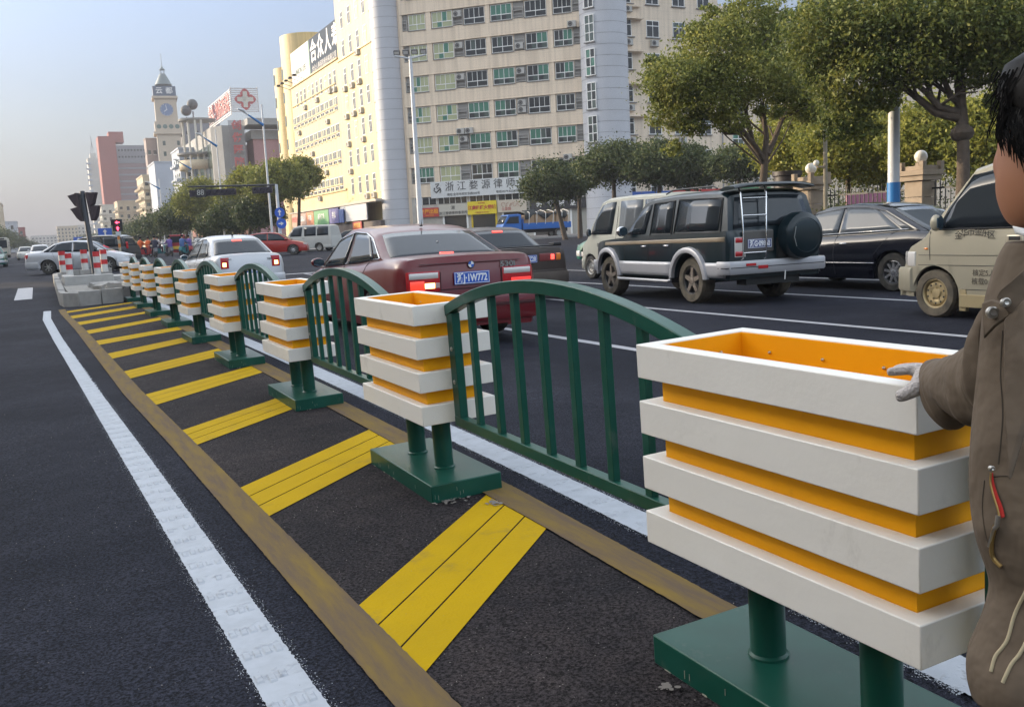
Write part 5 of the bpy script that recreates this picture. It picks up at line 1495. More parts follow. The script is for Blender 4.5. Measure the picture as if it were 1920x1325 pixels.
# --- riders on scooters under the trees
scm = [mat('scooter_red', (.30, .02, .02), .4), mat('scooter_teal', (.02, .16, .18), .4), mat('scooter_grey', (.12, .12, .13), .4)]
clo = [mat('coat_orange', (.62, .12, .03), .8), mat('coat_white', (.5, .5, .5), .8), mat('coat_violet', (.13, .08, .28), .8), mat('coat_dark', (.03, .03, .05), .8), mat('coat_blue', (.06, .12, .28), .8)]
def rider(x, y, rz, ci, si, label, lab2):
    z = hgt(x, y)
    s_ = empty('scooter', (x, y, z), rz); tag(s_, lab2, 'scooter', 'scooters at the far kerb')
    for yy_ in (-.55, .6):
        mb = MB(); M = Matrix.Translation((0, yy_, .24)) @ Matrix.Rotation(PI / 2, 4, 'Y'); mb.lathe([(.13, -.05), (.22, -.05), (.24, 0), (.22, .05), (.13, .05)], 16, M=M); mb.build('wheel', tyre_m, s_)
    mb = MB(); mb.prism([(-.7, .45), (-.6, .75), (-.05, .72), (.05, .35), (.35, .3), (.45, .95), (.52, .95), (.55, .35), (.3, .2), (-.4, .25)], -.14, .14, 'x'); mb.build('body', scm[si], s_, bevel=.03)
    mb = MB(); mb.tube([(-.32, .42, 1.02), (0, .46, 1.05), (.32, .42, 1.02)], .02, 8); mb.build('handlebar', dark, s_)
    p = empty('person', (x, y, z), rz); tag(p, label, 'person', 'scooter riders')
    ch = [[((0, -.3, .78), .13), ((0, -.3, 1.0), .14), ((0, -.25, 1.28), .15), ((0, -.22, 1.42), .06), ((0, -.2, 1.52), .09), ((0, -.2, 1.62), .07)]]
    for sd in (-1, 1):
        ch.append([((0, -.25, 1.28), .15), ((sd * .18, -.2, 1.25), .06), ((sd * .24, .0, 1.08), .05), ((sd * .28, .3, 1.05), .035)])
        ch.append([((0, -.3, .78), .13), ((sd * .12, -.25, .78), .09), ((sd * .16, .12, .72), .065), ((sd * .13, .1, .32), .045)])
    skinned('body', ch, skin, p, 1)
    mb = MB(); mb.tube([(0, -.3, .76), (0, -.3, 1.0), (0, -.25, 1.26), (0, -.23, 1.40)], [.19, .19, .22, .12], 14)
    for sd in (-1, 1): mb.tube([(sd * .16, -.22, 1.30), (sd * .25, .0, 1.09), (sd * .28, .24, 1.06)], [.09, .07, .055], 10)
    mb.build('coat', clo[ci], p, smooth=60)
    mb = MB(); mb.ball((0, -.2, 1.62), .11, 12, sc=(1, 1.1, .9)); mb.build('hair', hair_m, p)
    mb = MB()
    for sd in (-1, 1): mb.tube([(sd * .11, -.28, .80), (sd * .16, .12, .76), (sd * .14, .1, .32)], [.11, .085, .065], 10)
    mb.build('trousers', clo[3], p, smooth=60)
spots = [(270, 78, 0, 0, 'orange'), (283, 82, 0, 0, 'bright orange'), (291, 74, 3, 2, 'dark'), (301, 80, 1, 1, 'white'), (318, 78, 2, 2, 'violet'), (330, 84, 1, 0, 'pale'), (346, 76, 4, 1, 'blue'), (354, 82, 2, 0, 'purple')]
wh = ['nearest the signal pole', 'just right of the first orange one', 'in front of the group', 'in the middle of the group', 'beside the yellowish one', 'behind the red tricycle', 'right of the red tricycle', 'furthest right, by the parked cars']
for i, (px, d, ci, si, cn) in enumerate(spots):
    p = at(px, 475, d)
    rider(p.x, p.y, (-1.2, -.9, 0, -1.1, .2, -1.3, -.6, .3)[i], ci, si, '%s-coated rider on a scooter, %s' % (cn, wh[i]), 'scooter under the %s-coated rider, %s' % (cn, wh[i]))
p = at(336, 478, 79)
tq = empty('tricycle', (p.x, p.y, hgt(p.x, p.y)), -.2); tag(tq, 'red covered passenger tricycle among the scooters', 'tricycle')
mb = MB(); mb.prism([(-.9, .4), (-.9, 1.75), (.5, 1.75), (.85, 1.1), (.95, .4)], -.6, .6, 'x'); mb.build('cabin', mat('trike_red', (.28, .025, .03), .4), tq, bevel=.06)
mb = MB(); mb.box(-.5, .5, -.93, -.9, 1.1, 1.6); mb.prism([(-.7, 1.1), (-.7, 1.6), (.4, 1.6), (.65, 1.1)], -.62, .62, 'x'); mb.build('window', glass, tq)
mb = MB(); mb.box(-.45, .45, -.96, -.9, .55, .8); mb.build('number_board', mat('yellow_board', (.6, .38, .04), .5), tq)
for (x, y) in ((-.5, -.6), (.5, -.6), (0, 1.0)):
    mb = MB(); mb.tube([(x - .06, y, .26), (x + .06, y, .26)], .26, 16); mb.build('wheel', tyre_m, tq)
# ------------------------------------------------------------------ buildings
beige = tiled('beige_cladding', (.80, .66, .50), 1.2, .75, .86)
greyt = tiled('grey_cladding', (.45, .45, .47), 1.4, 1.0, .6)
cream = tiled('cream_cladding', (.66, .51, .24), 1.5, .75, .86)
sill_m = mat('sill_stone', (.22, .21, .20), .8)
wf = mat('window_frame_white', (.80, .80, .77), .5)
gl_dark = glassy('pane_dark', (.03, .035, .038), .12)
gl_green = mat('green_curtain_pane', (.05, .20, .13), .2, spec=.8, noise=.5, nscale=1.2, col2=(.03, .10, .07))
gl_pale = mat('pale_curtain_pane', (.42, .44, .24), .25, spec=.8, noise=.5, nscale=.8, col2=(.30, .33, .20))
gl_mid = mat('grey_green_pane', (.055, .085, .07), .15, spec=.8, noise=.5, nscale=2)
ac_m = mat('ac_casing', (.46, .45, .42), .6, noise=.3, nscale=5)
GLS = [gl_dark, gl_green, gl_pale, gl_mid]

def win_mesh(name, w, h, cols, split, pat, depth=.12, fr=.055):
    """frame, mullions and panes; local x right, z up, outside is -y; origin bottom left"""
    mb = MB()
    for (x0, x1, z0, z1) in ((0, w, 0, fr), (0, w, h - fr, h), (0, fr, fr, h - fr), (w - fr, w, fr, h - fr)):
        mb.box(x0, x1, -.03, .03, z0, z1, 0)
    if split: mb.box(fr, w - fr, -.03, .02, split - .035, split + .035, 0)
    cw = (w - 2 * fr) / cols
    for k in range(1, cols):
        x = fr + k * cw
        low = (k == cols // 2)
        if split and not low: mb.box(x - .02, x + .02, -.022, .02, split + .035, h - fr, 0)
        else: mb.box(x - .028, x + .028, -.028, .02, fr, h - fr, 0)
    for k in range(cols):
        x = fr + k * cw
        if split:
            mb.quad((x, .0, split), (x + cw, .0, split), (x + cw, .0, h - fr), (x, .0, h - fr), 1 + pat[k % len(pat)])
            mb.quad((x, .0, fr), (x + cw, .0, fr), (x + cw, .0, split), (x, .0, split), 1 + (pat[(k + 1) % len(pat)] if pat[0] == 2 else [0, 3][k % 2 if 1 in pat else 0]))
        else:
            mb.quad((x, .0, fr), (x + cw, .0, fr), (x + cw, .0, h - fr), (x, .0, h - fr), 1 + pat[k % len(pat)])
    return mb.mesh(name, [wf] + GLS, smooth=0)

def place(name, me, parent, loc, rz=0):
    o = bpy.data.objects.new(name, me); COL.objects.link(o); o.parent = parent; o.location = loc; o.rotation_euler = (0, 0, rz); return o

rnd = random.Random(11)
cb = empty('corner_building', (33, 92, .45)); tag(cb, 'office block on the corner with sunlit cream side, rounded grey towers and shaded beige front', 'building')
GZ = .45
AX = (33.0, 92.0); CA = math.atan2(-.687, .727)
ch = empty('chamfer', (0, 0, -GZ), CA, cb)
wg = empty('side_wing', (0, 0, -GZ), -PI / 2, cb)
rw = empty('right_wing', (0, 76.9 - 92, -GZ), 0, cb)
ch.name = 'front_wall'; wg.name = 'sunlit_wall'; rw.name = 'right_wall'
pats4 = [(0, 0, 0, 0), (1, 1, 3, 0), (3, 3, 3, 3), (0, 3, 0, 0), (1, 1, 1, 1), (0, 0, 1, 1)]
m_w4 = [win_mesh('window4', 2.15, 1.52, 4, .55, p) for p in pats4]
m_w4b = [win_mesh('window4b', 1.80, 1.52, 4, .55, p) for p in pats4]
m_wpale = [win_mesh('window_pale', 2.15, 1.52, 4, .55, p) for p in ((2, 2, 2, 2), (2, 2, 0, 2), (2, 2, 1, 2))]
m_wpaleb = [win_mesh('window_paleb', 1.80, 1.52, 4, .55, p) for p in ((2, 2, 2, 2), (2, 1, 2, 2))]
# front wall: recessed plane with piers and spandrel bands
cols = [(3.1, 4.9, 'b'), (5.6, 7.75, 'a'), (8.95, 11.1, 'a'), (11.7, 13.9, 'a'), (15.15, 17.3, 'a'), (17.95, 19.75, 'b')]
rowsz = [5.0 + 3.0 * k - .02 for k in range(9)]                      # sill heights; 0 is behind the long sign
mb = MB()
mb.box(.9, 21.4, .16, .5, .0, 31, 0)
for z0 in [3.0 * k + 3.48 for k in range(1, 9)]:                     # bands between window rows
    if z0 < 7.6: continue
    mb.box(2.2, 21.4, -.02, .16, z0 + .0 - .0, z0 + .0, 0) if 0 else None
for k in range(9):
    zs = 6.47 + 3.0 * (k - 0)                                         # bottom of windows of row k
    mb.box(2.2, 21.4, -.06, .16, zs - 1.40, zs - .02, 0)              # spandrel below
    mb.box(2.2, 21.4, -.10, .16, zs - 1.42, zs - 1.34, 0)
    for x0, x1 in ((4.98, 5.52), (11.18, 11.62), (17.38, 17.87), (2.2, 2.45), (20.9, 21.4)):
        mb.box(x0, x1, -.04, .16, zs - .02, zs + 1.58, 0)
mb.build('wall', beige, ch, smooth=0)
mb = MB(); mb.box(2.3, 21.3, .0, .5, .0, 5.06, 0); mb.build('lower_wall', mat('shopfront_wall', (.52, .48, .42), .8, noise=.4, nscale=1.5), ch, smooth=0)
for k in range(8):
    zs = 6.47 + 3.0 * k
    for i, (x0, x1, t_) in enumerate(cols):
        if i < 2 and k != 0 and not (i == 0 and k == 1): me = rnd.choice(m_wpaleb if t_ == 'b' else m_wpale)
        elif i == 0: me = m_w4b[4] if k == 0 else m_wpaleb[0]
        elif i == 1 and k == 0: me = m_wpale[0]
        else: me = rnd.choice(m_w4b if t_ == 'b' else m_w4)
        o = place('window', me, ch, (x0, .09, zs), 0)
        s_ = MB(); s_.box(x0 - .05, x1 + .05, -.14, .1, zs - .09, zs - .015); s_.build('sill', sill_m, o, smooth=0).location = (-x0, -.09, -zs)
# narrow service niches with slatted air-conditioner shelves
def ac_mesh():
    mb = MB(); mb.box(-.40, .40, -.34, 0, 0, .56, 0)
    M = Matrix.Translation((-.12, -.345, .28)) @ Matrix.Rotation(PI / 2, 4, 'X')
    mb.lathe([(.22, 0), (.22, .01), (.20, .012), (.20, .004), (.06, .004), (.06, .01), (0, .01)], 20, 1, M)
    mb.lathe([(.13, .008), (.14, .012), (.15, .008)], 16, 0, M)
    mb.box(-.42, -.38, -.38, .05, -.04, 0, 2); mb.box(.38, .42, -.38, .05, -.04, 0, 2)
    return mb.mesh('air_conditioner', [ac_m, dark, sill_m], smooth=30)
acm = ac_mesh()
for k in range(8):
    zs = 6.47 + 3.0 * k
    for j, (x0, x1) in enumerate(((2.5, 2.98), (7.85, 8.85), (14.0, 15.05), (19.85, 20.8))):
        mb = MB()
        mb.box(x0, x1, .10, .17, zs - .02, zs + 1.58, 1)
        mb.box(x0, x1, -.10, .12, zs + .70, zs + .76, 0); mb.box(x0, x1, -.12, .12, zs + .06, zs + .12, 0)
        for q in (zs + 1.02, zs + .36):
            mb.box(x0, x1, -.10, -.06, q, q + .04, 0)
        mb.box(x0, x0 + .05, -.10, .1, zs - .02, zs + 1.05, 0); mb.box(x1 - .05, x1, -.10, .1, zs - .02, zs + 1.05, 0)
        mb.build('service_niche', [sill_m if 0 else mat('niche_rail', (.38, .37, .35), .7), mat('niche_wall', (.25, .24, .225), .9)], ch, smooth=0)
        if j in (1, 2) and rnd.random() < .45: place('air_conditioner', acm, ch, ((x0 + x1) / 2, .08, zs + .78))
        if j in (1, 2) and rnd.random() < .3: place('air_conditioner', acm, ch, ((x0 + x1) / 2, .08, zs + .12))
for (x, z) in ((8.1, 8.35 + 3), (9.0, 11.35), (18.9, 8.1), (19.8, 20.4), (18.9, 23.2)):
    place('air_conditioner', acm, ch, (x, -.08, z - .35))
# strip window storey over the shops, hoods and shutters
mb = MB()
for (a, b_) in ((2.7, 5.0), (5.2, 8.3), (8.6, 11.4), (11.6, 14.5), (14.8, 17.4), (17.8, 20.6)):
    mb.box(a, b_, -.03, .02, 4.28, 5.0, 1)
    nn = int((b_ - a) / .62)
    for i in range(nn + 1): x = a + (b_ - a) * i / nn; mb.box(x - .03, x + .03, -.06, -.02, 4.28, 5.0, 0)
mb.build('strip_window', [wf, gl_dark], ch, smooth=0)
for (a, b_, c) in ((5.7, 8.25, 0), (8.75, 11.3, 0), (12.0, 14.4, 0), (15.2, 17.5, 1), (18.95, 20.6, 2)):
    mb = MB()
    mb.box(a, b_, -.02, .04, .45, 3.05, 0)
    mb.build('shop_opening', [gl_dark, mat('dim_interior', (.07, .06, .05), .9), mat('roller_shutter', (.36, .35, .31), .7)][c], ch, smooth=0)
    mb = MB()
    for x in (a, b_): mb.box(x - .09, x + .09, -.10, .05, .4, 3.1)
    mb.build('shop_pillar', mat('yellow_pillar', (.62, .44, .02), .5) if c == 0 and a > 8 and a < 9 else wf, ch, smooth=0)

# corner towers
def tower_cyl(x, y, r, z1, parent, a0, a1, m_):
    mb = MB()
    mb.lathe([(r, 0), (r, z1)], 48, 0, Matrix.Translation((x, y, 0)), a0, a1)
    mb.lathe([(0, z1), (r, z1)], 48, 0, Matrix.Translation((x, y, 0)), a0, a1)
    for k in range(1, int(z1)):
        mb.lathe([(r + .004, k - .03), (r + .012, k - .03), (r + .012, k), (r + .004, k)], 48, 1, Matrix.Translation((x, y, 0)), a0, a1) if k % 1 == 0 else None
    return mb.build('corner_tower', [m_, mat('tower_joint', (.22, .22, .23), .8)], parent, smooth=40)
plain_grey = mat('tower_grey', (.50, .51, .54), .65, noise=.35, nscale=.5, col2=(.42, .42, .43), detail=6)
cm = empty('x', (0, 0, 0)); bpy.data.objects.remove(cm)
tower_cyl(33.85 - 33, 92.3 - 92, 1.62, 31, cb, 0, 2 * PI, plain_grey).location.z = -GZ
c2 = (33 + .727 * 22.6 + .45, 92 - .687 * 22.6 + .45)
t2 = tower_cyl(c2[0] - 33, c2[1] - 92, 2.25, 31, cb, 0, 2 * PI, plain_grey); t2.location.z = -GZ
m_w2 = [win_mesh('window_tower', 1.1, 2.4, 2, 0, p) for p in ((0, 3), (3, 0), (1, 3))]
def tri_window(parent, x, y, z, w=1.05, h=2.42, k=0, rz=0, pat=None):
    p = pat or [(0, 0), (3, 0), (0, 3), (1, 0), (3, 3)][k % 5]
    mb = MB()
    for (x0, x1) in ((0, .06), (w / 2 - .035, w / 2 + .035), (w - .06, w)): mb.box(x0, x1, -.05, .02, 0, h, 0)
    for z0 in (0, h / 3 - .03, 2 * h / 3 - .03, h - .06): mb.box(.06, w - .06, -.045, .02, z0, z0 + (.06 if z0 in (0,) else .07), 0)
    for i in range(3):
        for j in range(2):
            mb.quad((j * w / 2, 0, i * h / 3), ((j + 1) * w / 2, 0, i * h / 3), ((j + 1) * w / 2, 0, (i + 1) * h / 3), (j * w / 2, 0, (i + 1) * h / 3), 1 + p[(j + i) % 2])
    mb.box(-.1, w + .1, -.12, .02, -.1, -.02, 5)
    return mb.build('window', [wf] + GLS + [sill_m], parent, loc=(x, y, z), rot=(0, 0, rz), smooth=0)
for k in range(8):
    z = 18.3 + 3.05 * (k - 4)
    a = CA - PI / 2 - .42
    # tower windows face the crossing, set into a shallow flat panel on the drum
    px_, py_ = c2[0] - 33 + 2.27 * math.cos(a), c2[1] - 92 + 2.27 * math.sin(a)
    rz = a + PI / 2
    tri_window(cb, px_ - math.cos(rz) * .52, py_ - math.sin(rz) * .52, z - GZ, 1.05, 2.42, k, rz)

# sunlit wing along the street: local x runs away from the corner (towards -y is outside)
# local x of wg points to world -Y, so distances from the corner are negative x
mb = MB()
mb.box(-14.8, .6, 0, 14, .4, 31, 0); mb.box(-37.0, -14.8, .0, 14, .4, 21.95, 0)
mb.box(-14.85, .5, -.12, 0, 21.3, 21.45, 0)
for z in (6.9, 21.75): mb.box(-37.0, -14.8, -.18, 0, z, z + .18, 0)
for k in range(4):
    mb.box(-36.8, -16.2, -.14, 0, 8.35 + 3.05 * k - .75, 8.35 + 3.05 * k - .60, 0)
    mb.box(-36.8, -16.2, -.14, 0, 8.35 + 3.05 * k + 1.72, 8.35 + 3.05 * k + 1.82, 0)
mb.build('wall', cream, wg, smooth=0)
for x, r_, z1 in ((-41.2, 4.0, 29.5), (-46.5, 2.6, 26.0)):
    mb = MB(); mb.lathe([(r_, .3), (r_, z1), (0, z1)], 40, 0, Matrix.Translation((x, r_ + .1, 0))); mb.build('round_end_tower', cream, wg, smooth=40)
mb = MB(); mb.box(-46.5, -37, 1.0, 14, .4, 24.5, 0); mb.build('rear_wall', cream, wg, smooth=0)
wt = [win_mesh('window_tall', .95, 1.9, 2, 1.25, p, fr=.07) for p in ((0, 0), (3, 0), (2, 2), (0, 3))]
wt2 = [win_mesh('window_tall_far', 1.5, 1.7, 4, .6, p, fr=.07) for p in ((0, 0, 3, 0), (3, 2, 3, 0))]
for k in range(9):
    zt_ = 5.85 + 3.06 * k
    for i, x in enumerate((-5.2, -7.6, -10.2, -12.9)):
        if zt_ > 29: continue
        place('window', rnd.choice(wt), wg, (x, -.02, zt_ + .35))
        if rnd.random() < .35 and k < 7: place('air_conditioner', acm, wg, (x + .4, .0, zt_ - .35))
    tri_window(wg, -2.75, -.03, 3.0 + 3.06 * k, 1.1, 2.4, k, 0, [(2, 3), (1, 1), (3, 2), (2, 2)][k % 4] if k > 1 else (0, 3))
far_v, far_f, far_m = [], [], []
mb = MB()
def stamp(me, x, y, z):
    b = len(mb.v)
    mb.v += [(v.co.x + x, v.co.y + y, v.co.z + z) for v in me.vertices]
    for p in me.polygons: mb.f.append(tuple(b + i for i in p.vertices)); mb.m.append(p.material_index)
nfar = 0
for k in range(5):
    z = 6.9 + 3.06 * k
    for i in range(10 if k == 4 else 11):
        x = -16.9 - 1.95 * i
        if k == 4: stamp(wt[(i * 3 + k) % 4], x, -.02, 18.9)
        else: stamp(wt2[(i + k) % 2], x - .6, -.02, z)
o = mb.build('window_rows', [wf] + GLS, wg, smooth=0, recalc=False); tag(o, kind='stuff')
for (i, z) in ((0, 18.3), (1, 18.4), (4, 18.2), (7, 18.1), (2, 15.1), (6, 12.0), (3, 9.2), (9, 15.3), (5, 6.2), (8, 9.0), (10, 12.1)):
    place('air_conditioner', acm, wg, (-16.4 - 1.95 * i, .0, z))
mb = MB()
for x in (-41.2 - .3, -46.5):
    for k in range(7): mb.box(x - .3, x + .3, .05, .5, 4.5 + 3.2 * k, 5.9 + 3.2 * k, 0)
mb.build('slit_windows', gl_mid, wg, smooth=0)

# right wing facing the cross street
mb = MB(); mb.box(17.2, 30.6, 0, 14, .4, 30, 0); mb.box(30.6, 75, 0.3, 14, .4, 22.75, 0)
mb.box(17.4, 21.0, -.35, 0, 21.9, 22.05, 0)
for k in range(6): mb.box(18.6, 21.2, -.6, 0, 8.55 + 3.05 * k, 8.7 + 3.05 * k, 0)
mb.build('wall', beige, rw, smooth=0)
m_r = [win_mesh('window2', 1.5, 1.58, 2, 1.08, p, fr=.06) for p in ((0, 0), (1, 0), (3, 3), (0, 3))]
m_r2 = [win_mesh('window2n', 1.25, 1.58, 2, 1.08, p, fr=.06) for p in ((0, 0), (3, 0))]
for k in range(7):
    z = 19.2 + 3.08 * (k - 5)
    for i, x in enumerate((18.8, 21.8, 24.95, 28.0)):
        if z > 27: continue
        o = place('window', rnd.choice(m_r2 if i == 0 else m_r), rw, (x, -.02, z))
        s_ = MB(); s_.box(x - .1, x + 1.6, -.15, .0, z - .1, z - .02); s_.build('sill', sill_m, o, smooth=0).location = (-x, .02, -z)
        if rnd.random() < .4: place('air_conditioner', acm, rw, (x + .8, 0, z - .85))
for k in range(6):
    z = 5.4 + 3.08 * k
    for x in (32.5, 36.1, 38.2, 41.8, 45.2, 48.6, 52, 55.4):
        place('window', m_r[(k + int(x)) % 4], rw, (x, .28, z))
        if (int(x) + k) % 4 == 0: place('air_conditioner', acm, rw, (x - .5, .3, z - .4))
mb = MB(); mb.tube([(30.9, -.08, .5), (30.9, -.08, 22)], .08, 8); mb.build('drainpipe', mat('pipe_grey', (.3, .3, .3), .6), rw)
for w_ in (ch, wg, rw):
    pass

# signs on the block (each stands off the wall)
def sign(name, label, w, h, m_, frame, s, z, out=.25, d=.12, cat='sign', group=None):
    """frame: 'f' front, 's' sunlit, 'r' right wall. s, z = lower left corner in wall coordinates"""
    base, rz = {'f': ((33, 92), CA), 's': ((33, 92), -PI / 2), 'r': ((33, 76.9), 0)}[frame]
    c, sn = math.cos(rz), math.sin(rz)
    x = base[0] + c * s + sn * out; y = base[1] + sn * s - c * out
    t = empty(name, (x, y, z), rz); tag(t, label, cat, group)
    mb = MB(); mb.box(0, w, 0, d, 0, h); mb.build('panel', m_, t, bevel=.01)
    return t
ink = mat('sign_black', (.02, .02, .02), .6)
s_white = mat('sign_white', (.62, .63, .62), .5, noise=.2, nscale=2)
s_red = mat('sign_red', (.45, .035, .03), .5); s_yel = mat('sign_yellow', (.72, .55, .02), .5); s_oran = mat('sign_orange', (.8, .35, .03), .5)
def put(t, body, size, x, z, m_, sx=1, bold=.0):
    return text(body, size, m_, t, (x, -.012, z), (PI / 2, 0, 0), .006, sx=sx, bold=bold)
t = sign('law_office_sign', 'long white board with big black characters above the shops of the beige front', 12.6, 1.62, s_white, 'f', 4.6, 4.86, .45)
for i, chh in enumerate('浙江婺源律师事务所'): put(t, chh, .98, 2.05 + 1.28 * i, 1.02, ink, 1.0, 0)
mb = MB(); mb.tube([(.55, -.02, 1.38), (.95, -.02, 1.42), (.75, -.02, 1.2), (.62, -.02, 1.05)], .05, 6); mb.tube([(.45, -.02, 1.05), (.38, -.02, .75), (.62, -.02, .55), (.85, -.02, .75), (1.05, -.02, .9)], .055, 6); mb.tube([(.7, -.02, .95), (1.02, -.02, 1.02), (1.12, -.02, .7), (.98, -.02, .5)], .045, 6)
mb.build('emblem', ink, t)
put(t, '地址:金华市宾虹东路505号', .30, 3.5, .26, ink); put(t, '电话:0579-82203008', .30, 8.2, .26, ink)
t = sign('rental_sign', 'small red shop board with orange characters beside the floodlight mast', 2.4, .92, s_red, 'f', 2.95, 3.02, .3)
put(t, '房屋出租', .50, 1.3, .52, s_oran, 1, .012); put(t, '13605790000', .18, 1.3, .16, s_oran)
t = sign('small_law_sign', 'cream shop board with small black characters left of the yellow board', 3.2, 1.15, mat('sign_cream', (.50, .47, .40), .6), 'f', 5.25, 3.05, .3)
put(t, '浙江婺源律师事务所', .34, 1.6, .24, ink); put(t, '源', .42, 1.6, .76, ink)
t = sign('yellow_shop_sign', 'yellow shop board with red characters over the yellow-pillared shop', 3.05, 1.3, s_yel, 'f', 8.42, 3.02, .38)
put(t, '江南红红火锅城', .42, 1.52, .66, s_red, 1, .014); put(t, '订餐电话 0579-82203', .16, 1.52, .18, s_red); put(t, '欢迎光临', .18, 1.5, 1.1, s_red)
t = sign('pale_shop_sign', 'pale shop board with faint red drawings right of the yellow board', 3.0, 1.2, mat('sign_pale', (.55, .48, .38), .6), 'f', 11.55, 3.1, .3)
put(t, '土菜馆', .34, .9, .3, s_red)
mb = MB()
for i in range(5): mb.tube([(.6 + i * .4 + .18 * math.cos(a), -.015, .75 + .22 * math.sin(a + i)) for a in [k * .7 for k in range(8)]], .018, 5)
mb.build('drawing', mat('faint_red', (.42, .18, .12), .6), t)
t = sign('home_store_sign', 'black shop board with white characters above the roller shutter, behind the blue truck', 5.6, 1.05, mat('sign_dark', (.03, .03, .035), .5), 'f', 14.9, 3.1, .35)
for i, chh in enumerate('创华家居'): put(t, chh, .62, .95 + 1.15 * i, .55, white_trim, 1, .015)
t = sign('red_vertical_sign', 'narrow red vertical banner at the right end of the beige front', .55, 2.7, s_red, 'f', 20.65, 1.5, .45)
for i, chh in enumerate('中国移动'): put(t, chh, .34, .28, 2.3 - i * .5, white_trim)
t = sign('blue_info_sign', 'small blue and pink notice beside the red vertical banner', .95, 1.15, mat('sign_pink', (.5, .25, .25), .6), 'f', 21.1, 1.7, .9)
mb = MB(); mb.box(0, .95, -.01, 0, .78, 1.15); mb.build('header', plate_blue, t); put(t, '公交站', .22, .48, .96, white_trim)
t = sign('blue_shop_sign', 'blue shop board with red characters on the right wall, behind the yellow van', 5.9, 1.35, mat('sign_blue', (.02, .09, .36), .5, noise=.3, nscale=1), 'r', 17.8, 3.05, .95)
for i, chh in enumerate('福源大'): put(t, chh, .58, 2.5 + .95 * i, .68, s_red, 1, .02)
t = sign('red_shop_sign', 'red shop board with yellow characters to the right of the blue board', 6.6, 1.25, s_red, 'r', 23.8, 3.2, .95)
for i, chh in enumerate('金华烟酒'): put(t, chh, .62, 1.4 + 1.3 * i, .6, s_oran, 1, .02)
t = sign('green_shop_sign', 'green shop board right of the red board', 6, 1.1, mat('sign_green', (.04, .26, .10), .5), 'r', 30.8, 3.4, .6)
# shop boards under the sunlit wing
specs = [(-36, 3.4, 'peach_shop_sign', (.50, .25, .18), 'faded peach shop board at the far end of the sunlit side', '旺旺美食'), (-32.4, 4.0, 'tan_shop_sign', (.36, .24, .20), 'dull tan shop board between the peach and the orange boards', '精品鞋城'), (-28.2, 3.4, 'orange_shop_sign', (.60, .22, .10), 'orange-red shop board beside the green one', '花都'),
    (-24.6, 6.6, 'green_phone_sign', (.10, .30, .12), 'green shop board with a white device drawing, left of the violet-blue board', '通讯广场'), (-17.8, 4.0, 'violet_shop_sign', (.08, .08, .26), 'violet-blue shop board right of the green one', '手机')]
for (x, w_, nm, colr, lb, tx) in specs:
    t = sign(nm, lb, w_, 1.75, mat(nm, colr, .6, noise=.2, nscale=1), 's', x, 3.1, 1.55)
    put(t, tx, .75, w_ / 2, .95, white_trim if 'peach' not in nm else s_red, 1, .01)
t = sign('grey_blank_sign', 'blank pale grey shop board next to the rounded corner tower', 9.6, 1.75, mat('sign_blank', (.46, .47, .50), .5), 's', -13.2, 3.15, 1.5)
t = sign('blue_square_sign', 'small blue square panel at the left end of the blank grey board', 1.7, 1.5, mat('sign_blue2', (.05, .10, .30), .5), 's', -13.0, 3.1, 1.75)
t = sign('orange_lit_sign', 'small orange and red board hanging below the blank grey board', 3.2, .95, s_red, 's', -9.2, 2.1, 1.4)
put(t, '福利彩票', .6, 1.6, .48, s_oran, 1, .02)
for (x, colr, l_) in ((-22.5, (.7, .5, .02), 'yellow'), (-20.2, (.6, .55, .5), 'white and red'), (-18.2, (.5, .4, .42), 'pinkish')):
    t = sign('street_panel', 'low %s advertising panel at the foot of the sunlit side' % l_, 1.6, 1.3, mat('panel_' + l_.split()[0], colr, .6), 's', x, 1.7, 2.6)
    put(t, '3', .7, .8, .75, s_red)
# darkness of shops below
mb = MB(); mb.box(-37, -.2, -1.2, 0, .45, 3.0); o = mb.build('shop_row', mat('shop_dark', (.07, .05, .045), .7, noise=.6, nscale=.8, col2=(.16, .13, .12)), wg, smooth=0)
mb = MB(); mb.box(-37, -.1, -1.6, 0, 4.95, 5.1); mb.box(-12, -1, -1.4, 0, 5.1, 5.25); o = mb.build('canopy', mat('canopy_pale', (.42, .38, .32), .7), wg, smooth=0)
# roof billboard
t = empty('roof_billboard', (33.6, 130.3, 22.0), -PI / 2); tag(t, 'grey and white billboard with large white characters on the roof of the sunlit side', 'billboard')
mb = MB(); mb.box(0, 9.0, 0, .25, .2, 4.6); mb.build('white_panel', s_white, t)
mb = MB(); mb.box(9.0, 22.8, 0, .25, .2, 4.6); mb.build('grey_panel', mat('billboard_grey', (.06, .08, .11), .8, spec=.1), t)
mb = MB(); mb.box(9.0, 9.5, -.01, .0, .2, 4.6); mb.build('green_stripe', mat('billboard_green', (.03, .16, .10), .5), t)
for i, chh in enumerate('合众人寿'): text(chh, 2.9, white_trim, t, (11.4 + 3.25 * i, -.02, 2.75), (PI / 2, 0, 0), .01, bold=.05)
text('合众人寿保险股份有限公司', .9, mat('billboard_small', (.5, .5, .5), .5), t, (15.8, -.02, .75), (PI / 2, 0, 0), .01)
text('UNION LIFE', 1.1, mat('billboard_ink', (.06, .12, .10), .7), t, (4.6, -.02, 1.7), (PI / 2, 0, 0), .01)
mb = MB()
for x in [k * 2.2 for k in range(11)]: mb.tube([(x, .4, 0), (x, .4, 4.4)], .07, 6); mb.tube([(x, .4, 3.5), (x, 2.4, 0)], .05, 6)
mb.build('frame', mat('steel_frame', (.12, .12, .12), .6), t)
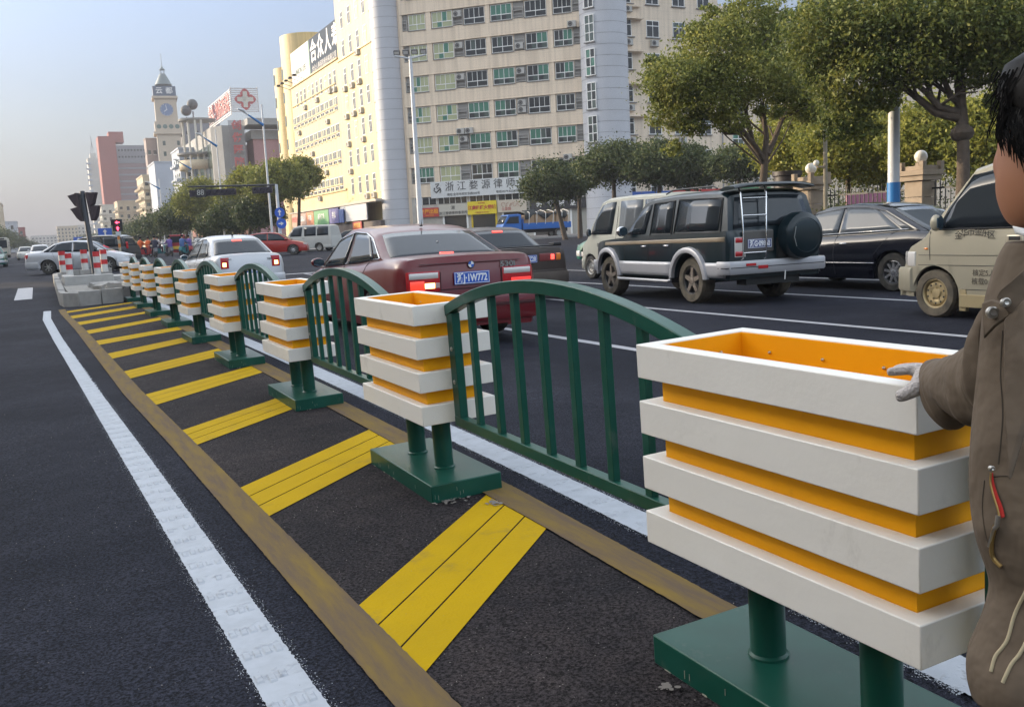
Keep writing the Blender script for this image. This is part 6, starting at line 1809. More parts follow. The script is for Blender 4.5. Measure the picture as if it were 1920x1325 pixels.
for i in range(5):
    l_ = empty('billboard_lamp', (33.6, 131.5 - i * 2.2, 22), -PI / 2); tag(l_, ['billboard lamp arm at the far end of the parapet', 'second billboard lamp from the far end', 'middle billboard lamp on the parapet', 'fourth billboard lamp from the far end', 'billboard lamp nearest the grey panel'][i], 'lamp', 'lamps in front of the roof billboard')
    mb = MB(); mb.tube([(0, 0, 0), (0, -1.6, .5)], .04, 6); mb.build('arm', dark, l_); mb = MB(); mb.box(-.3, .3, -1.95, -1.5, .42, .65); mb.build('lamp_head', dark, l_, bevel=.03)

# ------------------------------------------------------------------ buildings further along the street
def block(name, label, x0, y0, w, d, h, m_, rows, colsn, z0=.6, wm=None, ww=.9, wh=1.3, side=True, balc=False, roofm=None):
    b = empty(name, (x0, y0, z0)); tag(b, label, 'building')
    mb = MB(); mb.box(0, w, 0, d, -1, h); mb.box(-.15, w + .15, -.15, d + .15, h, h + .35, 1); mb.build('wall', [m_, roofm or m_], b, smooth=0)
    mw = [mb_ for mb_ in ()]
    g_ = [gl_mid, gl_dark, gl_dark]
    fw = MB()
    n = 0
    for r_ in range(rows):
        z = 3.2 + r_ * (h - 3.5) / rows
        for c in range(colsn):
            x = (c + .5) * w / colsn - ww / 2
            if n < 60:
                q = MB(); q.box(x, x + ww, -.06, .02, z, z + wh, 0); q.box(x - .06, x + ww + .06, -.12, .02, z - .1, z, 1); q.build('window', [wm or g_[(r_ + c) % 3], wf], b, smooth=0); n += 1
            else: fw.box(x, x + ww, -.06, .02, z, z + wh, 0)
            if balc and c % 2 == 0:
                q = MB(); q.box(x - .5, x + ww + .5, -1.0, 0, z - .5, z - .35); q.box(x - .5, x + ww + .5, -1.0, -.9, z - .35, z + .4); q.build('balcony', m_, b, smooth=0)
        if side:
            for c in range(max(2, int(d / 3.2))):
                y = (c + .5) * 3.2 - ww / 2
                fw.box(-.06, .02, y, y + ww, z, z + wh, 0)
                if balc: fw.box(-.9, 0, y - .4, y + ww + .4, z - .45, z + .1, 1)
    if fw.v: tag(fw.build('window_rows', [wm or gl_mid, m_], b, smooth=0), kind='stuff')
    return b
pinkm = mat('brick_red_tile', (.30, .085, .07), .8, noise=.3, nscale=.2, col2=(.25, .08, .07))
red2 = mat('purple_brown_tile', (.20, .135, .14), .8, noise=.3, nscale=.15, col2=(.25, .12, .12))
greyc = mat('grey_concrete', (.22, .22, .24), .8, noise=.3, nscale=.2)
whitec = mat('white_render', (.58, .56, .50), .8, noise=.3, nscale=.2)
cool = mat('cool_white_render', (.42, .46, .52), .8, noise=.3, nscale=.2)
warm = mat('warm_render', (.56, .47, .33), .8, noise=.3, nscale=.2)
rb = empty('red_tower_block', (29.2, 462, 1.5)); tag(rb, 'tall brick-red slab tower with a taller stair head, left of the clock tower', 'building')
mb = MB(); mb.box(0, 7.2, 0, 14, -1, 50.5); mb.build('stair_slab', pinkm, rb, smooth=0)
mb = MB(); mb.box(4.8, 11.0, 3, 12, 48, 52.8); mb.build('roof_house', pinkm, rb, smooth=0)
mb = MB(); mb.box(7.2, 24.5, 1.5, 16, -1, 38.5); mb.build('wall', red2, rb, smooth=0)
mb = MB(); mb.box(7.2, 24.5, 1.4, 16, 38.5, 46.6); mb.build('upper_wall', greyc, rb, smooth=0)
mb = MB()
for k in range(13): mb.box(7.25, 24.5, 1.30, 1.5, 4 + k * 2.9, 4.8 + k * 2.9)
mb.build('storey_band', greyc, rb, smooth=0)
rnd = random.Random(6)
for (zz, n_) in ((44, 12), (41, 12)):
    for c in range(n_):
        q = MB(); q.box(8 + c * 1.35, 8.7 + c * 1.35, 1.25, 1.45, zz, zz + .8); q.build('window', gl_dark, rb, smooth=0)
for k in range(26):
    x, z = rnd.uniform(8.5, 23), 6 + 2.9 * rnd.randint(0, 9)
    q = MB(); q.box(x, x + .9, 1.2, 1.4, z, z + 1.1); q.build('window', gl_dark, rb, smooth=0)
wtb = empty('white_tower_block', (28.8, 553, 1.5)); tag(wtb, 'slim pale tower block with stepped top behind the red slab tower', 'building')
mb = MB(); mb.box(0, 6, 0, 10, -1, 49); mb.box(6, 12, -2, 10, -1, 40); mb.box(1.5, 4.5, 2, 6, 49, 51.5); mb.build('wall', whitec, wtb, smooth=0)
mb = MB(); mb.tube([(3, 4, 51), (3, 4, 61)], .12, 6)
for dx in (-1.2, 1.2): mb.tube([(3 + dx, 4, 51), (3, 4, 58)], .1, 6)
mb.build('roof_mast', greyc, wtb)
for k in range(15):
    q = MB(); q.box(-1.0, 1.4, -.9, .05, 5 + 2.9 * k, 5.9 + 2.9 * k); q.build('balcony', cool, wtb, smooth=0)
    q = MB(); q.box(9.6, 10.4, -2.06, -1.9, 4 + 2.5 * k, 5.2 + 2.5 * k); q.build('window', gl_mid, wtb, smooth=0)

# clock tower
ct = empty('clock_tower', (37.9, 322, 1.5), -.10); ct.scale = (.95, .95, .937); tag(ct, 'cream clock tower with a blue clock face, dark lettered band and pointed metal cap', 'clock tower')
cream2 = mat('tower_cream', (.56, .47, .36), .8, noise=.25, nscale=.2)
mb = MB(); mb.box(0, 7.6, 0, 9, -1, 38.2); mb.build('shaft', cream2, ct, smooth=0)
mb = MB(); mb.box(-.9, 8.1, -.7, 9.6, 38.2, 39.0); mb.box(-.4, 7.9, -.3, 9.2, 39.0, 42.4); mb.box(.2, 7.2, .2, 8.6, 42.4, 50.2); mb.box(-.5, 7.7, -.5, 9.0, 50.2, 50.9); mb.build('clock_stage', cream2, ct, smooth=0)
mb = MB(); mb.box(.0, 7.3, .0, 8.6, 50.9, 54.2); mb.build('lettered_band', mat('band_slate', (.09, .12, .17), .6), ct, smooth=0)
for i, chh in enumerate('云都'): text(chh, 2.3, white_trim, ct, (2.0 + 3.2 * i, -.03, 52.6), (PI / 2, 0, 0), .02, bold=.04)
mb = MB()
for k in range(8):
    a = 2 * PI * k / 8; mb.tube([(3.7 + 2.3 * math.cos(a), 4.3 + 2.3 * math.sin(a), 54.2), (3.7 + 2.3 * math.cos(a), 4.3 + 2.3 * math.sin(a), 55.4)], .16, 6)
mb.lathe([(2.9, 55.4), (2.7, 55.8), (2.2, 57.0), (1.2, 59.4), (.9, 60.0)], 20, 0, Matrix.Translation((3.7, 4.3, 0)))
for k in range(6):
    a = 2 * PI * k / 6; mb.tube([(3.7 + .65 * math.cos(a), 4.3 + .65 * math.sin(a), 60), (3.7 + .65 * math.cos(a), 4.3 + .65 * math.sin(a), 61.6)], .09, 6)
mb.lathe([(1.0, 61.6), (.5, 62.4), (.12, 63.2), (.06, 67.5), (0, 67.5)], 14, 0, Matrix.Translation((3.7, 4.3, 0)))
mb.v = [(x, y, 54.2 + (z - 54.2) * (.82 if z < 64 else .88)) for x, y, z in mb.v]
mb.build('pointed_cap', mat('cap_metal', (.17, .20, .20), .5, .3), ct, smooth=35)
mb = MB(); M = Matrix.Translation((3.9, .16, 46.4)) @ Matrix.Rotation(PI / 2, 4, 'X'); mb.lathe([(0, .02), (2.15, .02)], 40, M=M); cf = mb.build('clock_face', mat('clock_blue', (.16, .22, .36), .4), ct)
mb = MB(); mb.lathe([(2.1, .0), (2.1, .14), (2.4, .14), (2.4, .0)], 40, M=M); mb.build('bezel', cream2, cf)
mb = MB()
for k in range(12): mb.box(-.06, .06, 1.7, 2.0, .03, .06, 0, M @ Matrix.Rotation(k * PI / 6, 4, 'Z'))
mb.build('hour_mark', white_trim, cf, smooth=0)
mb = MB(); mb.box(-.09, .09, -.2, 1.6, .05, .09, 0, M @ Matrix.Rotation(.15, 4, 'Z')); mb.build('minute_hand', white_trim, cf, smooth=0)
mb = MB(); mb.box(-.12, .12, -.2, 1.1, .05, .09, 0, M @ Matrix.Rotation(2.2, 4, 'Z')); mb.build('hour_hand', white_trim, cf, smooth=0)
for k in range(4):
    mb = MB(); M2 = Matrix.Translation((.9 + 1.95 * k, -.31, 40.7)) @ Matrix.Rotation(PI / 2, 4, 'X'); mb.lathe([(0, .02), (.75, .02), (.75, -.1)], 16, M=M2); mb.build('round_ornament', mat('ornament_green', (.10, .16, .14), .6), ct)
for k in range(5):
    for x in (1.6, 6.2):
        q = MB(); q.box(x, x + .9, -.06, .02, 20 + 3.6 * k, 21.5 + 3.6 * k); q.build('window', gl_mid, ct, smooth=0)
block('tower_annexe', 'grey block attached to the right of the clock tower', 46.5, 326, 12, 12, 42, greyc, 8, 4)
block('narrow_shop_tower', 'narrow tower with a red and white topped sign left of the clock tower', 35.2, 330, 3.4, 6, 36, mat('mauve_render', (.30, .24, .22), .8), 7, 2)
# pale apartment blocks between the red tower and the hospital
block('grey_apartments', 'grey-white apartment block with blue windows below the clock tower', 29.3, 214, 6.5, 12, 21.5, cool, 6, 2, balc=True, ww=1.4)
block('cool_white_apartments', 'cool white apartment end wall with sunlit balconies on its left', 27.7, 246, 6.0, 14, 21.3, cool, 1, 1, balc=True)
block('sunlit_balcony_block', 'sunlit cream block with stacked balconies left of the cool white end wall', 26.3, 262, 3.4, 16, 19.3, warm, 6, 2, balc=True)
block('low_cream_flats', 'low cream flats with balconies below the red tower', 26.5, 355, 9, 14, 17.2, warm, 5, 4, balc=True)
block('low_white_flats', 'low white flats with a roof terrace, left of the low cream flats', 23.0, 385, 6, 14, 17.4, whitec, 5, 3, balc=True)
block('distant_flats', 'distant hazy cream flats beside the black signal pole', 12.5, 665, 12, 16, 14.5, warm, 5, 6, z0=3)
block('distant_grey_flats', 'distant hazy grey flats with balconies right of the cream ones', 24.5, 668, 11, 16, 14.8, whitec, 5, 5, z0=3, balc=True)
block('far_low_buildings', 'very far low pale buildings at the end of the street', -4, 900, 26, 30, 11, whitec, 3, 9, z0=5, ww=1.6)
block('left_cream_building', 'cream building cut by the left edge, beyond the trees', -24, 338, 15.2, 20, 16.8, warm, 5, 5)
block('left_blue_building', 'bluish grey building at the far left, behind the cream one', -22, 388, 16.2, 20, 12.5, cool, 4, 5)
block('left_far_building', 'small pinkish building over the far left trees', -18, 455, 14, 20, 10.5, pinkm, 3, 5, z0=2)

# hospital with the red cross board
hs = empty('hospital', (35.0, 187, 1.0)); tag(hs, 'grey and pink hospital with curved canopies behind the street trees', 'building')
conc = mat('hospital_concrete', (.30, .30, .29), .8, noise=.3, nscale=.3)
pnk = mat('hospital_pink', (.42, .24, .24), .8, noise=.2, nscale=.3)
mb = MB(); mb.box(-2.6, 3.0, 4, 40, -1, 23.0); mb.box(3.0, 15, 8, 30, -1, 20.0, 1); mb.box(3.6, 14, -1, 8, 23.0, 24.2); mb.box(11.0, 12.0, -1, 0, 0, 23.0); mb.build('wall', [conc, pnk], hs, smooth=0)
mb = MB(); mb.box(5.0, 12, 2, 8, -1, 20.5, 0); mb.build('pink_wing', pnk, hs, smooth=0)
mb = MB(); mb.box(4.6, 12.4, 1.6, 8, 20.5, 22.2, 0); mb.build('cornice', conc, hs, smooth=0)
mb = MB(); mb.prism([(-.0, 1), (-1.0, 1.0), (-2.6, 4), (3.2, 4), (3.2, 1)], 2, 23.0, 'z'); mb.build('angled_bay', conc, hs, smooth=0)
mb = MB(); mb.box(-2.65, -2.6, 5, 38, 3, 20); mb.build('glass_wall', gl_mid, hs, smooth=0)
for z in (25.2, 18.4, 8.2):
    mb = MB(); mb.lathe([(0, z), (4.4 if z < 20 else 3.6, z + .1), (4.5 if z < 20 else 3.7, z + .45), (0, z + .6)], 30, M=Matrix.Translation((-3.4, 14, 0))); mb.build('canopy_disc', conc, hs, smooth=30)
mb = MB()
for (x, y) in ((-5.5, 12), (-4.3, 10.8), (-3.2, 10.4), (-6.2, 14.5)): mb.tube([(x, y, 0), (x, y, 25.2)], .22, 8)
mb.build('canopy_column', whitec, hs)
mb = MB(); mb.lathe([(4.2, 15.5), (4.2, 17.4)], 24, M=Matrix.Translation((-3.4, 14, 0)), a0=PI * .7, a1=PI * 1.7); o = mb.build('curved_balcony', warm, hs); o.modifiers.new('t', 'SOLIDIFY').thickness = .2
mb = MB(); mb.box(-6.5, 2.5, .0, 12, 2.0, 7.2, 0); mb.build('lower_pavilion', mat('salmon_render', (.50, .25, .18), .8), hs, smooth=0)
xb = empty('red_cross_board', (36.9, 191.5, 27.0), -.08); tag(xb, 'white louvred roof board with a red-edged cross, beside slanted red characters', 'sign')
lou = mat('louvre_white', (.55, .53, .52), .6); redc = mat('cross_red', (.42, .10, .10), .6)
mb = MB()
for k in range(12): mb.box(0, 5.3, 0, .12, .4 * k, .4 * k + .24)
for x in (0, 5.1): mb.box(x, x + .15, .12, .25, 0, 4.9)
mb.build('louvre', lou, xb, smooth=0)
mb = MB()
for k in range(4):
    M = Matrix.Translation((2.75, -.05, 2.45)) @ Matrix.Rotation(k * PI / 2, 4, 'Y')
    mb.prism([(-.75, .6), (-.95, 1.2), (-.45, 1.85), (0, 2.1), (.45, 1.85), (.95, 1.2), (.75, .6)], -.04, .04, 'y', 0, M)
mb.build('cross_border', redc, xb, smooth=0)
mb = MB(); mb.box(-.42, .42, -.12, -.05, .9, 4.0); mb.v = [(x + 2.75, y, z) for x, y, z in mb.v]; mb.box(1.2, 4.3, -.12, -.05, 2.03, 2.87); mb.build('cross', whitec, xb, smooth=0)
sb_ = empty('slanted_roof_sign', (36.8, 191.6, 26.6), -PI / 2 - .0); tag(sb_, 'long white louvred roof sign with red characters running back from the red cross board', 'sign')
mb = MB()
for k in range(12): mb.box(-26, 0, 0, .12, .42 * k, .42 * k + .22)
mb.build('louvre', lou, sb_, smooth=0)
for i, chh in enumerate('金华创伤医院'): text(chh, 3.9, redc, sb_, (-23.5 + 4.1 * i, -.06, 2.3), (PI / 2, 0, 0), .05, bold=.06)
vs_ = empty('vertical_hospital_sign', (35.0, 185.5, 1.0), -.12); tag(vs_, 'tall vertical louvred sign with red characters on the hospital front', 'sign')
mb = MB()
for k in range(46): mb.box(-.2, 2.9, 0, .12, 14.6 + .36 * k * .55, 14.6 + .36 * k * .55 + .1)
mb.build('louvre', mat('louvre_dark', (.20, .19, .20), .6), vs_, smooth=0)
for i, chh in enumerate('创伤医院'):
    text(chh, 1.9, redc, vs_, (1.35, -.08, 22.6 - 2.3 * i), (PI / 2, 0, 0), .05, bold=.06)
for (x, z) in ((-3.0, 30.2), (-1.6, 31.5)):
    bl = empty('roof_ball', (34.6 + x * 1.0, 214, z)); tag(bl, ['left dark globe above the hospital canopies', 'right dark globe above the hospital canopies'][x > -2], 'globe')
    mb = MB(); mb.ball((0, 0, 0), 1.15, 16); mb.build('globe', mat('globe_dark', (.10, .10, .10), .7), bl); mb = MB(); mb.tube([(0, 0, -1.4), (0, 0, -3.6)], .15, 6); mb.build('stem', greyc, bl)
# offices that stand out of the picture to the left and keep the junction in shade
for i, (y0, y1, h_, x1) in enumerate(((-60, -8, 12, -17), (-2, 53, 13, -16.5), (74, 118, 15, -16), (124, 175, 14, -16))):
    b = empty('left_side_building', (x1 - 16, y0, .2)); tag(b, ['office block on the left side behind the camera', 'office block on the left side next to the junction', 'first office block beyond the junction on the left side', 'second office block beyond the junction on the left side'][i], 'building')
    mb = MB(); mb.box(0, 16, 0, y1 - y0, -.5, h_); mb.build('wall', warm, b, smooth=0)
    q = MB()
    for r_ in range(int(h_ / 3.2)):
        for c in range(int((y1 - y0) / 3)): q.box(15.98, 16.04, c * 3 + .7, c * 3 + 2.3, 1.2 + r_ * 3.2, 2.9 + r_ * 3.2)
    tag(q.build('window_rows', gl_dark, b, smooth=0), kind='stuff')
# ------------------------------------------------------------------ vegetation
bark = mat('bark', (.10, .075, .055), .95, noise=.6, nscale=9, col2=(.05, .038, .03), bump=.8, bscale=22)
fol_olive = foliage_mat('foliage_olive', (.06, .085, .02), (.19, .21, .05), (.34, .31, .07), .40)
fol_dark = foliage_mat('foliage_dark', (.022, .038, .016), (.065, .09, .03), (.16, .17, .05), .25)
fol_yel = foliage_mat('foliage_yellow', (.08, .10, .02), (.22, .23, .04), (.38, .34, .06), .40)
fol_mix = foliage_mat('foliage_autumn', (.04, .065, .018), (.14, .165, .04), (.28, .26, .06), .38)

def leaf_mesh(name, blobs, n, size, m_, seed, shell=.55, clump=.0):
    """blobs: (x, y, z, rx, ry, rz); leaves sit in clumps scattered through each blob, denser near its skin"""
    rg = np.random.default_rng(seed)
    vol = np.array([b[3] * b[4] * b[5] for b in blobs]) ** .75; pr = vol / vol.sum()
    nc = max(8, n // 26)
    idx = rg.choice(len(blobs), nc, p=pr)
    d = rg.normal(size=(nc, 3)); d /= np.linalg.norm(d, axis=1)[:, None]
    rad = rg.uniform(shell, 1.0, nc) ** .6
    B = np.array(blobs)[idx]
    cen = B[:, :3] + d * rad[:, None] * B[:, 3:]
    csz = rg.uniform(.5, 1.25, nc) * np.cbrt(B[:, 3] * B[:, 4] * B[:, 5]) * .26
    k = rg.integers(0, nc, n)
    off = rg.normal(size=(n, 3)) * csz[k][:, None] * np.array([1, 1, .62])
    P = cen[k] + off
    t = rg.normal(size=(n, 3)); t[:, 2] -= .35; t /= np.linalg.norm(t, axis=1)[:, None]
    u_ = np.cross(t, rg.normal(size=(n, 3))); u_ /= np.linalg.norm(u_, axis=1)[:, None]
    L = size * rg.uniform(.6, 1.3, n)[:, None]; Wd = L * .5
    v = np.empty((n, 4, 3))
    v[:, 0] = P - t * L * .5; v[:, 1] = P + u_ * Wd * .5; v[:, 2] = P + t * L * .5; v[:, 3] = P - u_ * Wd * .5
    me = bpy.data.meshes.new(name)
    me.vertices.add(n * 4); me.loops.add(n * 4); me.polygons.add(n)
    me.vertices.foreach_set('co', v.reshape(-1))
    me.loops.foreach_set('vertex_index', np.arange(n * 4, dtype=np.int32))
    me.polygons.foreach_set('loop_start', np.arange(0, n * 4, 4, dtype=np.int32))
    me.update(calc_edges=True); me.materials.append(m_)
    return me, cen

def tree(label, base, blobs, n, size, m_, trunk, seed=1, name='street_tree', group=None, limbs=None, tr=.16, nb=14, shell=.5):
    """base world point; blobs relative to base; trunk: list of (dx, dy, dz) points; limbs: lists of points relative to base with radii"""
    t = empty(name, base); tag(t, label, 'tree', group)
    mb = MB(); L = len(trunk)
    mb.tube(trunk, [tr * (1.25 if i == 0 else 1 - .35 * i / L) for i in range(L)], 12)
    rg = random.Random(seed)
    top = Vector(trunk[-1])
    for l_ in (limbs or []):
        mb.tube([p for p, r_ in l_], [r_ for p, r_ in l_], 10)
        for (p, r_) in l_[1:]:
            for q in range(2):
                e_ = Vector(p) + Vector((rg.uniform(-1, 1), rg.uniform(-1, 1), rg.uniform(.2, 1.1)))
                mb.tube([p, (Vector(p) + e_) / 2 + Vector((0, 0, .1)), e_], [r_ * .5, r_ * .35, .012], 6)
    me, cen = leaf_mesh('crown', blobs, n, size, m_, seed, shell)
    for c in cen[:nb]:
        c = Vector(c); mid = top.lerp(c, .5) + Vector((rg.uniform(-.2, .2), rg.uniform(-.2, .2), -.15))
        mb.tube([top - Vector((0, 0, .2)), mid, c], [tr * .26, tr * .15, .008], 6)
    mb.build('trunk', bark, t, smooth=60)
    o = bpy.data.objects.new('crown', me); COL.objects.link(o); o.parent = t
    return t

def gp(px, py, d):
    p = at(px, py, d); return Vector((p.x, p.y, hgt(p.x, p.y) + .1))
def rel(base, px, py, d): return at(px, py, d) - base
# near tree by the kerb (centre right)
b = gp(1428, 420, 25.0)
def bl(px, py, d, rx, rz, ry=None): q = rel(b, px, py, d); return (q.x, q.y, q.z, rx, ry or rx, rz)
bl1 = [bl(1275, 150, 24.5, .95, .55), bl(1270, 215, 24.8, .7, .40), bl(1350, 95, 25, 1.1, .75), bl(1400, 40, 25.2, .75, .65), bl(1405, 145, 24.6, 1.1, .65), bl(1340, 190, 24.4, .75, .45), bl(1460, 90, 25.6, .9, .7), bl(1500, 150, 25.6, .8, .6), bl(1480, 190, 25.4, .55, .4), bl(1300, 240, 24.6, .38, .2), bl(1370, 230, 24.3, .5, .25), bl(1260, 275, 24.8, .28, .22), bl(1230, 120, 24.8, .4, .22), bl(1245, 185, 24.8, .35, .2), bl(1310, 60, 25, .4, .25), bl(1330, 20, 25.2, .3, .2), bl(1455, 25, 25.4, .4, .3), bl(1535, 110, 25.8, .6, .5), bl(1520, 210, 25.6, .5, .3), bl(1440, 210, 24.8, .4, .2)]
tk = [(0, 0, -.1), tuple(rel(b, 1431, 345, 25)), tuple(rel(b, 1434, 300, 25))]
lim = [[(tuple(rel(b, 1432, 300, 25)), .10), (tuple(rel(b, 1412, 270, 25)), .085), (tuple(rel(b, 1395, 248, 24.8)), .075), (tuple(rel(b, 1360, 250, 24.6)), .05)],
       [(tuple(rel(b, 1434, 300, 25)), .10), (tuple(rel(b, 1437, 255, 25)), .07), (tuple(rel(b, 1430, 200, 25)), .05)],
       [(tuple(rel(b, 1438, 290, 25)), .09), (tuple(rel(b, 1452, 262, 25.2)), .07), (tuple(rel(b, 1466, 225, 25.4)), .06), (tuple(rel(b, 1480, 170, 25.5)), .04)],
       [(tuple(rel(b, 1412, 270, 25)), .07), (tuple(rel(b, 1400, 215, 24.8)), .05), (tuple(rel(b, 1390, 150, 24.8)), .03)]]
tree('olive-leaved kerbside tree whose forked trunk stands behind the dark green off-roader', b, bl1, 60000, .10, fol_olive, tk, 3, limbs=lim, tr=.12, nb=6, name='camphor_tree')
# big tree at the upper right
b = gp(1800, 430, 19.6)
bl2 = [bl(1560, 60, 20.5, 1.0, .7), bl(1640, 50, 20, 1.1, .8), bl(1600, 150, 20.2, .85, .6), bl(1580, 215, 20.4, .55, .35), bl(1700, 120, 19.6, .9, .5), bl(1740, 40, 19.4, 1.2, .7), bl(1830, 60, 19.2, 1.1, .7), bl(1920, 40, 19.2, 1.2, .8), bl(1990, 120, 19.5, 1.1, .8), bl(1860, 130, 19.2, .7, .35), bl(1790, 100, 19.4, .6, .4), bl(1650, 190, 20.0, .4, .2), bl(1535, 130, 20.6, .5, .4), bl(1540, 20, 20.8, .5, .4), bl(1560, 250, 20.4, .35, .2), bl(1625, 245, 20.2, .35, .18), bl(1880, 190, 19.3, .35, .2), bl(1930, 150, 19.2, .5, .3)]
tk = [(0, 0, -.1), tuple(rel(b, 1806, 330, 19.6)), tuple(rel(b, 1806, 250, 19.6)), tuple(rel(b, 1801, 190, 19.6)), tuple(rel(b, 1798, 120, 19.6))]
lim = [[(tuple(rel(b, 1800, 222, 19.6)), .10), (tuple(rel(b, 1755, 212, 19.6)), .08), (tuple(rel(b, 1722, 185, 19.7)), .07), (tuple(rel(b, 1690, 162, 19.9)), .06), (tuple(rel(b, 1630, 150, 20.1)), .04)],
       [(tuple(rel(b, 1798, 212, 19.6)), .09), (tuple(rel(b, 1760, 200, 19.5)), .075), (tuple(rel(b, 1738, 175, 19.5)), .06), (tuple(rel(b, 1715, 155, 19.6)), .05), (tuple(rel(b, 1700, 100, 19.6)), .03)],
       [(tuple(rel(b, 1800, 195, 19.6)), .08), (tuple(rel(b, 1782, 180, 19.6)), .07), (tuple(rel(b, 1770, 150, 19.5)), .05), (tuple(rel(b, 1775, 100, 19.5)), .03)],
       [(tuple(rel(b, 1798, 130, 19.6)), .06), (tuple(rel(b, 1850, 60, 19.4)), .04), (tuple(rel(b, 1920, 50, 19.3)), .03)]]
tree('large spreading kerbside tree with long low limbs at the upper right', b, bl2, 80000, .10, fol_mix, tk, 5, limbs=lim, tr=.14, nb=6, name='camphor_tree')
mb = MB(); c = rel(b, 1804, 250, 19.6); mb.ball(tuple(c), .24, 12, sc=(1, 1, .8)); mb.build('burl', bark, bpy.data.objects['camphor_tree.001'])
# yellow-green garden trees behind the fence
for i, (px, py, d, rx, rz, tkx) in enumerate(((1500, 262, 34, 1.6, 1.25, 1500), (1590, 265, 31, 1.5, 1.3, 1600), (1655, 285, 33, 1.2, 1.2, 1650), (1740, 255, 29, 1.4, 1.15, 1745), (1860, 260, 28, 1.5, 1.25, 1850), (1950, 240, 28, 1.6, 1.4, 1950))):
    b = gp(px, 425, d)
    q = rel(b, px, py, d)
    bs = [(q.x, q.y, q.z, rx, rx, rz), (q.x + rx * .8, q.y - .4, q.z - rz * .35, rx * .6, rx * .6, rz * .6), (q.x - rx * .7, q.y, q.z - rz * .3, rx * .6, rx * .6, rz * .6), (q.x + .3, q.y, q.z + rz * .6, rx * .5, rx * .5, rz * .45)]
    tree(['leftmost yellow-green garden tree behind the fence, right of the stone gate pillar', 'yellow-green garden tree behind the thin wooden pole', 'yellow-green garden tree just left of the blue and white pole', 'yellow-green garden tree over the second stone pillar', 'yellow-green garden tree behind the big kerbside trunk', 'yellow-green garden tree behind the head of the man'][i], b, bs, 16000, .15, fol_yel, [(0, 0, -.1), (q.x * .5, q.y * .5, q.z * .5), tuple(q)], 20 + i, name='garden_tree', tr=.10, nb=10, group='garden trees behind the fence')
# dark small trees in front of the corner block
for i, (px, py, d, rx, rz) in enumerate(((1035, 342, 66, 1.9, 1.45), (1085, 330, 68, 1.0, 1.0), (1150, 305, 62, 2.1, 1.35), (1235, 308, 60, 1.9, 1.4), (1290, 312, 60, 1.7, 1.3), (1385, 305, 56, 1.5, 1.0))):
    b = gp(px + (25 if i == 0 else 3), 440, d); q = rel(b, px, py, d)
    bs = [(q.x, q.y, q.z, rx, rx, rz), (q.x + rx * .7, q.y - .4, q.z - rz * .25, rx * .6, rx * .6, rz * .65), (q.x - rx * .7, q.y, q.z - rz * .2, rx * .6, rx * .6, rz * .6), (q.x + .3, q.y, q.z + rz * .6, rx * .5, rx * .5, rz * .45)]
    tree(['dark tree hiding the right end of the long white board', 'small dark tree beside the right rounded tower', 'dark tree with a bare forked stem before the blue shop board', 'dark tree over the middle of the blue and red shop boards', 'dark tree left of the olive-leaved tree', 'dark tree showing under the limbs of the olive-leaved tree'][i], b, bs, 13000, .20, fol_dark, [(0, 0, -.1), (q.x * .6, q.y * .6, q.z * .55), tuple(q - Vector((0, 0, rz * .6)))], 40 + i, name='dark_tree', tr=.16, nb=14, group='dark trees before the corner block')
# street trees down the right side beyond the junction
rowt = [(520, 88, 340, 2.4, 1.9, fol_olive, 'first and largest street tree beyond the junction, before the cream wing'), (560, 93, 325, 1.7, 1.5, fol_olive, 'right half of the tree pair before the cream wing'), (455, 100, 372, 2.3, 2.2, fol_olive, 'olive street tree under the gantry board'), (468, 92, 340, 1.6, 1.3, fol_yel, 'yellowish street tree left of the largest one'),
    (375, 112, 372, 2.5, 2.3, fol_olive, 'street tree with a yellow top above the display of the gantry'), (350, 125, 395, 2.6, 2.3, fol_dark, 'dark street tree behind the scooters'), (318, 140, 412, 2.7, 2.0, fol_dark, 'dark street tree left of the scooters'), (288, 165, 425, 2.8, 2.0, fol_dark, 'dark street tree right of the red signal'), (262, 190, 432, 2.7, 2.0, fol_dark, 'dark street tree above the red signal'),
    (240, 225, 438, 3.0, 2.2, fol_dark, 'small dark street tree behind the red signal'), (215, 270, 442, 3.4, 2.2, fol_dark, 'far street tree left of the red signal'), (190, 340, 449, 4.0, 2.4, fol_dark, 'very far street tree behind the signal pole'), (410, 105, 420, 2.0, 1.6, fol_dark, 'low dark crown right above the silver queuing saloon'), (160, 430, 452, 5, 2.6, fol_dark, 'farthest street tree on the right side'),
    (338, 118, 408, 2.4, 1.6, fol_dark, 'dark low crown behind the red tricycle'), (440, 96, 405, 2.0, 1.5, fol_dark, 'dark low crown below the left half of the gantry arm'), (485, 90, 395, 1.9, 1.5, fol_dark, 'dark low crown left of the gantry post'), (395, 118, 395, 2.6, 1.8, fol_dark, 'dark crown just under the unlit counter of the gantry'), (300, 150, 425, 2.6, 1.7, fol_dark, 'dark low crown above the orange-coated riders')]
for i, (px, d, py, rx, rz, m_, lb) in enumerate(rowt):
    b = gp(px, 470, d); b.z = hgt(b.x, b.y) + .1; q = rel(b, px, py, d); q.z = max(q.z, 2.6)
    bs = [(q.x, q.y, q.z, rx, rx, rz), (q.x + rx * .7, q.y - .4, q.z - rz * .25, rx * .6, rx * .6, rz * .6), (q.x - rx * .7, q.y, q.z - rz * .2, rx * .6, rx * .6, rz * .6), (q.x + .3, q.y, q.z + rz * .55, rx * .55, rx * .55, rz * .5)]
    tree(lb, b, bs, 12000 if d < 130 else 5000, .28 if d < 130 else .5, m_, [(0, 0, -.1), (q.x * .5, q.y * .5, q.z * .4), tuple(q - Vector((0, 0, rz * .7)))], 60 + i, tr=.18, nb=10, group='street trees beyond the junction')
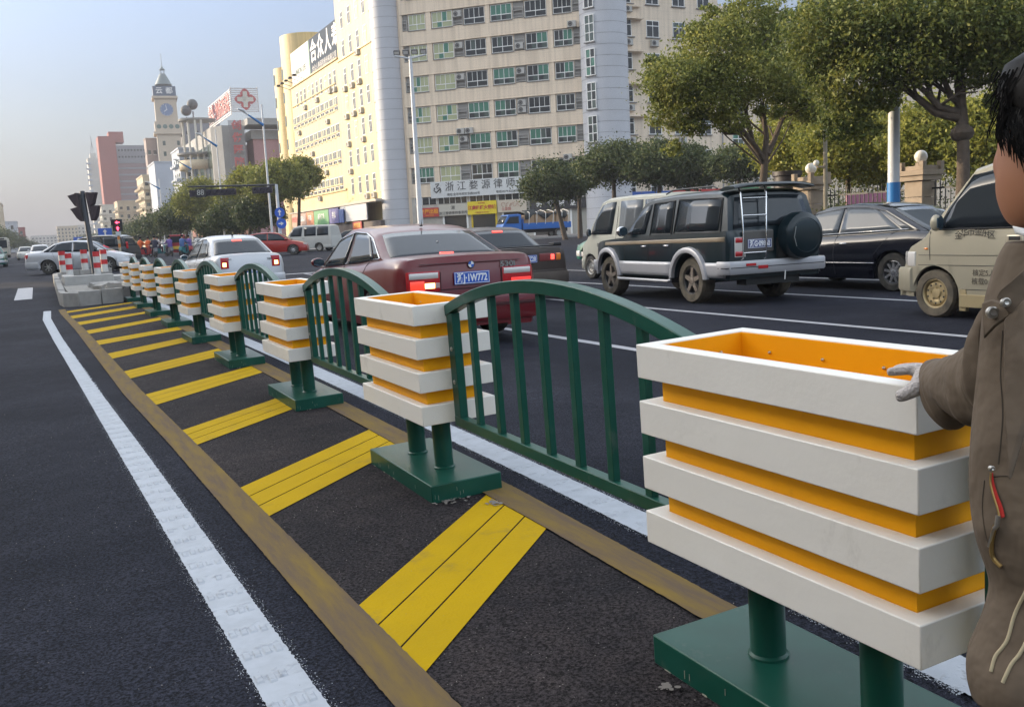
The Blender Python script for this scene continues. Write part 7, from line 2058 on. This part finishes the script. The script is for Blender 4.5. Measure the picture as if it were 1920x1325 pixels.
for i, (px, d, py, rx, rz) in enumerate(((2, 255, 447, 3.6, 3.0), (20, 300, 450, 3.6, 2.6), (36, 350, 455, 3.8, 2.4), (48, 430, 457, 4.4, 2.2), (-25, 230, 440, 3.8, 3.4))):
    b = gp(px, 480, d); q = rel(b, px, py, d)
    bs = [(q.x, q.y, q.z, rx, rx, rz), (q.x + rx * .8, q.y, q.z - rz * .4, rx * .6, rx * .6, rz * .6)]
    tree(['dark tree at the left edge of the picture', 'second dark tree from the left edge', 'third dark tree from the left edge', 'farthest dark tree on the left side', 'dark tree partly outside the left edge'][i], b, bs, 3000, .45, fol_dark, [(0, 0, 0), (q.x * .5, q.y * .5, q.z * .5), tuple(q)], 90 + i, tr=.2, nb=6, group='trees on the left side of the street')

# ------------------------------------------------------------------ garden fence, pillars, posts on the right
stone = mat('pillar_stone', (.34, .27, .20), .85, noise=.4, nscale=4, bump=.3)
globe_m = mat('lamp_globe', (.72, .68, .60), .3)
def pillar(x, y, label, h=2.1):
    z = .13
    t = empty('gate_pillar', (x, y, z)); tag(t, label, 'pillar', 'stone pillars of the garden fence')
    mb = MB()
    for k in range(5): mb.box(-.25, .25, -.25, .25, k * .37 + .005, k * .37 + .365)
    mb.build('shaft', stone, t, bevel=.01)
    mb = MB(); mb.box(-.33, .33, -.33, .33, 1.86, 1.98); mb.box(-.38, .38, -.38, .38, 1.98, 2.10); mb.box(-.3, .3, -.3, .3, 2.10, 2.2)
    for sx in (-.3, .3):
        for sy in (-.3, .3): mb.box(sx - .06, sx + .06, sy - .06, sy + .06, 2.1, 2.3)
    mb.build('cap', stone, t, bevel=.01)
    g_ = empty('globe_lamp', (x, y, z + 2.2)); tag(g_, 'white globe lamp on ' + label.split(' with')[0].replace('stone pillar', 'the stone pillar'), 'lamp', 'globe lamps on the pillars')
    mb = MB(); mb.ball((0, 0, .22), .15, 18); mb.build('globe', globe_m, g_); mb = MB(); mb.tube([(0, 0, 0), (0, 0, .1)], .05, 10); mb.build('base', dark, g_)
pillar(18.7, 18.9, 'stone pillar at the garden entrance right of the off-roader')
pillar(18.7, 15.4, 'stone pillar right of the blue and white pole')
pillar(18.7, 9.0, 'stone pillar hidden behind the silver minivan')
iron = mat('iron', (.02, .02, .022), .5)
fe = empty('garden_fence', (18.8, 18.4, .13)); tag(fe, 'dark iron garden fence overgrown with reddish creeper', 'fence')
mb = MB()
y = -.1
while y > -17: mb.tube([(0, y, .3), (0, y, 1.75)], .014, 6); mb.tube([(0, y, 1.75), (0, y, 1.88)], [.02, .002], 6); y -= .14
mb.build('bar', iron, fe); mb = MB()
for z in (.35, 1.1, 1.65): mb.box(-.02, .02, -17, 0, z, z + .04)
mb.build('rail', iron, fe, smooth=0)
mb = MB(); mb.box(-.12, .12, -17, 0, -.1, .35); mb.build('plinth', stone, fe, smooth=0)
me, _ = leaf_mesh('creeper', [(18.8, 17.2, .9, .25, 1.3, .75), (18.8, 16.3, .8, .25, 1.0, .6), (18.75, 12.5, 1.0, .3, 2.4, .9), (18.75, 9.8, 1.1, .35, 2.0, .9), (18.7, 13.9, 1.9, .4, .9, .35), (18.8, 15.5, .6, .25, 2.5, .5), (18.75, 18.0, 1.1, .25, .5, .9)], 9000, .075, fol_mix, 77, .1)
o = bpy.data.objects.new('creeper', me); COL.objects.link(o); tag(o, 'reddish brown creeper and clipped bushes hanging on the iron garden fence', 'creeper')
me, _ = leaf_mesh('hedge', [(19.6, 16, .9, .4, 3.6, .7), (19.6, 9, .9, .4, 4, .8), (24, 22, 1.2, 5, 1.0, 1.1)], 9000, .10, fol_dark, 78, .1)
o = bpy.data.objects.new('hedge', me); COL.objects.link(o); tag(o, 'dark clipped hedge behind the iron garden fence', 'hedge')
wb = mat('banner_pink', (.40, .16, .24), .7)
for (x, y, w_, m_, l_) in ((21.5, 20.3, 1.5, wb, 'pink notice board behind the fence left of the blue and white pole'), (20.8, 22.2, 1.3, cool, 'pale notice board behind the fence, left of the pink one')):
    t = empty('notice_board', (x, y, .1), -.4); tag(t, l_, 'notice board')
    mb = MB(); mb.box(0, w_, 0, .05, 1.25, 1.8); mb.build('panel', m_, t); mb = MB(); mb.box(.05, .1, 0, .05, 0, 1.25); mb.box(w_ - .1, w_ - .05, 0, .05, 0, 1.25); mb.build('post', iron, t)
# thin weathered pole with little lamps
p = gp(1548, 420, 24.5); t = empty('timber_pole', p); tag(t, 'thin weathered pale pole standing right of the garden entrance pillar', 'pole')
mb = MB(); mb.tube([(0, 0, 0), (0.0, 0.0, 4.0)], [.06, .05], 10); mb.build('shaft', mat('weathered_wood', (.30, .27, .21), .9, noise=.5, nscale=5), t)
mb = MB(); mb.tube([(0, 0, 2.45), (-.3, 0, 2.45)], .03, 6); mb.build('arm', stone, t); mb = MB(); mb.ball((-.32, 0, 2.55), .08, 10); mb.build('lamp_globe', globe_m, t)
# dark cylindrical bin-like post at the entrance
p = gp(1477, 430, 27); t = empty('advert_column', p); tag(t, 'dark cylindrical advertising column between the off-roader and the first stone pillar', 'column')
mb = MB(); mb.lathe([(.38, 0), (.38, 2.35), (.42, 2.38), (.42, 2.5), (0, 2.52)], 24); mb.build('drum', mat('drum_dark', (.03, .022, .022), .5, noise=.3, nscale=2), t, smooth=30)
mb = MB(); mb.lathe([(.385, 1.0), (.385, 1.9)], 24, a0=-2.6, a1=-1.6); mb.build('poster', mat('poster_dark', (.08, .04, .035), .6), t)

# ------------------------------------------------------------------ lamp posts, masts, signals
pole_w = mat('pole_white', (.58, .60, .62), .45, noise=.2, nscale=3)
pole_b = mat('pole_blue', (.02, .16, .42), .45)
def street_lamp(px, d, h, label, armpx=-1, r=.11, base_blue=False):
    p = gp(px, 470, d); t = empty('street_lamp', p); tag(t, label, 'street lamp', 'white street lamps with blue arms')
    mb = MB(); mb.tube([(0, 0, 0), (0, 0, h + .0)], [r, r * .6], 16); mb.build('pole', pole_w, t, smooth=60)
    mb = MB(); mb.tube([(0, 0, h * .86), (-1.3, -.2, h * .93)], [.13, .06], 8); mb.build('arm', pole_b, t, smooth=60)
    mb = MB(); mb.tube([(-1.25, -.2, h * .925), (-1.6, -.25, h * .955), (-2.1, -.3, h * .965)], [.06, .15, .05], 10); mb.build('lamp_head', pole_w, t, smooth=60)
    if base_blue: mb = MB(); mb.cyl((0, 0, .0), r * 1.05, 1.75, 20); mb.build('blue_sleeve', pole_b, t, smooth=60)
    return t
street_lamp(513, 80, 12.2, 'white street lamp in front of the round end of the cream wing')
street_lamp(424, 99, 12.6, 'white street lamp before the vertical hospital sign')
street_lamp(373, 117, 11.6, 'white street lamp left of the hospital canopies')
street_lamp(311, 147, 11.0, 'far white street lamp before the cool white end wall')
p = at(1675, 460, 21.3); t = empty('street_lamp', (p.x, p.y, .13)); tag(t, 'thick white pole with a blue lower sleeve behind the black saloon', 'street lamp')
mb = MB(); mb.tube([(0, 0, 0), (0, 0, 9.5)], [.135, .105], 24); mb.build('pole', pole_w, t, smooth=60)
mb = MB(); mb.cyl((0, 0, 0), .142, 1.83, 24); mb.build('blue_sleeve', pole_b, t, smooth=60)
mb = MB(); mb.tube([(0, 0, 8.3), (-1.6, -.2, 9.0)], [.13, .06], 8); mb.build('arm', pole_b, t)
mb = MB(); mb.tube([(-1.5, -.2, 8.95), (-2.4, -.3, 9.2)], [.14, .06], 8); mb.build('lamp_head', pole_w, t)
# floodlight mast
p = gp(791, 460, 75); t = empty('floodlight_mast', p); tag(t, 'tall white mast with four floodlights before the rounded grey tower', 'mast')
mb = MB(); mb.tube([(0, 0, 0), (0, 0, 14.6)], [.24, .13], 16); mb.build('mast', pole_w, t, smooth=60)
mb = MB(); mb.tube([(-1.1, .55, 14.7), (0, 0, 14.45), (1.1, -.55, 14.7)], .07, 8); mb.build('crossarm', pole_w, t)
for k in range(4):
    f_ = (k - 1.5) * .7
    mb = MB(); M = Matrix.Translation((f_ * .89, -f_ * .45, 14.95)) @ Matrix.Rotation(-.46, 4, 'Z') @ Matrix.Rotation(.5, 4, 'X'); mb.box(-.24, .24, -.1, .1, -.17, .17, 0, M); mb.box(-.19, .19, -.115, -.1, -.12, .12, 1, M); mb.build('floodlight', [dark, clear_lamp], t)
# gantry with the digital counter, blue round signs
p = gp(528, 470, 78); t = empty('signal_gantry', p); tag(t, 'white post carrying a dark overhead signal arm with an unlit counter', 'signal gantry')
mb = MB(); mb.tube([(0, 0, 0), (0, 0, 5.4)], [.16, .12], 12); mb.build('post', pole_w, t, smooth=60)
rr_ = Vector((_r.x, _r.y, 0)).normalized()
e_ = -rr_ * 7.4
mb = MB(); mb.tube([(0, 0, 5.35), (e_.x, e_.y, 5.55)], [.09, .07], 8); mb.build('arm', iron, t)
rzg = math.atan2(rr_.y, rr_.x)
for (f0, f1, l_) in ((.05, .27, 0), (.46, .98, 0)):
    c = e_ * ((f0 + f1) / 2); w_ = 7.4 * (f1 - f0)
    mb = MB(); M = Matrix.Translation((c.x, c.y, 4.98)) @ Matrix.Rotation(rzg, 4, 'Z'); mb.box(-w_ / 2, w_ / 2, -.12, .12, -.26, .26, 0, M)
    n_ = int(w_ / .42)
    for k in range(n_): mb.lathe([(.16, .0), (.17, .12)], 12, 0, M @ Matrix.Translation((-w_ / 2 + (k + .5) * w_ / n_, -.12, 0)) @ Matrix.Rotation(PI / 2, 4, 'X'))
    mb.build('signal_housing', mat('housing_violet', (.03, .024, .04), .5), t)
c = e_ * .80; c = e_ * .86
mb = MB(); M = Matrix.Translation((c.x, c.y - .2, 5.0)) @ Matrix.Rotation(rzg, 4, 'Z'); mb.box(-.42, .42, -.1, .1, -.36, .36, 0, M); o = mb.build('counter', iron, t)
text('88', .62, mat('counter_digits', (.42, .42, .40), .5), o, (c.x - .11 * rr_.y * 0 + rr_.y * .12, c.y - .2 - rr_.x * .12, 5.0), (PI / 2, 0, rzg), .004)
for k, (dz, lb) in enumerate(((3.05, 'upper round blue arrow sign on the gantry post'), (2.15, 'lower round blue arrow sign on the gantry post'))):
    s_ = empty('round_sign', (p.x + rr_.x * (.25 + .1 * k) - .2, p.y - .3, p.z + dz), rzg); tag(s_, lb, 'road sign')
    mb = MB(); mb.lathe([(0, -.02), (.42, -.02), (.42, .02), (0, .02)], 28, M=Matrix.Rotation(PI / 2, 4, 'X')); mb.build('disc', plate_blue, s_, smooth=30)
    mb = MB(); mb.prism([(-.05, -.25), (.05, -.25), (.05, .05), (.16, .05), (0, .27), (-.16, .05), (-.05, .05)] if k == 0 else [(-.25, -.05), (-.05, -.05), (-.05, -.16), (.2, 0), (-.05, .16), (-.05, .05), (-.25, .05)], -.035, -.022, 'y'); mb.build('arrow', white_trim, s_, smooth=0)
for (px, py, d, lb) in ((197, 436, 130, 'small blue road sign left of the red signal'), (147, 450, 190, 'tiny blue road sign left of the signal pole')):
    q = at(px, py, d); s_ = empty('blue_direction_sign', (q.x, q.y, q.z)); tag(s_, lb, 'road sign')
    mb = MB(); mb.box(-.9, .9, -.03, .03, -.6, .6); mb.build('panel', plate_blue, s_, bevel=.02); mb = MB(); mb.prism([(-.1, -.4), (.1, -.4), (.1, .1), (.3, .1), (0, .45), (-.3, .1), (-.1, .1)], -.05, -.035, 'y'); mb.build('arrow', white_trim, s_, smooth=0)
    mb = MB(); mb.tube([(0, .06, hgt(q.x, q.y) - q.z), (0, .06, .6)], .07, 8); mb.build('post', pole_w, s_)

# signal on the island seen from behind
sp_ = at(180, 533, 33.2); z0_ = hgt(sp_.x, sp_.y) + .3
t = empty('traffic_signal', (sp_.x, sp_.y, z0_)); tag(t, 'leaning dark signal pole on the island with two hooded heads seen from the side', 'traffic signal')
gun = mat('gunmetal', (.03, .035, .045), .45)
topv = at(154, 359, 33.2) - Vector((sp_.x, sp_.y, z0_))
mb = MB(); mb.tube([(0, 0, 0), tuple(topv)], [.085, .085], 16); mb.build('pole', gun, t, smooth=60)
axz = topv.normalized()
for sgn in (-1, 1):
    M = Matrix.Translation(topv + rr_ * sgn * .17 - axz * .08) @ Matrix.Rotation(rzg, 4, 'Z') @ Matrix.Rotation(-.12, 4, 'Y')
    mb = MB()
    for k in range(2):
        zt_ = -.47 * k
        X = sgn
        # hooded lens box in side view: hood flares outwards at the top
        pl = [(X * .02, zt_ + .02), (X * .34, zt_ - .02), (X * .30, zt_ - .10), (X * .16, zt_ - .40), (X * .10, zt_ - .45), (X * .02, zt_ - .45)] if k == 0 else [(X * .02, zt_ + .02), (X * .35, zt_ - .02), (X * .31, zt_ - .08), (X * .18, zt_ - .38), (X * .08, zt_ - .50), (X * .02, zt_ - .46)]
        mb.prism(pl, -.13, .13, 'y', 0, M)
    mb.box(min(X * -.02, X * .07), max(X * -.02, X * .07), -.15, .15, -.98, .03, 0, M)
    mb.build('signal_head', mat('hood_brown', (.045, .030, .035), .6), t, bevel=.012)
    mb = MB(); mb.tube([M @ Vector((X * .0, 0, -.1)), topv * .98 - axz * .12], .015, 6); mb.tube([M @ Vector((X * .0, 0, -.65)), topv - axz * .85, topv - axz * .55], .012, 6); mb.build('bracket', gun, t)
# red arrow signal across the junction
q = at(219, 411, 48); zq = hgt(q.x, q.y)
t = empty('arrow_signal', (q.x, q.y, zq), -.1); tag(t, 'signal with two glowing red arrows on an orange banded post across the junction', 'traffic signal')
H_ = q.z - zq
mb = MB(); mb.box(-.24, .24, -.08, .1, H_ - .62, H_); mb.box(-.30, -.24, -.2, .05, H_ - .02, H_ - .3); mb.build('signal_head', iron, t, bevel=.02)
for k in range(2):
    mb = MB()
    for (x0, z0, x1, z1) in ((-.10, .0, .10, .0), (0, .10, 0, -.10)): pass
    cz = H_ - .17 - .30 * k
    if k == 0: mb.prism([(-.11, cz), (0, cz + .09), (0, cz + .03), (.11, cz + .03), (.11, cz - .03), (0, cz - .03), (0, cz - .09)], -.10, -.085, 'y')
    else: mb.prism([(0, cz + .11), (.09, cz), (.035, cz), (.035, cz - .11), (-.035, cz - .11), (-.035, cz), (-.09, cz)], -.10, -.085, 'y')
    mb.build('red_arrow', mat('arrow_red', (.8, .05, .08), .4, emit=(1, .06, .12), estr=1.6), t, smooth=0)
    mb = MB(); mb.lathe([(.13, 0), (.14, .16)], 16, M=Matrix.Translation((0, -.08, cz)) @ Matrix.Rotation(PI / 2, 4, 'X'), a0=0, a1=PI); mb.build('visor', iron, t)
mb = MB(); mb.box(-.12, .12, -.1, .08, H_ - .85, H_ - .63); mb.build('control_box', pole_w, t)
for k in range(8):
    mb = MB(); mb.cyl((0, 0, k * (H_ - .85) / 8), .06, (H_ - .85) / 8 - .002, 12); mb.build('post_band', mat('band_orange', (.60, .22, .05), .5) if k % 2 else mat('band_cream', (.42, .38, .28), .5), t)
# bollards
br, bw_ = mat('bollard_red', (.50, .03, .035), .45), mat('bollard_white', (.58, .58, .56), .5, noise=.3, nscale=8)
def bollard(x, y, z, h=.78, r=.105):
    t = empty('bollard', (x, y, z))
    for i, (a, b_, m_) in enumerate(((.80, 1.0, br), (.55, .80, bw_), (.34, .55, br), (.0, .34, bw_))):
        mb = MB(); mb.cyl((0, 0, a * h), r, (b_ - a) * h, 20); mb.build('painted_band', m_, t, smooth=50)
    return t
bp_ = [(135, 546, 29.5, 'front left red and white bollard on the traffic island'), (187, 544, 29.5, 'front right red and white bollard, right of the signal pole'), (199, 527, 33, 'rear right red and white bollard, behind the front right one'), (162, 522, 36, 'rear middle red and white bollard, left of the signal pole'), (121, 526, 35, 'rear left red and white bollard')]
b0 = None
for i, (px, py, d, lb) in enumerate(bp_):
    q = at(px, py, d)
    if b0 is None: b0 = bollard(q.x, q.y, q.z); o = b0
    else: o = copy_tree(b0)
    zz_ = hgt(q.x, q.y) + .34
    o.location = (q.x, q.y, zz_); s_ = d / 29.5; o.scale = (s_ * .95, s_ * .95, (q.z - zz_ + .78) / .78 if 0 else 1)
    tag(o, lb, 'bollard', 'red and white bollards on the traffic island')

# ------------------------------------------------------------------ air
hz = bpy.data.materials.new('haze_air'); hz.use_nodes = True
n = hz.node_tree; n.nodes.clear()
o_ = n.nodes.new('ShaderNodeOutputMaterial'); v_ = n.nodes.new('ShaderNodeVolumePrincipled')
v_.inputs['Color'].default_value = (.48, .49, .53, 1); v_.inputs['Density'].default_value = .0008; v_.inputs['Anisotropy'].default_value = .0
n.links.new(v_.outputs[0], o_.inputs['Volume'])
mb = MB(); mb.box(-2600, 2600, -80, 2600, -1.5, 72)
o = mb.build('haze', hz, smooth=0); tag(o, kind='stuff')
